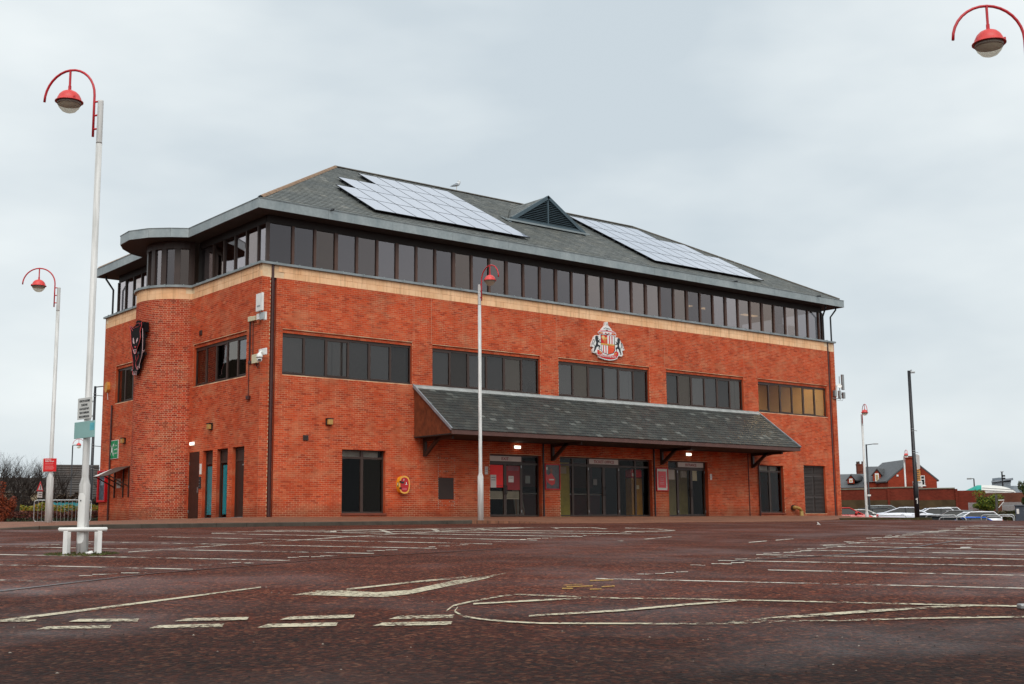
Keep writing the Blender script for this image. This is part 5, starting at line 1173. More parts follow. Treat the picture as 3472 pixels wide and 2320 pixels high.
mb = MB(); mb.bev(-hw, -.12, 0, hw, 0, .09, .008); mb.bev(-hw, -.12, h - .09, hw, 0, h, .008); mb.bev(-hw, -.12, .09, -hw + .1, 0, h - .09, .008); mb.bev(hw - .1, -.12, .09, hw, 0, h - .09, .008); mb.obj('case_frame', MT['redpaint'], o)
MB().box(-hw + .1, -.04, .09, hw - .1, -.02, h - .09).obj('poster', M('blue_grey_poster', '#5b6b80', .6, 0, .4, 6), o); MB().box(-.2, -.05, .75, .12, -.045, 1.0).obj('figure_print', M('pale_blue', '#9fb0c4', .6, 0, .3, 20), o); MB().box(-hw + .1, -.1, .09, hw - .1, -.096, h - .09).obj('pane', MT['clear'], o)
o = thing('shelter_hood', 'small sloping brown hood with brackets and pale edge on the side wall', 'hood', (-.004, 12.2, 2.3), -math.pi / 2)
mb = MB(); mb.prism([(-1.0, 0, .0), (.62, 0, .0), (.62, -.95, -.42), (-1.0, -.95, -.42)], (0, 0, .03)); fixn(mb.obj('hood_sheet', M('hood_brown', '#4d3325', .7, 0, .25, 4), o)); MB().prism([(-1.0, -.95, -.385), (-.5, -.95, -.385), (-1.0, -.1, -.02)], (0, 0, .012)).obj('pale_patch', MT['white'], o)
for x in (-.97, .0, .6): MB().obox((x, -.46, -.62), (.02, 0, 0), Vector((0, -.46, .24)), Vector((0, .012, .02))).obj('bracket_arm', MT['frame'], o); MB().box(x - .025, -.05, -1.3, x + .025, 0, .0).obj('bracket_post', MT['frame'], o)
notice_o = thing('side_notice', 'small white notice under the brown hood', 'notice', (-.004, 12.75, 1.62), -math.pi / 2); MB().box(-.22, -.01, -.2, .22, 0, .2).obj('sheet', MT['sgrey'], notice_o); [MB().box(-.16, -.012, .1 - .09 * k, .16, -.01, .12 - .09 * k).obj('printed_line', MT['print'], notice_o) for k in range(3)]
o = thing('alarm_bell_box', 'yellow alarm box high on the far end of the side wall', 'alarm box', (-.004, 14.32, 5.85), -math.pi / 2); fixn(MB().prism([(-.17, 0, .0), (-.17, 0, .22), (-.05, 0, .34), (.12, 0, .34), (.17, 0, .2), (.17, 0, 0), (.05, 0, -.12), (-.08, 0, -.12)], (0, -.13, 0)).obj('cover', M('alarm_yellow', '#d99a45', .5), o)); MB().tube((0, -.05, -.12), (0, -.02, -.45), .015).obj('conduit', MT['white'], o)
# ---- radio link, junction boxes and dome camera near the front corner, on the side wall
def wp(px, py, X): return onX(px, py, X)
def boxat(o, O_, name, px0, py0, px1, py1, X0, X1, mt, b=.012):
    """box on the side wall between two photo corners, standing from X0 (outer) to X1"""
    a, c = wp(px0, py0, X0), wp(px1, py1, X0); y0, y1 = sorted((a.y, c.y)); z0, z1 = sorted((a.z, c.z)); q = MB(); q.bev(X0 - O_.x, y0 - O_.y, z0 - O_.z, X1 - O_.x, y1 - O_.y, z1 - O_.z, b); return q.obj(name, mt, o)
O_ = Vector((-.004, .35, 7.2)); o = thing('radio_link', 'white rectangular radio antenna on a bracket near the roof corner', 'antenna', O_)
boxat(o, O_, 'antenna_panel', 868, 998, 887.5, 1052, -.2, -.12, MT['white']); boxat(o, O_, 'slot_line', 871, 1037, 882, 1039, -.205, -.2, MT['grey'], .001); a_ = wp(880, 1052, -.15); b_ = wp(884, 1066, -.1); MB().tube(a_ - O_, b_ - O_, .02).obj('arm', MT['grey'], o)
boxat(o, O_, 'bracket', 881, 1060, 893, 1082, -.12, -.02, MT['galv']); boxat(o, O_, 'mount_plate', 891.5, 1059, 900, 1084, -.08, -.02, MT['white']); boxat(o, O_, 'radio_unit', 869.5, 1065, 877, 1083, -.14, -.03, MT['white'])
MB().path([wp(882, 1084, -.06) - O_, wp(880, 1098, -.03) - O_, wp(868, 1099, -.02) - O_, wp(862, 1103, -.02) - O_], .01, 6).obj('cable', M('brown_cable', '#8a5a2c', .6), o)
O_ = Vector((-.004, .8, 7.1)); o = thing('cable_boxes', 'two cream junction boxes with brown conduits running down the side wall', 'junction box', O_)
boxat(o, O_, 'box', 840, 1075, 850, 1089, -.1, 0, MT['cream']); boxat(o, O_, 'box', 851.5, 1074, 863, 1086, -.1, 0, MT['cream'])
for x0, y0, x1, y1 in ((847, 1089, 844, 1228), (850, 1089, 847, 1228), (858, 1086, 857, 1205)): MB().tube(wp(x0, y0, -.03) - O_, wp(x1, y1, -.03) - O_, .016, None, 6).obj('conduit', MT['brownpipe'], o)
boxat(o, O_, 'joint_box', 840, 1225, 849, 1233, -.07, 0, MT['brownpipe']); MB().tube(wp(843, 1233, -.03) - O_, wp(841.5, 1345, -.03) - O_, .014, None, 6).obj('conduit', MT['brownpipe'], o); boxat(o, O_, 'sounder', 832, 1343, 841, 1354, -.1, 0, MT['brownpipe'])
O_ = Vector((-.004, .35, 5.65)); o = thing('dome_camera', 'white dome security camera on a corner bracket beside the brown downpipe', 'camera', O_)
boxat(o, O_, 'cable_box', 852.5, 1204, 870, 1230, -.1, 0, MT['cream']); boxat(o, O_, 'wall_plate', 877, 1185, 901, 1202, -.06, -.0, MT['white']); c_ = wp(880, 1208, -.22) - O_; MB().tube(wp(886, 1192, -.06) - O_, c_ + Vector((0, 0, .1)), .04).obj('arm', MT['white'], o)
MB().lathe([(.0, .13), (.05, .12), (.09, .07), (.115, -.0), (.12, -.06), (.0, -.06)], 16, c_).obj('camera_hood', MT['white'], o, True); MB().lathe([(.09, -.06), (.1, -.12), (.08, -.18), (.04, -.21), (0, -.215)], 16, c_).obj('camera_ball', MT['white'], o, True)
tv = (Vector((CAM.x, CAM.y, 0)) - Vector((0, .35, 0))).normalized(); MB().obox(c_ + tv * .085 + Vector((0, 0, -.14)), tv * .02, Vector((-tv.y, tv.x, 0)) * .05, (0, 0, .03)).obj('lens', MT['print'], o)
MB().path([wp(876, 1230, -.08) - O_, wp(878, 1240, -.06) - O_, wp(873, 1246, -.04) - O_, wp(868, 1238, -.02) - O_, wp(868, 1230, -.02) - O_], .014, 6).obj('cable', MT['black'], o)
# ---- antennas on the right-hand corner
o = thing('corner_antennas', 'cluster of grey antennas and dishes on the right-hand corner of the building', 'antennas', (34.0, -.01, 6.35)); o.scale = (.66, .66, .66)
MB().tube((.35, -.1, -.3), (.35, -.1, 1.6), .03).obj('mast', MT['grey'], o); MB().box(-.6, -.1, -.25, .5, -.06, -.2).obj('bracket_rail', MT['grey'], o); MB().bev(.55, -.25, .5, .8, -.1, 1.75, .02).obj('panel_antenna', MT['grey'], o); MB().box(.35, -.2, .9, .6, -.15, .95).obj('clamp', MT['black'], o); MB().box(.2, -.2, .1, .8, -.15, .15).obj('clamp', MT['black'], o); MB().bev(.55, -.3, -.2, .8, -.1, .3, .02).obj('radio_unit', MT['grey'], o); MB().bev(.05, -.3, -.2, .25, -.1, .4, .02).obj('radio_unit', MT['galv'], o); MB().bev(-.5, -.25, -.1, -.3, -.05, .4, .02).obj('radio_unit', MT['grey'], o); MB().bev(-.22, -.2, -.1, -.14, -.1, .85, .01).obj('whip_unit', MT['white'], o)
dsh = MB().lathe([(0, 0), (.1, .02), (.19, .07), (.2, .075), (.19, .08), (.1, .035), (0, .015)], 16); dso = dsh.obj('dish', MT['white'], o, True); dso.location = (.02, -.3, .75); dso.rotation_euler = (R(70), 0, R(-30)); MB().tube((.3, -.12, .45), (.12, -.25, .8), .02).obj('dish_arm', MT['black'], o); MB().path([(.6, -.2, -.2), (.5, -.2, -.4), (.1, -.1, -.38), (-.4, -.05, -.3)], .012, 6).obj('cable', MT['black'], o)
# ---- hydrant / inlet pipe
o = thing('inlet_pipe', 'rusty yellow elbow pipe standing against the wall beside the louvred door', 'pipe', (30.2, -.02, 0.0)); MB().path([(-.28, 0, .42), (-.28, -.12, .42), (-.2, -.2, .42), (-.02, -.24, .36), (.06, -.25, .26)], [.1, .1, .09, .08, .075], 10).obj('elbow', M('rusty_yellow', '#a37b3a', .6, 0, .35, 9), o, True); MB().tube((.06, -.25, .26), (.08, -.25, .0), .095, .1, 12).obj('outlet', M('pale_rust', '#b59a5c', .6, 0, .3, 9), o); MB().tube((-.28, .0, .42), (-.28, -.06, .42), .15, None, 12).obj('flange', MT['door'], o)
# small key-pad and sign between the side doors
o = thing('door_keypad', 'white label and dark keypad on the pier beside the flush side door', 'keypad', (-.004, 4.66, 1.5), -math.pi / 2); MB().box(-.08, -.012, .2, .08, 0, .6).obj('white_label', MT['white'], o); MB().bev(-.06, -.04, -.35, .06, 0, .1, .008).obj('keypad', MT['print'], o); [MB().box(-.03, -.045, -.28 + k * .11, .0, -.04, -.24 + k * .11).obj('button', MT['galv'], o) for k in range(3)]
# red handbag on the sill of the second window
o = thing('handbag', 'dark red handbag standing on the inside sill of the second first-floor window', 'bag', (12.85, .17, 5.19)); MB().bev(-.16, 0, 0, .16, .05, .22, .02).obj('bag_body', M('bag_red', '#5a0d14', .5), o); MB().path([(-.1, .02, .2), (-.08, .02, .45), (0, .02, .55), (.08, .02, .45), (.1, .02, .2)], .012, 6).obj('handle', MT['black'], o)

# ================================================================== street furniture
RH = Vector((RGT.x, RGT.y, 0)).normalized(); FH = Vector((FWD.x, FWD.y, 0)).normalized()
def az(v): return math.atan2(v.y, v.x)
class FR:
    """local frame facing the camera: x to the right, y away, z world height; origin under pixel px0 at range D"""
    def __init__(s, px0, D, z=None):
        d = ray(px0, 1780); h = Vector((d.x, d.y, 0)); s.o = CAM + d * D; s.k = D; s.px0 = px0
        s.yd = h.normalized(); s.xd = Vector((s.yd.y, -s.yd.x, 0)); s.o.z = ground(s.o.x, s.o.y) if z is None else z; s.rz = az(s.xd)
    def at(s, px, py, back=0.0):
        d = ray(px, py); n = s.yd; t = ((s.o + s.yd * back) - CAM).dot(n) / d.dot(n); P_ = CAM + d * t - s.o
        return Vector((P_.dot(s.xd), back, P_.z))
# ---- red crook-armed lamps
def lamp_head(o, H, sc_=1.0, hue=None):
    r = .51 * sc_; zs = H + .09
    pts = [(.13, 0, H - .64), (.13, 0, H - .1), (.13, 0, zs)] + [(.13 + r - r * math.cos(t), 0, zs + r * math.sin(t)) for t in [math.pi * k / 16 for k in range(1, 17)]]
    arm = MB().path(pts, .021, 8).obj('arm', MT['lampred'], o, True)
    for z in (H - .51, H - .27, H - .03): MB().tube((.03, 0, z), (.13, 0, z), .017, None, 8).obj('stub', MT['lampred'], arm)
    cx = .13 + r
    MB().tube((cx, 0, zs + r - .01), (cx, 0, zs + r - .36), .02, None, 8).obj('stem', MT['lampred'], arm); MB().tube((cx, 0, zs + r - .28), (cx, 0, zs + r - .37), .027, None, 8).obj('stem_collar', MT['lampred'], arm)
    zt = zs + r - .36
    hd = MB().lathe([(.0, zt), (.06, zt - .006), (.12, zt - .035), (.165, zt - .08), (.195, zt - .14), (.205, zt - .185), (.235, zt - .2), (.235, zt - .212), (.2, zt - .205)], 24, (cx, 0, 0)).obj('hood', MT['lamphood'], o, True)
    MB().lathe([(.197, zt - .2), (.19, zt - .25), (.165, zt - .31), (.11, zt - .37), (.05, zt - .395), (0, zt - .4)], 24, (cx, 0, 0)).obj('bowl', MT['bowl'], o, True)
    MB().lathe([(.199, zt - .205), (.194, zt - .255), (.19, zt - .255)], 24, (cx, 0, 0)).obj('reflector_band', MT['bowldark'], o, True)
    for t in (0.4, 2.6, 4.6): MB().box(cx + .215 * math.cos(t) - .012, .215 * math.sin(t) - .012, zt - .2, cx + .215 * math.cos(t) + .012, .215 * math.sin(t) + .012, zt - .155).obj('clip', MT['lampred'], hd)
def street_lamp(label, pos, H, armaz, sh=1.1, wide=.088, thin=.052, door=True):
    o = thing('street_lamp', label, 'street lamp', pos, armaz, 'white columns with red crook arms')
    MB().lathe([(wide * 1.06, -.3), (wide, sh), (thin * 1.12, sh + .11), (thin * 1.08, sh + .13), (thin, H - .78)], 16).obj('column', MT['pole'], o, True)
    MB().lathe([(thin * .97, H - .77), (thin * .97, H - .75), (thin * .92, H - .04), (thin * .92, H - .02)], 16).obj('column_top', MT['pole'], o, True)
    if door:
        ang = -armaz + az(-FH) - .25; dm = MB(); n_ = 8
        V = []; F = []
        for k in range(n_ + 1):
            t = ang + (k / n_ - .5) * 1.5
            for z in (sh - .93, sh - .88, sh - .18, sh - .13):
                inset = 0 if z in (sh - .88, sh - .18) else .35
                tt = ang + (k / n_ - .5) * (1.5 - inset * 2)
                V.append(((wide + .006) * math.cos(tt), (wide + .006) * math.sin(tt), z))
        for k in range(n_):
            for j in range(3): F.append((k * 4 + j, (k + 1) * 4 + j, (k + 1) * 4 + j + 1, k * 4 + j + 1))
        dm.add(V, F); do_ = dm.obj('access_door', MT['white'], o, True)
        MB().tube(((wide + .004) * math.cos(ang), (wide + .004) * math.sin(ang), sh - .25), ((wide + .012) * math.cos(ang), (wide + .012) * math.sin(ang), sh - .25), .012, None, 6).obj('lock', MT['print'], do_)
    lamp_head(o, H); return o
LN = onG(278, 1879); LN.z = ground(LN.x, LN.y)
near_dir = -FR(278, 19.9).xd * .8 + FR(278, 19.9).yd * .6
street_lamp('tall near lamp at the left carrying the parking notice and a teal board', LN, FR(278, 19.89, LN.z).at(335, 333).z, az(near_dir))
p = onY(1630, 1767, -4.65); street_lamp('lamp standing at the kerb in front of the canopy', (p.x, p.y, pave(p.x, p.y)), 8.42 - pave(p.x, p.y) - .02, az(RH * .62 - FH * .78), 1.55, .105, .06, False)
p = dep(163, 1785, 37.8); LL = Vector((p.x, p.y, pave(p.x, p.y))); street_lamp('lamp at the left edge with the red information sign', LL, FR(163, 37.8, LL.z).at(201, 973).z, az(-RH), 1.35, .105, .055, False)
p = dep(3499, 60, 17.7); pz = ground(p.x, p.y); p2 = dep(3370, 18, 17.7); street_lamp('lamp at the top right corner with only its head showing', (p.x, p.y, pz), p2.z - pz - .60, az(-RH), 1.1)
f_ = FR(2941, 81.7); street_lamp('lamp rising behind the parked cars beside the building corner', f_.o, f_.at(2930, 1404).z, f_.rz - 1.25, 1.2, .12, .075, False)
f_ = FR(3078, 132); street_lamp('distant small lamp in front of the brick house gable', f_.o, f_.at(3066, 1546).z, f_.rz - 1.2, 1.2, .13, .085, False)
f_ = FR(258, 112); lo_ = street_lamp('distant lamp with a broken bowl half hidden by the near column', f_.o, f_.at(285, 1512).z, f_.rz + math.pi, 1.2, .1, .055, False)
for ch in lo_.children:
    if ch.name.startswith('bowl'):
        pv = Vector((.64, 0, f_.at(285, 1512).z + .05)); rm = Matrix.Rotation(R(28), 3, 'Y'); ch.rotation_euler = (0, R(28), 0); ch.location = pv - rm @ pv + Vector((0, 0, -.1))
lo_.location = dep(281, 1780, 112); lo_.location.z = f_.o.z
# guard rail, grass and litter at the near lamp
gr = thing('guard_rail', 'low white hoop guard rail around the near lamp base', 'guard rail', LN, FR(278, 20).rz)
for dy in (-.13, .13):
    gx_ = .26 if dy < 0 else .215
    for sx in (-1, 1): MB().bev(sx * gx_ - .035, dy - .03, -.1, sx * gx_ + .035, dy + .03, .37, .008).obj('post', MT['white'], gr)
    MB().path([(-.37, dy, .385), (-.36, dy, .39), (.36, dy, .39), (.37, dy, .385)], [.02, .036, .036, .02], 12).obj('rail', MT['white'], gr, True)
gmb = MB()
for k in range(2600):
    a = random.uniform(0, 6.28); rr = math.sqrt(random.random()); x = LN.x + RH.x * .56 * rr * math.cos(a) + FH.x * .75 * rr * math.sin(a); y = LN.y + RH.y * .56 * rr * math.cos(a) + FH.y * .75 * rr * math.sin(a)
    if mnoise.noise((x * 5, y * 5, 0)) < -.15: continue
    h = random.uniform(.008, .045) * (1.3 - rr * .8); t = random.uniform(0, 6.28); z = ground(x, y); dx, dy = math.cos(t) * .012, math.sin(t) * .012; l = random.uniform(-.02, .02)
    gmb.add([(x - dx, y - dy, z), (x + dx, y + dy, z), (x + l, y + l, z + h)], [(0, 1, 2)], random.choice([0, 0, 1]))
tag(gmb.obj('grass', [M('moss_green', '#4d5526', .9, 0, .3, 12), M('dry_grass', '#5c4a2c', .9)]), 'mossy grass patch growing around the near lamp base', 'grass', kind='stuff')
bag = thing('litter_scrap', 'crumpled white litter beside the near lamp foot', 'litter', LN + RH * .16 - FH * .12); 
lmb = MB(); bmx = bmesh.new(); bmesh.ops.create_icosphere(bmx, subdivisions=2, radius=.05)
for v in bmx.verts: v.co = Vector((v.co.x * 1.3, v.co.y, v.co.z * .6 + .02)) * (1 + .5 * mnoise.noise(v.co * 40))
me = bpy.data.meshes.new('scrap'); bmx.to_mesh(me); bmx.free(); me.materials.append(MT['white']); link('scrap', me, bag)
p = onG(2775, 1781); sp_ = thing('feather', 'small white feather-like scrap lying on the asphalt before the building', 'litter', (p.x, p.y, ground(p.x, p.y) + .004), az(RH)); sp_.scale = (.7, .7, .7); fixn(MB().prism([(-.1, 0, .0), (-.02, .01, .03), (.12, .02, .0), (.03, -.01, .1), (-.06, 0, .16), (-.03, 0, .06)], (0, .02, 0)).obj('scrap', MT['white'], sp_))
p = onG(3276, 1858); sp_ = thing('paper_scrap', 'torn white paper scrap among the right-hand parking bays', 'litter', (p.x, p.y, ground(p.x, p.y) + .004), az(RH)); fixn(MB().prism([(-.12, -.02, 0), (.06, -.05, 0), (.12, .03, 0), (-.03, .07, 0), (-.09, .03, 0)], (.01, 0, .012)).obj('scrap', MT['white'], sp_))
p = onG(3466, 2066); sp_ = thing('road_stud_plate', 'small grey metal plate at the far right edge of the hatched island', 'plate', (p.x, p.y, ground(p.x, p.y)), az(RH)); MB().bev(-.03, -.05, 0, .09, .05, .045, .012).obj('plate', MT['grey'], sp_)
# boards on the near lamp
sx = (RH * math.cos(R(42)) - FH * math.sin(R(42))).normalized(); zmid = dep(281, 1376, 19.75)
bd = thing('parking_notice', 'grey notice board asking customers to park in allocated bays', 'sign', (LN.x, LN.y, zmid.z), az(sx)); MB().bev(-.2, -.075, -.175, .24, -.06, .175, .004).obj('board', MT['notice'], bd)
for k, s_ in enumerate(('NOTICE TO CUSTOMERS', 'PLEASE PARK', 'IN ALLOCATED BAYS.', 'YOUR CO-OPERATION', 'WILL BE APPRECIATED')): text('lettering', s_, .034, MT['print'], bd, (.02, -.0765, .105 - .064 * k), (1, 0, 0), (0, 0, 1), {0: .33, 1: .19, 2: .30, 3: .30, 4: .32}[k], bold=.008)
for z in (-.12, .12): MB().box(-.06, -.06, z - .012, .06, .06, z + .012).obj('clamp', MT['galv'], bd)
zmid = dep(278, 1451, 19.75); bd = thing('teal_board', 'blank faded teal board below the parking notice', 'sign', (LN.x, LN.y, zmid.z), az(sx)); MB().bev(-.28, -.075, -.135, .36, -.06, .135, .004).obj('board', MT['teal'], bd); MB().box(.22, -.077, -.02, .355, -.0755, .1).obj('unfaded_patch', M('bright_teal', '#5fb9c6', .5, 0, .2, 9), bd)
for z in (-.08, .08): MB().box(-.06, -.06, z - .012, .06, .06, z + .012).obj('clamp', MT['galv'], bd)
zmid = dep(170, 1575, 37.7); bd = thing('stadium_sign', 'bright red information sign on the left lamp', 'sign', (LL.x, LL.y, zmid.z), az(RH)); MB().bev(-.2, -.09, -.2, .2, -.075, .2, .004).obj('board', MT['redsign'], bd)
MB().bev(-.235, -.075, -.22, -.19, .06, .2, .006).obj('side_box', MT['sgrey'], bd)
text('lettering', 'Sunderland', .034, MT['white'], bd, (-.145, -.0915, .14), (1, 0, 0), (0, 0, 1), .18, 'LEFT', .01); text('lettering', 'Stadium of Light', .034, MT['white'], bd, (-.145, -.0915, .095), (1, 0, 0), (0, 0, 1), .27, 'LEFT', .01)
for k, (z, w_) in enumerate(((.045, .26), (.02, .24), (-.035, .26), (-.06, .25), (-.085, .28), (-.11, .27), (-.135, .25))): MB().box(-.145, -.092, z, -.145 + w_, -.0905, z + .009).obj('printed_line', M('pale_red_print', '#f08a86', .5) if k == 0 else bpy.data.materials['pale_red_print'], bd)
# ---- black columns
def black_lamp(label, f_, H, head, r=.07, hx=.55):
    o = thing('lamp_column', label, 'lamp post', f_.o, f_.rz, 'black lamp columns'); MB().lathe([(r * 1.25, -.3), (r * 1.25, 1.2), (r, 1.3), (r * .75, H), (0, H)], 12).obj('column', MT['black'], o, True)
    MB().tube((0, 0, H - .05), (head * hx, 0, H + .02), .03, None, 8).obj('bracket', MT['black'], o); MB().bev(min(head * hx, head * (hx + .4)), -.11, H - .02, max(head * hx, head * (hx + .4)), .11, H + .06, .02).obj('luminaire', MT['grey'], o)
    return o
f_ = FR(304, 70); bl = black_lamp('black lamp column at the left end of the building behind the near lamp', f_, f_.at(318, 1310).z, 1, .09, .5)
for py in (1340, 1512, 1585):
    q = f_.at(312, py); MB().tube((0, 0, q.z), (.75, 0, q.z - .06), .018, None, 6).obj('banner_arm', MT['black'], bl)
    for dz in (-.08, .08): MB().tube((0, 0, q.z + dz - .012), (0, 0, q.z + dz + .012), .1, None, 12).obj('band', MT['galv'], bl)
f_ = FR(235, 112); black_lamp('thin distant black lamp column between the two white lamps on the left', f_, f_.at(241, 1510).z, 1, .07, .1)
f_ = FR(2951, 100); black_lamp('black lamp column just behind the white lamp at the right', f_, f_.at(2940, 1507).z, 1, .08, .55)
f_ = FR(3112, 55); bc = thing('camera_column', 'tall black column with sign boards at the right end of the pavement', 'lamp post', f_.o, f_.rz); H = f_.at(3088, 1257).z; MB().lathe([(.11, -.3), (.11, 1.6), (.085, 1.7), (.07, H), (0, H)], 14).obj('column', MT['black'], bc, True)
MB().tube((0, 0, H - .1), (.12, 0, H - .02), .02).obj('camera_arm', MT['black'], bc); MB().bev(.06, -.06, H - .12, .26, .06, H - .03, .02).obj('camera_head', MT['galv'], bc); MB().tube((.1, 0, H - .03), (.1, 0, H + .04), .03).obj('camera_dome', MT['galv'], bc)
for py in (1458, 1532): q = f_.at(3100, py).z; MB().tube((0, 0, q), (.2, 0, q - .05), .012, None, 6).obj('banner_arm', MT['grey'], bc); [MB().tube((0, 0, q + dz - .01), (0, 0, q + dz + .01), .09, None, 12).obj('band', MT['galv'], bc) for dz in (-.05, .05)]
def edge_board(nm, lab, py0, py1, px1, mt, px0=3105):
    a, b = f_.at(px0, py0), f_.at(px1, py1); q = thing(nm, lab, 'sign', f_.o + Vector((0, 0, (a.z + b.z) / 2)), f_.rz)
    wd = (b.x - a.x); hh = (a.z - b.z) / 2; fixn(MB().prism([(.09, .0, -hh), (.09 + wd, .45, -hh + .05), (.09 + wd, .45, hh + .0 - .04), (.09, 0, hh)], (.012, -.02, 0)).obj('board', mt, q)); return q
q = edge_board('banner_board', 'pale tall board seen edge-on near the top of the black column', 1540, 1592, 3119, MT['sgrey']); MB().box(.09, -.02, -.1, .12, .0, .1).obj('clip', MT['galv'], q)
q = edge_board('orange_board', 'orange notice board below the pale board on the black column', 1590, 1632, 3121, M('orange_board', '#e59a2c', .5), 3108); [MB().obox((.15, .13, .2 - .09 * k), (.05, .16, 0), (.012, -.004, 0), (0, 0, .012)).obj('printed_line', MT['print'], q) for k in range(5)]
a, b = f_.at(3094, 1632), f_.at(3128, 1653); q = thing('sign_back', 'white rectangular sign seen from behind on the black column', 'sign', f_.o + Vector((0, 0, b.z)), f_.rz); MB().bev(a.x, .1, 0, b.x, .12, a.z - b.z, .006).obj('board', MT['white'], q); [MB().box(a.x + .05, .07, z, b.x - .05, .1, z + .02).obj('channel', MT['grey'], q) for z in (.03, a.z - b.z - .06)]
a = f_.at(3108, 1693); MB().tube((0, -.1, a.z), (0, -.115, a.z), .03, None, 12).obj('sticker', MT['white'], bc); MB().box(.02, -.115, a.z - .2, .05, -.105, a.z + .05).obj('sticker_strip', MT['white'], bc)
q = bpy.data.objects.new('x', None)
# small sign plates on the two right-hand lamps
f_ = FR(2944, 81.5); a = f_.at(2944, 1680); o = thing('lamp_plate', 'small white plate strapped low on the lamp behind the cars', 'sign', f_.o + Vector((a.x, -.12, a.z)), f_.rz); MB().bev(-.11, -.02, -.06, .11, 0, .06, .006).obj('plate', MT['white'], o)
f_ = FR(3064, 131.8); a = f_.at(3064, 1713); o = thing('lamp_plate', 'white lettered plate at the foot of the distant small lamp', 'sign', f_.o + Vector((a.x, -.15, a.z)), f_.rz); MB().bev(-.24, -.02, -.2, .24, 0, .2, .006).obj('plate', MT['white'], o); [MB().box(-.18, -.024, .1 - .08 * k, .18, -.02, .12 - .08 * k).obj('printed_line', MT['grey'], o) for k in range(4)]
# ---- crowd barriers
def barrier(label, px, D, dz, rot):
    f_ = FR(px, D); o = thing('crowd_barrier', label, 'barrier', (f_.o.x, f_.o.y, dz), f_.rz + rot, 'steel crowd barriers'); L = 2.3
    def arc(cx, cz, t0, t1): return [(cx + .12 * math.cos(R(t)), 0, cz + .12 * math.sin(R(t))) for t in range(t0, t1 + 1, 30)]
    pts = arc(L - .12, .98, 0, 90) + arc(.12, .98, 90, 180) + arc(.12, .32, 180, 270) + arc(L - .12, .32, 270, 360) + [(L, 0, .98)]
    fr = MB().path(pts, .021, 8).obj('frame', MT['galv'], o, True)
    for k in range(14): x = .16 + k * (L - .32) / 13; MB().tube((x, 0, .2), (x, 0, 1.1), .008, None, 6).obj('bar', MT['galv'], fr)
    for x in (.35, L - .35): MB().path([(x, -.26, 0), (x, 0, .22), (x, .26, 0)], .018, 6).obj('foot', MT['galv'], o)
    return o
q = dep(113, 1785, 52); barrier('steel crowd barrier standing behind the two left lamps', 113, 52, dep(113, 1786, 52).z, -.18)
barrier('steel crowd barrier cut off by the left edge', -186, 52, dep(-100, 1787, 52).z, -.05)
# ---- warning sign
f_ = FR(131, 62); o = thing('warning_sign', 'red triangle warning sign with white plate on a grey post by the hedge', 'road sign', f_.o, f_.rz + 1.02)
a = f_.at(131, 1632); b = f_.at(131, 1666); w_ = (a.z - b.z) * .58
MB().tube((0, .05, -.2), (0, .05, a.z + .02), .035).obj('post', MT['black'], o); fixn(MB().prism([(-w_, 0, b.z), (w_, 0, b.z), (0, 0, a.z)], (0, .02, 0)).obj('triangle', MT['redsign'], o)); fixn(MB().prism([(-w_ * .68, -.004, b.z + .07), (w_ * .68, -.004, b.z + .07), (0, -.004, a.z - .13)], (0, .004, 0)).obj('white_field', MT['white'], o)); MB().box(-.03, -.008, b.z + .1, .03, -.004, b.z + .3).obj('symbol', MT['print'], o); MB().box(-.2, .0, b.z - .32, .2, .02, b.z - .03).obj('plate', MT['white'], o); [MB().box(-.14, -.004, b.z - .12 - .1 * k, .14, 0, b.z - .09 - .1 * k).obj('printed_line', MT['print'], o) for k in range(2)]
# ---- hoop rails by the crest of the car park
def hoop(label, pxa, pxb, py, D):
    f_ = FR((pxa + pxb) / 2, D); hw = (pxb - pxa) / 2 * D / FPX; H = f_.at(f_.px0, py).z
    o = thing('hoop_rail', label, 'hoop rail', f_.o, f_.rz, 'grey hoop rails by the parked cars'); r = .15
    pts = [(-hw, 0, -.2), (-hw, 0, H - r)] + [(-hw + r - r * math.cos(R(t)), 0, H - r + r * math.sin(R(t))) for t in (30, 60, 90)] + [(hw - r + r * math.sin(R(t)), 0, H - r + r * math.cos(R(t))) for t in (0, 30, 60, 90)] + [(hw, 0, -.2)]
    MB().path(pts, .026, 8).obj('hoop', MT['galv'], o, True)
hoop('grey hoop rail in front of the white saloon', 2977, 3072, 1748, 72); hoop('grey hoop rail in front of the white supermini with blue roof', 3143, 3242, 1747, 66); hoop('lower grey hoop rail overlapping its neighbour near the black car', 3188, 3274, 1754, 63); hoop('larger grey hoop rail alone at the far right', 3332, 3437, 1746, 66); hoop('lower grey hoop rail set inside the larger one at the far right', 3349, 3434, 1751, 63)

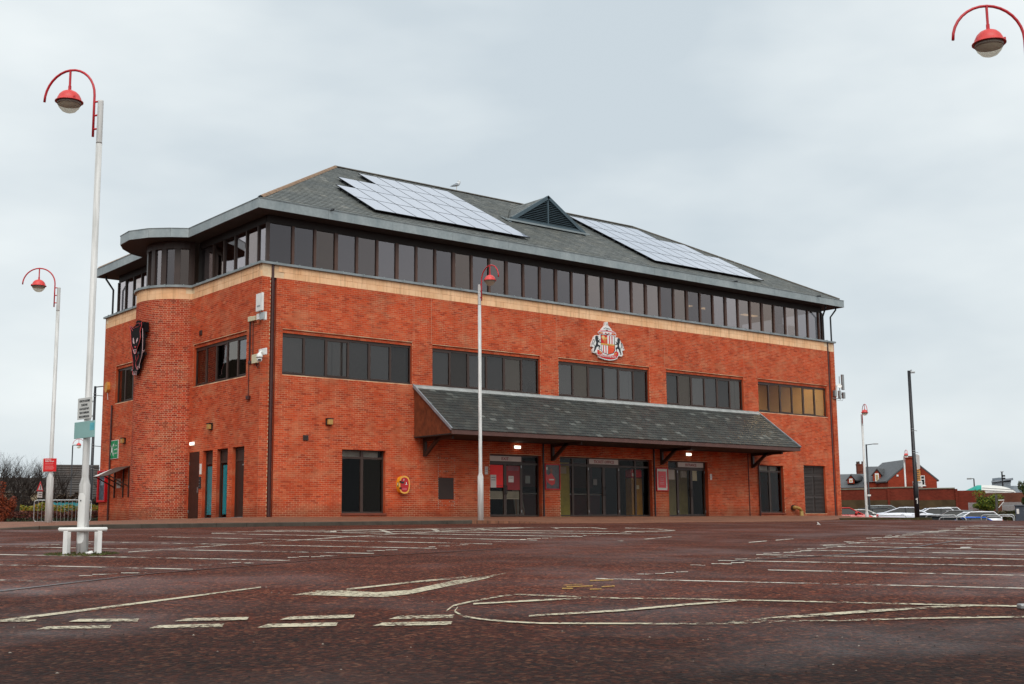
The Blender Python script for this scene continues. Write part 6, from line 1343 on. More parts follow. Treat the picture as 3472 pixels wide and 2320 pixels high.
# ================================================================== parked cars
MT['tyre'] = M('tyre', '#141414', .8); MT['rim'] = M('alloy', '#9ea2a6', .3, .7); MT['carglass'] = NT('car_glass').set(color=C('#0c1516'), rough=.06, spec=.3, ior=1.45).m
MT['tail'] = M('tail_lamp', '#c20d16', .2, 0, .05, 3, .8); MT['headl'] = M('head_lamp', '#c9d2d6', .12, 0, .1, 9, .8); MT['trim'] = M('black_trim', '#17181a', .5)
def paint(name, c): t = NT(name); t.set(color=C(c), rough=.28, coat=.8, spec=.5); return t.m
PAINT = {}
STY = {  # length, width, height, roof points (x as fraction from rear, z), bonnet z, boot z
    'saloon': dict(L=4.66, W=1.80, H=1.46, prof=[(-2.33, .95), (-2.2, 1.02), (-1.75, 1.06)], base=(-1.78, -.72, .42, 1.25), hood=.98, nose=.72, boot=1.05),
    'hatch': dict(L=3.95, W=1.74, H=1.47, base=(-1.93, -1.5, .25, 1.05), hood=.98, nose=.72, boot=1.0),
    'estate': dict(L=4.6, W=1.8, H=1.50, base=(-2.26, -1.95, .45, 1.25), hood=1.0, nose=.74, boot=1.05),
    'suv': dict(L=4.4, W=1.84, H=1.66, base=(-2.15, -1.75, .4, 1.15), hood=1.12, nose=.85, boot=1.12)}
def car(label, style, colour, px, D, roof_py, heading, roofc=None):
    S = STY[style]; f_ = FR(px, D); zr_ = f_.at(px, roof_py).z + f_.o.z; gz = zr_ - S['H']; key = colour
    body = PAINT.setdefault(key, paint('car_paint_' + key.strip('#'), colour)); roofm = PAINT.setdefault(roofc or key, paint('car_paint_' + (roofc or key).strip('#'), roofc or colour))
    o = thing('parked_car', label, 'car', (f_.o.x, f_.o.y, gz), f_.rz + heading, 'cars parked below the crest')
    L, W, H = S['L'], S['W'], S['H']; rb, rt, ft, fb = S['base']; hw = W / 2; belt = S['boot']
    # body shell: stations along x
    st = [(-L / 2, .55, belt - .22, .86), (-L / 2 + .06, .34, belt - .04, .93), (rb, .3, belt, .985), (rt, .28, belt + .0, 1), (0, .28, belt - .02, 1), (fb, .28, S['hood'] - .0, .99), (fb + .45, .28, S['hood'] - .07, .97), (L / 2 - .22, .3, S['nose'] + .04, .9), (L / 2 - .04, .36, S['nose'] - .1, .8), (L / 2, .42, S['nose'] - .25, .72)]
    V = []; F = []; n_ = 12
    for x, z0, z1, k in st:
        w_ = hw * k; ring = [(-w_ * .8, z0), (-w_ * .96, z0 + .08), (-w_, z0 + (z1 - z0) * .55), (-w_ * .97, z1 - .05), (-w_ * .88, z1), (-w_ * .4, z1 + .02), (w_ * .4, z1 + .02), (w_ * .88, z1), (w_ * .97, z1 - .05), (w_, z0 + (z1 - z0) * .55), (w_ * .96, z0 + .08), (w_ * .8, z0)]
        V += [(x, y, z) for y, z in ring]
    for i in range(len(st) - 1):
        for k in range(n_): F.append((i * n_ + k, i * n_ + (k + 1) % n_, (i + 1) * n_ + (k + 1) % n_, (i + 1) * n_ + k))
    F += [tuple(range(n_ - 1, -1, -1)), tuple(range((len(st) - 1) * n_, len(st) * n_))]
    sh_ = fixn(MB().add(V, F).obj('body', body, o, True))
    # cabin
    wr = hw * .74; wb_ = hw * .93; zt = H - .02
    gm_ = MB(); xm = (rt + ft) / 2
    def side(s_): return [(rb + .02, s_ * wb_, belt - .02), (rt + .04, s_ * wr, zt - .06), (ft - .04, s_ * wr, zt - .06), (fb - .02, s_ * wb_, S['hood'] - .02)]
    A_, B_ = side(-1), side(1)
    gm_.add(A_ + B_, [(0, 1, 2, 3), (7, 6, 5, 4), (0, 4, 5, 1), (2, 6, 7, 3)]); cab = fixn(gm_.obj('glazing', MT['carglass'], o))
    rm_ = MB(); rs_ = [(rt - .05, zt - .075), (rt + .15, zt - .01), (xm, H), (ft - .12, zt - .012), (ft + .04, zt - .08)]; V = []
    for x, z in rs_: V += [(x, y * wr, z - (.05 if abs(y) > .9 else 0)) for y in (-1.03, -.8, 0, .8, 1.03)]
    F = [(i * 5 + k, i * 5 + k + 1, i * 5 + k + 6, i * 5 + k + 5) for i in range(4) for k in range(4)]
    fixn(rm_.add(V, F).obj('roof', roofm, o, True))
    pl = MB()
    for s_ in (-1, 1):
        a, b, c, d = [Vector(q) for q in side(s_)]; e_ = Vector((0, s_ * .012, 0))
        pl.tube(a + e_, b + e_, .05, .035, 6); pl.tube(c + e_, d + e_, .035, .045, 6); pl.tube(b + e_ + Vector((0, 0, .02)), c + e_ + Vector((0, 0, .02)), .04, None, 6)
    pl.obj('pillars', body, o)
    for s_ in (-1, 1): MB().tube((xm - .05, s_ * (wb_ + .006), belt - .02), (xm - .1, s_ * (wr + .008), zt - .06), .04, None, 6).obj('door_pillar', MT['trim'], o); MB().bev(fb - .55, s_ * hw * (1.02) - .09 * (s_ > 0) * 0 - .07, belt + .0, fb - .38, s_ * hw * 1.02 + .07, belt + .14, .03).obj('mirror', body, o); MB().box(xm - .4, s_ * hw - .006, belt - .16, xm - .2, s_ * hw + .012, belt - .13).obj('door_handle', body, o); MB().box(xm + .35, s_ * hw - .006, belt - .16, xm + .55, s_ * hw + .012, belt - .13).obj('door_handle', body, o)
    for s_ in (-1, 1):
        MB().bev(-L / 2 - .01, s_ * hw * .78 - .16, belt - .32, -L / 2 + .16, s_ * hw * .78 + .16, belt - .12, .03).obj('tail_lamp', MT['tail'], o); MB().bev(L / 2 - .3, s_ * hw * .66 - .16, S['nose'] - .16, L / 2 - .05, s_ * hw * .66 + .16, S['nose'] - .0, .03).obj('head_lamp', MT['headl'], o)
        for x in (-L / 2 + .82, L / 2 - .86):
            wl_ = link('wheel', None, o, (x, s_ * (hw - .1), .32), (math.pi / 2, 0, 0)); wl_.empty_display_size = .1
            MB().lathe([(.2, -.1), (.31, -.105), (.32, -.06), (.32, .06), (.31, .105), (.2, .1)], 20).obj('tyre', MT['tyre'], wl_, True); MB().lathe([(0, -.112), (.06, -.11), (.2, -.108), (.2, .108), (.06, .11), (0, .112)], 14).obj('rim', MT['rim'], wl_)
    MB().box(-L / 2 - .012, -.26, .62, -L / 2 + .02, .26, .73).obj('number_plate', M('plate_yellow', '#c7b12e', .5) if 'plate_yellow' not in bpy.data.materials else bpy.data.materials['plate_yellow'], o)
    return o
car('red hatchback at the building corner with sloping windscreen', 'hatch', '#c81f1c', 2870, 84, 1720, 0.12)
car('white hatchback half hidden behind the red one and the white lamp', 'saloon', '#d8d8d4', 2925, 98, 1727, 0.1)
car('dark grey estate whose windows show behind the white saloon boot', 'estate', '#3a3d42', 2994, 104, 1722, 0.05)
car('silver tall car whose roof rises behind the white saloon', 'suv', '#a9b0b2', 3012, 113, 1713, 0.0)
car('white saloon seen side on beside the black column', 'saloon', '#dfe4ee', 3083, 93, 1719, 0.02)
car('white supermini with a bright blue roof facing left', 'hatch', '#e2e6ee', 3155, 98, 1722, math.pi + .25, '#1f6fb0')
car('white car mostly hidden behind the blue-roofed supermini', 'hatch', '#d5d6d8', 3190, 109, 1720, math.pi)
car('black hatchback with a red tail lamp next to the blue-roofed supermini', 'hatch', '#17181b', 3225, 91, 1730, math.pi + .15)
car('white hatchback with dark rear pillar and red tail lamp near the blue car', 'hatch', '#e4e7ec', 3290, 86, 1734, math.pi + .35)
car('silver car nose low down between hoop rails', 'saloon', '#9aa0a6', 3175, 78, 1744, -.5)
car('small black car low down in front of the white hatchback', 'hatch', '#1a1c20', 3255, 76, 1748, -.45)
car('bright blue car lowest and farthest right of the parked row', 'hatch', '#1565d8', 3322, 76, 1752, .25)

# ================================================================== background
def bare_tree(label, px, D, top_py, seed, spread=.62, dens=6, z=None, barkc='#2e2620'):
    rnd = random.Random(seed); f_ = FR(px, D, z); H = f_.at(px, top_py).z; o = thing('bare_tree', label, 'tree', f_.o, f_.rz + seed, 'leafless trees behind the hedge')
    tm, cm = MB(), MB()
    def grow(p, d, ln, r, lv):
        segs = 3; pts = [p.copy()]; rs = [r]
        for k in range(segs):
            d = (d + Vector((rnd.uniform(-.2, .2), rnd.uniform(-.2, .2), rnd.uniform(-.02, .16)))).normalized(); p = p + d * (ln / segs); pts.append(p.copy()); rs.append(r * (1 - .16 * (k + 1)))
        (tm if lv < 2 else cm).path(pts, rs, 6 if lv < 2 else (4 if lv < 4 else 3))
        if lv >= 5 or ln < H * .035: return
        nb = dens if lv == 1 else rnd.choice((3, 3, 4)) if lv < 4 else 3
        for i in range(nb):
            t = rnd.uniform(.35, 1.0); k = min(int(t * segs), segs - 1); q = pts[k].lerp(pts[k + 1], t * segs - k)
            a = rnd.uniform(0, 6.28); sp = spread * rnd.uniform(.7, 1.25); nd = (d + Vector((math.cos(a) * sp, math.sin(a) * sp, rnd.uniform(-.1, .45)))).normalized()
            grow(q, nd, ln * rnd.uniform(.55, .8), rs[k] * rnd.uniform(.5, .68), lv + 1)
    grow(Vector((0, 0, -.2)), Vector((0, 0, 1)), H * .3, H * .022, 0); 
    for i in range(3): grow(Vector((0, 0, H * .22)), Vector((rnd.uniform(-.6, .6), rnd.uniform(-.6, .6), 1)).normalized(), H * .34, H * .016, 1)
    zs = max(v[2] for v in cm.v); k = H / zs
    for b in (tm, cm): b.v = [(v[0] * k, v[1] * k, v[2] * k) for v in b.v]
    mt = M('bark_' + str(seed), barkc, .9, 0, .25, 8); tm.obj('trunk', mt, o); cm.obj('crown', mt, o)
def leaf_mass(mb, n, pos, size, rnd, mi=2, up=.3):
    for k in range(n):
        p, nr = pos(rnd); s_ = size * rnd.uniform(.6, 1.4); a = Vector((rnd.gauss(0, 1), rnd.gauss(0, 1), rnd.gauss(0, 1))).normalized(); a = (a + nr * .7).normalized(); u = a.orthogonal().normalized(); v = a.cross(u); t = rnd.uniform(0, 6.28); u, v = u * math.cos(t) + v * math.sin(t), v * math.cos(t) - u * math.sin(t)
        mb.add([p - u * s_, p + v * s_ * .5, p + u * s_, p - v * s_ * .5], [(0, 1, 2, 3)], rnd.randrange(mi))
def leafmats(name, cols): return [M(name + str(i), c, .7, 0, .2, 10) for i, c in enumerate(cols)]
def hedge(name, label, f_, x0, x1, z0, z1, dpt, cols, n, size, seed, wob=.12, y0=0.0):
    rnd = random.Random(seed); o = thing(name, label, 'hedge', f_.o, f_.rz); core = MB()
    nseg = 24; V = []
    for i in range(nseg + 1):
        x = x0 + (x1 - x0) * i / nseg; zt = z1 * (1 - .12) + wob * mnoise.noise((x * .9, seed, 0)); V += [(x, y0 + .08, z0), (x, y0 + .1, zt - .06), (x, y0 + dpt, zt - .06), (x, y0 + dpt, z0)]
    core.add(V, [(i * 4 + k, i * 4 + k + 1, i * 4 + k + 5, i * 4 + k + 4) for i in range(nseg) for k in range(3)] + [(0, 1, 2, 3), (nseg * 4 + 3, nseg * 4 + 2, nseg * 4 + 1, nseg * 4)]); core.obj('twigs', M(name + '_core', '#241a12', .95), o)
    def pos(r):
        x = r.uniform(x0, x1); zt = z1 + wob * 1.6 * mnoise.noise((x * 1.3, seed, 0)); 
        if r.random() < .62: return Vector((x, y0 + r.uniform(-.05, .12), r.uniform(z0, zt))), Vector((0, -1, .3))
        return Vector((x, y0 + r.uniform(0, dpt), zt + r.uniform(-.08, .1))), Vector((0, 0, 1))
    lm = MB(); leaf_mass(lm, n, pos, size, rnd, len(cols)); lm.obj('foliage', leafmats(name, cols), o); return o
def bush(name, label, cat, f_, cx, cz, rx, rz_, ry, cols, n, size, seed, trunk=True):
    rnd = random.Random(seed); o = thing(name, label, cat, f_.o, f_.rz)
    cl_ = [(Vector((cx + rnd.gauss(0, .45) * rx, rnd.gauss(0, .4) * ry, cz + rnd.gauss(0, .45) * rz_)), rnd.uniform(.28, .5)) for _ in range(22)]
    def pos(r):
        c, k = r.choice(cl_); d = Vector((r.gauss(0, 1), r.gauss(0, 1), r.gauss(0, 1))).normalized(); p = c + Vector((d.x * rx * k, d.y * ry * k, d.z * rz_ * k)) * r.uniform(.6, 1.05); p.z = max(p.z, .02); return p, d
    lm = MB(); leaf_mass(lm, n, pos, size, rnd, len(cols)); lm.obj('foliage', leafmats(name + str(seed), cols), o)
    tm = MB()
    for k in range(5): tm.path([(cx + rnd.uniform(-.1, .1) * rx, 0, -.1), (cx + rnd.uniform(-.3, .3) * rx, rnd.uniform(-.2, .2) * ry, cz * .6), (cx + rnd.uniform(-.6, .6) * rx, rnd.uniform(-.3, .3) * ry, cz + rz_ * .4)], [.06, .04, .015], 6)
    tm.obj('stems', M(name + str(seed) + '_stem', '#33261c', .9), o); return o
# ---- left side: hedge layers, trees, house
zl = -.09
f_ = FR(120, 56, zl); X = lambda px: (px - 120) * 56 / FPX
hedge('low_hedge', 'clipped dark green low hedge along the path at the left', f_, X(-60), X(345), -.1, f_.at(120, 1764).z, .5, ['#1f2a14', '#2b3a1a', '#18210f', '#3a4522'], 5200, .04, 3, .03)
f_ = FR(120, 57.2, zl); X = lambda px: (px - 120) * 57.2 / FPX
hedge('copper_hedge', 'red-brown leaved hedge just above the low green hedge', f_, X(30), X(345), -.1, f_.at(120, 1740).z, .5, ['#4a2018', '#5d2a1e', '#381711', '#6b3826'], 5200, .045, 4, .05)
f_ = FR(120, 58.5, zl); X = lambda px: (px - 120) * 58.5 / FPX
hedge('golden_hedge', 'yellow-green flowering shrubs topping the red-brown hedge', f_, X(70), X(345), .3, f_.at(230, 1718).z, .7, ['#8a8a28', '#6f7a22', '#a58c2a', '#4f6a24', '#b07a24'], 4200, .05, 5, .16)
f_ = FR(15, 50, zl); bush('copper_bush', 'rust-orange bush at the left edge', 'bush', f_, 0, f_.at(15, 1718).z, .36, .62, .4, ['#6b2a12', '#8a3a1a', '#4f1d0e', '#9a4a22'], 4200, .032, 6)
MT['teal_fence'] = M('teal_sheet', '#2a8f98', .6, 0, .2, 3)
f_ = FR(215, 66, zl); o = thing('teal_screen', 'turquoise sheet fence glimpsed above the golden shrubs', 'fence', f_.o, f_.rz)
for k in range(8): a = f_.at(176 + 11 * k, 1704); b = f_.at(186.6 + 11 * k, 1730); MB().box(a.x, 0, -.1, b.x, .04, a.z - .03 * (k % 2)).obj('panel', MT['teal_fence'], o)
for i, (px, D, ty, sd, sp_) in enumerate([(30, 74, 1528, 21, .75), (-25, 80, 1520, 22, .7), (84, 86, 1545, 23, .7), (128, 80, 1552, 24, .6), (196, 92, 1558, 25, .62), (330, 96, 1556, 26, .6), (60, 66, 1640, 27, .8), (150, 68, 1640, 28, .85)]):
    bare_tree(['wide bare tree nearest the left edge', 'bare tree cut off by the left edge', 'bare tree just left of the warning sign', 'bare tree behind the warning sign', 'thin bare tree right of the red sign', 'bare tree showing between the black column and the building', 'low bushy bare shrub in front of the cream house wall', 'low bare shrub behind the left lamp'][i], px, D, ty, sd, sp_, 6, zl)
MT['oldslate'] = slatemat('old_slate', [(0, C('#3a3330')), (.5, C('#46403c')), (1, C('#524a44'))], C('#4f3d30'))
MT['render_cream'] = M('cream_render', '#b8a888', .8, 0, .15, 3)
def gable_house(label, f_, x0, x1, ze, zr, dpt, wallm, roofm, zb=-.5, windows=(), chim=(), ext=.25, name='house', hip=False, dormers=()):
    o = thing(name, label, 'house', f_.o, f_.rz); MB().box(x0, 0, zb, x1, dpt, ze).obj('wall', wallm, o)
    rm_ = MB(); ym = dpt / 2; hx = (x1 - x0) * .12 if hip else 0
    V = [(x0 - ext, -ext, ze - .1), (x1 + ext, -ext, ze - .1), (x1 + ext - hx, ym, zr), (x0 - ext + hx, ym, zr), (x1 + ext, dpt + ext, ze - .1), (x0 - ext, dpt + ext, ze - .1)]
    rm_.add(V, [(0, 1, 2, 3), (3, 2, 4, 5), (0, 3, 5), (1, 4, 2)]); ro = fixn(rm_.obj('roof', roofm, o)); MB().tube(V[3], V[2], .12, None, 6).obj('ridge', roofm, ro)
    s_ = MB(); n_ = 14
    for k in range(n_):
        t = k / n_; a = Vector(V[0]).lerp(Vector(V[3]), t); b = Vector(V[1]).lerp(Vector(V[2]), t); s_.obox((a + b) / 2 + Vector((0, -.02, .03)), ((b - a).length / 2, 0, 0), (0, .03, .02), (0, -.01, .02))
    tag(s_.obj('slate_courses', roofm, ro), kind='stuff')
    for wx, wz, ww, wh in windows:
        wn_ = MB().bev(wx - ww / 2 - .07, -.06, wz - wh / 2 - .07, wx + ww / 2 + .07, .02, wz + wh / 2 + .07, .01).obj('window', MT['white'], o); MB().box(wx - ww / 2, -.08, wz - wh / 2, wx + ww / 2, -.062, wz + .0).obj('pane', MT['carglass'], wn_); MB().box(wx - ww / 2, -.08, wz + .06, wx + ww / 2, -.062, wz + wh / 2).obj('pane', MT['carglass'], wn_)
    for cx_, cw, cz0, cz1, np_ in chim:
        c = MB(); c.box(cx_ - cw / 2, ym - .4, cz0, cx_ + cw / 2, ym + .4, cz1); c.box(cx_ - cw / 2 - .08, ym - .48, cz1, cx_ + cw / 2 + .08, ym + .48, cz1 + .15); co = c.obj('chimney', MT['plainbrick'], ro)
        for k in range(np_): x = cx_ + (k - (np_ - 1) / 2) * cw / np_; MB().lathe([(.13, cz1 + .15), (.11, cz1 + .55), (.14, cz1 + .6), (.1, cz1 + .6)], 10, (x, ym, 0)).obj('chimney_pot', M('pot', '#6b4436', .8) if 'pot' not in bpy.data.materials else bpy.data.materials['pot'], co)
    return o
f_ = FR(80, 104, zl); a = lambda px, py: f_.at(px, py)
gable_house('cream house with dark low roof and white window behind the bare trees', f_, a(-80, 1660).x, a(165, 1660).x, a(80, 1668).z, a(80, 1617).z, 9, MT['render_cream'], MT['oldslate'], -.6, [(a(63, 1660).x, a(63, 1684).z, .5, .62), (a(55, 1660).x, a(55, 1722).z, .55, .3)])
f_ = FR(245, 112, zl); gable_house('large dark-roofed house rising behind the left lamps', f_, a(186, 1660).x, a(327, 1660).x, a(245, 1690).z, a(245, 1571).z, 10, MT['render_cream'], MT['oldslate'], -.6)
# brown undergrowth that fills the gap below the trees
f_ = FR(140, 70, zl); hedge('bramble_bank', 'brown leafless scrub bank behind the golden shrubs', f_, (-220) * 70 / FPX, (195) * 70 / FPX, -.2, f_.at(140, 1690).z, 1.2, ['#2f241b', '#3c2e22', '#241b15', '#4a3a28'], 5200, .09, 9, .5)
# ---- right side: boundary wall
MT['oldbrick'] = M('old_brick_wall', '#6f2a1c', .9, 0, .28, .9, .2, .3, 30); MT['oldstone'] = M('old_stone_plinth', '#4d3f2c', .9, 0, .3, 1.2, .2, .3, 20)
def bricktex(name, c1, c2, mo):
    t = NT(name); vec = t.N('ShaderNodeTexCoord').outputs['Object']; sw = t.N('ShaderNodeSeparateXYZ', {0: vec}); cb = t.N('ShaderNodeCombineXYZ', {0: sw.outputs[0], 1: sw.outputs[2]})
    br = t.N('ShaderNodeTexBrick', {'Vector': cb.outputs[0], 'Color1': c1, 'Color2': c2, 'Mortar': mo, 'Scale': 1.0, 'Mortar Size': .012, 'Brick Width': .24, 'Row Height': .08, 'Bias': -.1})
    c = t.mix(1, br.outputs[0], t.ramp(t.noise(.6, 5), [(.3, (.72, .7, .7)), (.7, (1.18, 1.14, 1.12))]), 'MULTIPLY'); t.set(color=c, rough=.9, spec=.2); return t.m
MT['oldbrick'] = bricktex('old_brick_wall', C('#7a3022'), C('#632418'), C('#6d3a2c')); MT['housebrick'] = bricktex('house_brick', C('#9a3a24'), C('#86301e'), C('#8a4532'))
f_ = FR(3050, 118, -.9); A2 = lambda px, py: f_.at(px, py)
o = thing('boundary_wall', 'long old red brick boundary wall with darker stone foot behind the cars', 'wall', f_.o, f_.rz)
segs = [(2836, 2938, 1662), (2938, 3010, 1658), (3010, 3110, 1656), (3110, 3238, 1660)]
for x0, x1, ty in segs:
    a, b = A2(x0, ty), A2(x1, ty); zs = A2(x0, 1697).z
    MB().box(a.x, .0, zs, b.x - .01, .4, a.z).obj('wall_panel', MT['oldbrick'], o); MB().bev(a.x, -.08, a.z, b.x - .01, .48, a.z + .12, .02).obj('coping', M('coping_stone', '#7a7464', .9) if 'coping_stone' not in bpy.data.materials else bpy.data.materials['coping_stone'], o)
    MB().box(a.x, -.06, -1.2, b.x - .01, .42, zs).obj('plinth', MT['oldstone'], o)
for x0, x1 in ((3008, 3016), (3238, 3246)): a, b = A2(x0, 1660), A2(x1, 1660); MB().box(a.x, -.14, -1.2, b.x, .45, a.z + .05).obj('pier', MT['oldbrick'], o)
a, b = A2(3246, 1664), A2(3340, 1664); MB().box(a.x, .05, -1.2, b.x, .45, a.z).obj('wall_panel', MT['oldbrick'], o)
a, b = A2(3340, 1672), A2(3500, 1672); MB().box(a.x, .25, -1.2, b.x, .6, a.z).obj('wall_panel', bricktex('brown_brick', C('#6b3f30'), C('#5b3427'), C('#6b4a3c')), o)
a, b = A2(3180, 1656), A2(3300, 1665); MB().add([(a.x, 1.5, a.z - .4), (b.x, 1.5, b.z - .4), (b.x, 2.5, b.z), (a.x, 2.5, a.z)], [(0, 1, 2, 3)]).obj('wall_cap_roof', MT['oldslate'], o)
MT['roofslate'] = slatemat('house_slate', [(0, C('#4a4b4e')), (.5, C('#55575a')), (1, C('#606163'))], C('#4f4f4c'))
# house with a gable towards the camera
f_ = FR(3090, 135, -.5); o = thing('brick_house', 'red brick house with tall chimney on its gable and a slate roof', 'house', f_.o, f_.rz)
g = [A2(3008, 1662), A2(3011, 1632.5), A2(3093, 1562), A2(3176, 1629), A2(3176, 1664)]; zb = -.8
EX = Vector((-3.3, 8.0, 0)); Gp = [Vector((g[1].x, 0, zb)), Vector((g[1].x, 0, g[1].z)), Vector((g[2].x, 0, g[2].z)), Vector((g[3].x, 0, g[3].z)), Vector((g[3].x, 0, zb))]
fixn(MB().prism(Gp, EX).obj('wall', MT['housebrick'], o))
rm_ = MB(); up = Vector((0, -.15, .08)); a0, a1, a2 = Gp[1] + Vector((-.2, 0, -.12)), Gp[2] + Vector((0, 0, .06)), Gp[3] + Vector((.2, 0, -.12))
rm_.prism([a0, a1, a1 + Vector((0, 0, .16)), a0 + Vector((-.06, 0, .14))], EX); rm_.prism([a1, a2, a2 + Vector((.06, 0, .14)), a1 + Vector((0, 0, .16))], EX); ro = fixn(rm_.obj('roof', MT['roofslate'], o))
c0, c1 = A2(3069, 1555), A2(3102, 1555); MB().box(c0.x, -.02, A2(3080, 1600).z, c1.x, 1.0, c0.z).obj('chimney', MT['housebrick'], ro); MB().bev(c0.x - .1, -.12, c0.z, c1.x + .1, 1.1, c0.z + .12, .02).obj('chimney_cap', MT['housebrick'], ro)
for px in (3082, 3089, 3096): q = A2(px, 1547); MB().lathe([(.13, c0.z + .1), (.1, q.z), (.13, q.z + .04), (.09, q.z + .04)], 10, (q.x, .45, 0)).obj('chimney_pot', bpy.data.materials.get('pot') or M('pot', '#4a352e', .8), ro)
a, b = A2(3121, 1613), A2(3137, 1646); wn_ = MB().bev(a.x, -.08, b.z, b.x, .02, a.z, .01).obj('window', MT['white'], o); MB().box(a.x + .07, -.1, b.z + .08, b.x - .07, -.082, (a.z + b.z) / 2 + .1).obj('pane', MT['carglass'], wn_); MB().box(a.x + .07, -.1, (a.z + b.z) / 2 + .2, b.x - .07, -.082, a.z - .08).obj('pane', MT['carglass'], wn_); MB().bev(a.x - .1, -.16, b.z - .1, b.x + .1, .02, b.z, .01).obj('sill', MT['white'], wn_)
a = A2(3043, 1613); MB().bev(a.x - .1, -.06, a.z - .1, a.x + .1, 0, a.z + .1, .02).obj('vent', MT['white'], o)
def dormer(o, fr, px0, px1, py_e, py_a, py_b, depth_, y0):
    a, b, c = fr.at(px0, py_e, y0), fr.at(px1, py_e, y0), fr.at((px0 + px1) / 2, py_a, y0); zb_ = fr.at(px0, py_b, y0).z
    d = fixn(MB().prism([(a.x, y0, zb_), (b.x, y0, zb_), (b.x, y0, b.z), (c.x, y0, c.z), (a.x, y0, a.z)], (0, depth_, 0)).obj('dormer', MT['housebrick'], o))
    r_ = MB(); e_ = Vector((1.1, depth_, 0)); L_, Rr, T = Vector((a.x - .18, y0 - .15, a.z - .12)), Vector((b.x + .18, y0 - .15, b.z - .12)), Vector((c.x, y0 - .15, c.z + .08))
    r_.prism([L_, T, T + Vector((0, 0, .12)), L_ + Vector((0, 0, .12))], e_); r_.prism([T, Rr, Rr + Vector((0, 0, .12)), T + Vector((0, 0, .12))], e_); fixn(r_.obj('dormer_roof', MT['roofslate'], d))
    w0, w1 = (a.x * .68 + b.x * .32), (a.x * .32 + b.x * .68); wn_ = MB().bev(w0 - .05, y0 - .08, zb_ + .1, w1 + .05, y0 + .02, (a.z + c.z) / 2 - .1, .01).obj('dormer_window', MT['white'], d); MB().box(w0 + .04, y0 - .1, zb_ + .2, w1 - .04, y0 - .082, (a.z + c.z) / 2 - .25).obj('pane', M('blind_cream', '#b8a070', .7) if 'blind_cream' not in bpy.data.materials else bpy.data.materials['blind_cream'], wn_)
# terrace behind the wall
f2 = FR(2960, 139, -.5); B2 = lambda px, py: f2.at(px, py)
o2 = thing('terrace_house', 'brick terrace with slate roof and a cream-windowed gabled dormer', 'house', f2.o, f2.rz); e0, e1 = B2(2930, 1632), B2(3014, 1632); rz2 = B2(2960, 1592)
MB().box(e0.x, 0, -.8, e1.x, 8, e0.z).obj('wall', MT['housebrick'], o2); fixn(MB().add([(e0.x, -.25, e0.z - .1), (e1.x, -.25, e0.z - .1), (e1.x, 4, rz2.z + .5), (e0.x, 4, rz2.z + .5), (e1.x, 8.2, e0.z), (e0.x, 8.2, e0.z)], [(0, 1, 2, 3), (3, 2, 4, 5), (0, 3, 5), (1, 4, 2)]).obj('roof', MT['roofslate'], o2))
dormer(o2, f2, 2959, 2987, 1611, 1594, 1636, 3.0, -.1)
f3 = FR(2890, 142, -.5); C2 = lambda px, py: f3.at(px, py)
o3 = thing('terrace_house', 'lower slate-roofed terrace with a small gabled dormer next to the building corner', 'house', f3.o, f3.rz); e0, e1 = C2(2835, 1652), C2(2946, 1652); rz3 = C2(2890, 1612)
MB().box(e0.x, 0, -.8, e1.x, 8, e0.z).obj('wall', MT['housebrick'], o3); fixn(MB().add([(e0.x, -.25, e0.z - .1), (e1.x, -.25, e0.z - .1), (e1.x, 4, rz3.z + .3), (e0.x, 4, rz3.z + .3), (e1.x, 8.2, e0.z), (e0.x, 8.2, e0.z)], [(0, 1, 2, 3), (3, 2, 4, 5), (0, 3, 5), (1, 4, 2)]).obj('roof', MT['roofslate'], o3))
dormer(o3, f3, 2873, 2897, 1628, 1613, 1640, 2.6, .4)
f4 = FR(2918, 150, -.5); D2 = lambda px, py: f4.at(px, py); a, b = D2(2902, 1576), D2(2934, 1576); cxm = (a.x + b.x) / 2; rr = (b.x - a.x) / 2
o4 = thing('chimney_stack', 'wide octagonal brick chimney stack with pots above the terrace', 'chimney', f4.o, f4.rz); MB().lathe([(rr * .98, -.8), (rr * .98, D2(2918, 1600).z), (rr * 1.04, D2(2918, 1598).z), (rr, D2(2918, 1595).z), (rr, D2(2918, 1578).z), (rr * 1.08, D2(2918, 1576).z), (rr * 1.08, a.z + .1), (0, a.z + .1)], 8, (cxm, 1, 0)).obj('stack', M('stack_brick', '#6b3524', .9, 0, .2, 2), o4)
for k in range(6): t = k * 1.05; MB().lathe([(.12, a.z), (.1, a.z + .42), (.0, a.z + .42)], 8, (cxm + rr * .75 * math.cos(t), 1 + rr * .75 * math.sin(t), 0)).obj('chimney_pot', bpy.data.materials.get('pot') or MT['housebrick'], o4)
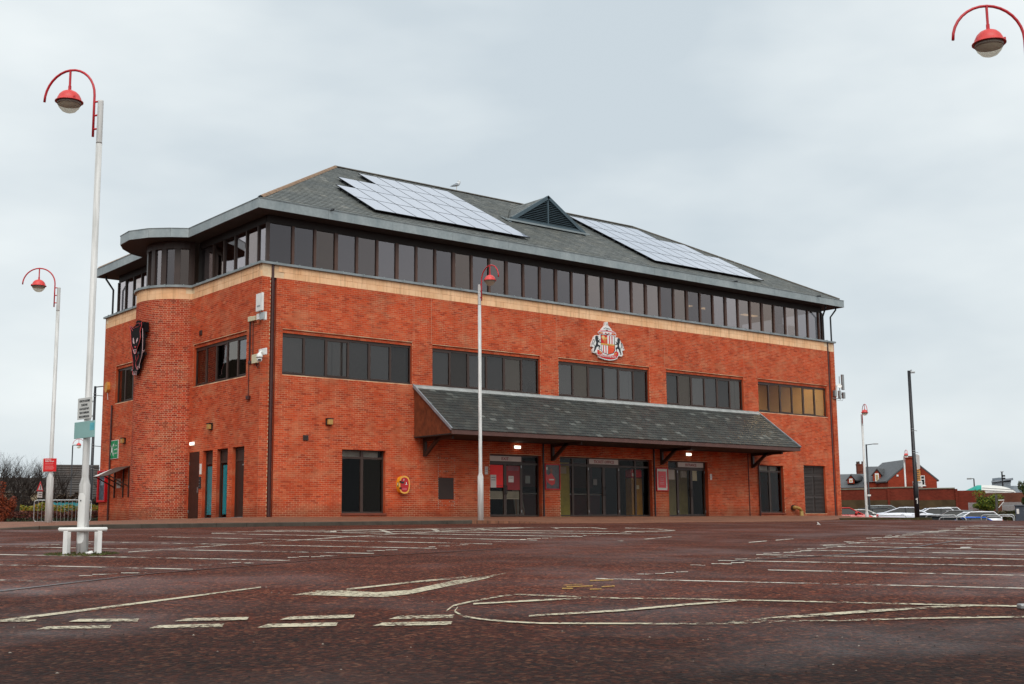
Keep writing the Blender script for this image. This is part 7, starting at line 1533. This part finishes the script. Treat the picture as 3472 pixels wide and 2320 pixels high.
# ---- far right: dome, shed, masts, fence, bushes, cabinet
f_ = FR(3352, 170, -1.0); o = thing('inflatable_hall', 'low white inflatable hall with teal and orange end panels', 'inflatable', f_.o, f_.rz); x0, x1 = A2(3240, 1660).x, A2(3452, 1660).x
def hump(t): return max(.02, (1 - abs(2 * t - 1.1) ** 3.2 / 1.34)) if t < .98 else .05
zt = A2(3330, 1643).z; zb_ = A2(3330, 1680).z
def hull(t0, t1, nm, mt, n_=14, zf=1.0):
    V = []; F = []; m_ = 12
    for i in range(n_ + 1):
        t = t0 + (t1 - t0) * i / n_; x = x0 + (x1 - x0) * t; h = (zt - zb_) * (min(1, (t / .35)) ** .8 if t < .35 else max(.0, 1 - ((t - .35) / .65) ** 3.0) ** .6) * zf
        for k in range(m_ + 1): a = math.pi * k / m_; V.append((x, 3.2 - 3.2 * math.cos(a) * max(.15, h / (zt - zb_)) * 1.0, zb_ + max(h, .05) * math.sin(a) ** .7 if 0 < k < m_ else zb_ - .5))
    for i in range(n_):
        for k in range(m_): F.append((i * (m_ + 1) + k, i * (m_ + 1) + k + 1, (i + 1) * (m_ + 1) + k + 1, (i + 1) * (m_ + 1) + k))
    fixn(MB().add(V, F).obj(nm, mt, o, True))
hull(.42, 1.0, 'white_cover', M('white_membrane', '#d8d6d0', .6, 0, .06, 1)); hull(.16, .42, 'teal_panel', M('teal_membrane', '#0f9a8a', .6)); hull(.07, .16, 'orange_panel', M('orange_membrane', '#e5842c', .6)); hull(.0, .07, 'blue_panel', M('blue_membrane', '#3a86c8', .6))
for py in (1655, 1663): a, b = f_.at(3330, py), f_.at(3440, py + 6); MB().tube((a.x, -.3, a.z), (b.x, .6, b.z), .05, None, 6).obj('seam', MT['grey'], o)
f_ = FR(3400, 290, -1); MT['metalclad'] = M('pale_cladding', '#9aa6ae', .6, .1, .1, .3)
o = thing('grey_shed', 'pale grey metal shed far off above the inflatable hall', 'building', f_.o, f_.rz); a, b = A2(3370, 1624), A2(3426, 1650); MB().box(a.x, 0, -2, b.x, 14, a.z).obj('upper_wall', MT['metalclad'], o); rp = [A2(3364, 1623), A2(3390, 1620), A2(3428, 1626)]; MB().prism([(rp[0].x, -1, rp[0].z), (rp[1].x, -1, rp[1].z), (rp[2].x, -1, rp[2].z), (rp[2].x, -1, rp[2].z - .4), (rp[0].x, -1, rp[0].z - .4)], (0, 16, 0)).obj('roof', M('shed_roof', '#6d7780', .6), o)
a, b = A2(3363, 1637), A2(3427, 1650); MB().box(a.x, -3, -2, b.x, 0, A2(3380, 1637).z).obj('lower_wall', M('shed_wall2', '#7d8890', .6), o); rp = [A2(3362, 1638), A2(3435, 1628)]; MB().prism([(rp[0].x, -3.5, rp[0].z), (rp[1].x, -3.5, rp[1].z), (rp[1].x, -3.5, rp[1].z + .4), (rp[0].x, -3.5, rp[0].z + .4)], (0, 4, 0)).obj('canopy_roof', M('shed_roof2', '#87919a', .6), o); a = A2(3440, 1648); MB().box(a.x - 1, -1, -2, a.x + 3, 6, a.z).obj('annex', MT['metalclad'], o)
f_ = FR(3312, 190, -1); o = thing('lamp_column', 'distant lamp post standing behind the inflatable hall', 'lamp post', f_.o, f_.rz); H = A2(3310, 1623).z; MB().tube((0, 0, 0), (0, 0, H), .12, .09, 8).obj('column', MT['black'], o); MB().bev(-.35, -.1, H - .1, -1.2 + .2, .1, H + .08, .02).obj('luminaire', MT['grey'], o); MB().tube((0, 0, H), (-.5, 0, H), .05).obj('bracket', MT['black'], o)
f_ = FR(3409, 190, -1); o = thing('mast', 'distant black mast with small fittings in front of the grey shed', 'mast', f_.o, f_.rz); H = A2(3408, 1601).z; MB().tube((0, 0, 0), (0, 0, H), .15, .11, 8).obj('column', MT['black'], o); [MB().bev(.1, -.1, H - dz, .45, .1, H - dz + .25, .03).obj('fitting', MT['black'], o) for dz in (.7, 1.1)]; MB().bev(-.2, -.1, H, .25, .1, H + .12, .02).obj('luminaire', MT['grey'], o)
def palisade(label, f_, pxa, pxb, n_, py):
    o = thing('palisade_fence', label, 'fence', f_.o, f_.rz, 'grey palisade fences'); a, b = f_.at(pxa, py), f_.at(pxb, py)
    sl_ = MB().prism([(-.028, 0, -.4), (.028, 0, -.4), (.028, 0, a.z - .08), (0, 0, a.z), (-.028, 0, a.z - .08)], (0, .012, 0)).mesh('pale', MT['galv'])
    for k in range(n_): link('pale', sl_, o, (a.x + (b.x - a.x) * k / (n_ - 1), 0, 0))
    for z in (.0, a.z - .35): MB().box(a.x, .015, z, b.x, .05, z + .05).obj('rail', MT['galv'], o)
palisade('short grey palisade fence between the brick wall and the ivy', FR(3308, 106, -1.0), 3284, 3330, 14, 1703); palisade('grey palisade fence running off the right edge', FR(3430, 104, -1.0), 3398, 3482, 24, 1702)
f_ = FR(3379, 102, -1.0); o = thing('gate_post', 'square grey gate post with white braces beside the ivy', 'gate post', f_.o, f_.rz); a, b = A2(3373, 1678), A2(3385, 1733); MB().bev(a.x, 0, -.3, b.x, .28, a.z, .02).obj('post', M('post_grey', '#4d4a46', .8), o); q0, q1, q2, q3 = A2(3385, 1697), A2(3405, 1696), A2(3404, 1701), A2(3386, 1722); MB().tube(q0 + Vector((0, .1, 0)), q1 + Vector((0, .1, 0)), .035).obj('brace', MT['white'], o); MB().tube(q2 + Vector((0, .1, 0)), q3 + Vector((0, .1, 0)), .035).obj('brace', MT['white'], o)
f_ = FR(3352, 104, -1.0); bush('ivy_bush', 'yellow-green ivy bush spilling over the wall at the right', 'bush', f_, 0, A2(3352, 1709).z, 1.15, .72, .6, ['#7d8a24', '#5f7a20', '#94962e', '#3f5a1a', '#2a3d12'], 9000, .055, 31)
f_ = FR(3466, 98, -1.0); bush('garden_tree', 'dark green leafy tree cut off by the right edge', 'tree', f_, .62, A2(3466, 1668).z, .5, 1.1, .6, ['#2a4a1c', '#35551f', '#1e3614', '#6b6a2a', '#4a3d1e'], 9000, .055, 32)
f_ = FR(3460, 74); o = thing('site_cabinet', 'dark blue-grey cabinet with a white panel at the right edge', 'cabinet', f_.o, f_.rz); a, b = A2(3441, 1716), A2(3500, 1716); MB().bev(a.x, 0, -.6, b.x, 1.0, a.z, .02).obj('cabinet', M('blue_grey', '#3d4652', .6), o); q0, q1 = A2(3446, 1726), A2(3456, 1743); MB().bev(q0.x, -.03, q1.z, q1.x, .0, q0.z, .01).obj('white_panel', MT['white'], o); MB().box(A2(3468, 1660).x, -.02, A2(3470, 1733).z, A2(3476, 1660).x, 0, A2(3470, 1729).z).obj('label_strip', MT['white'], o); MB().bev(a.x - .05, -.06, a.z, b.x, 1.0, a.z + .06, .01).obj('lid', M('cab_lid', '#565f6a', .6), o)
# bank of rough grass behind the hoops
f_ = FR(3400, 88); hedge('rough_bank', 'rough brown and green grass bank at the far right', f_, (-110) * 88 / FPX, (110) * 88 / FPX, -1.4, f_.at(3400, 1738).z, 1.6, ['#4a3a20', '#3a3a1a', '#5d4a28', '#3f4a1e'], 3800, .09, 14, .12)

# ---- unseen dark skyline added to darken window reflections and the space under the canopy
rw = random.Random(77); wb = MB(); prev = None
for i in range(120):
    t = R(150) + R(150) * i / 119; rr_ = 78 + 10 * math.sin(i * .37); cx_, cy_ = 0 + rr_ * 1.25 * math.sin(t), -20 + rr_ * math.cos(t)
    hgt = 5.5 + 2.6 * mnoise.noise((i * .22, 3, 0)) + rw.uniform(-.4, .5); g0 = ground(cx_, cy_) - .5
    cur = [(cx_, cy_, g0), (cx_ + rw.uniform(-.5, .5), cy_ + 1, g0 + hgt * .6), (cx_ * 1.02, cy_ * 1.02, g0 + hgt), (cx_ * 1.09, cy_ * 1.09, g0 + hgt * .8), (cx_ * 1.12, cy_ * 1.12, g0)]
    if prev: wb.add(prev + cur, [(k, k + 1, k + 6, k + 5) for k in range(4)])
    prev = cur
prev = None  # taller unseen ring added so the side windows reflect brown
for i in range(60):
    t = R(-75) + R(66) * i / 59; rr_ = 72 + 5 * math.sin(i * .5); cx_, cy_ = rr_ * math.sin(t), -14 + rr_ * math.cos(t)
    hgt = 13.0 + 3.0 * mnoise.noise((i * .3, 9, 0)) + rw.uniform(-.6, .8); g0 = ground(cx_, cy_) - .5
    cur = [(cx_, cy_, g0), (cx_ - 1 + rw.uniform(-.5, .5), cy_ + 1, g0 + hgt * .6), (cx_ * 1.03, cy_ * 1.03, g0 + hgt), (cx_ * 1.1, cy_ * 1.1, g0 + hgt * .8), (cx_ * 1.14, cy_ * 1.14, g0)]
    if prev: wb.add(prev + cur, [(k, k + 1, k + 6, k + 5) for k in range(4)])
    prev = cur
tag(wb.obj('unseen_skyline', M('unseen_skyline_brown', '#3a3226', .95, 0, .4, .4)), 'unseen dark skyline ring added behind the camera to darken reflections', 'unseen_skyline', kind='stuff')
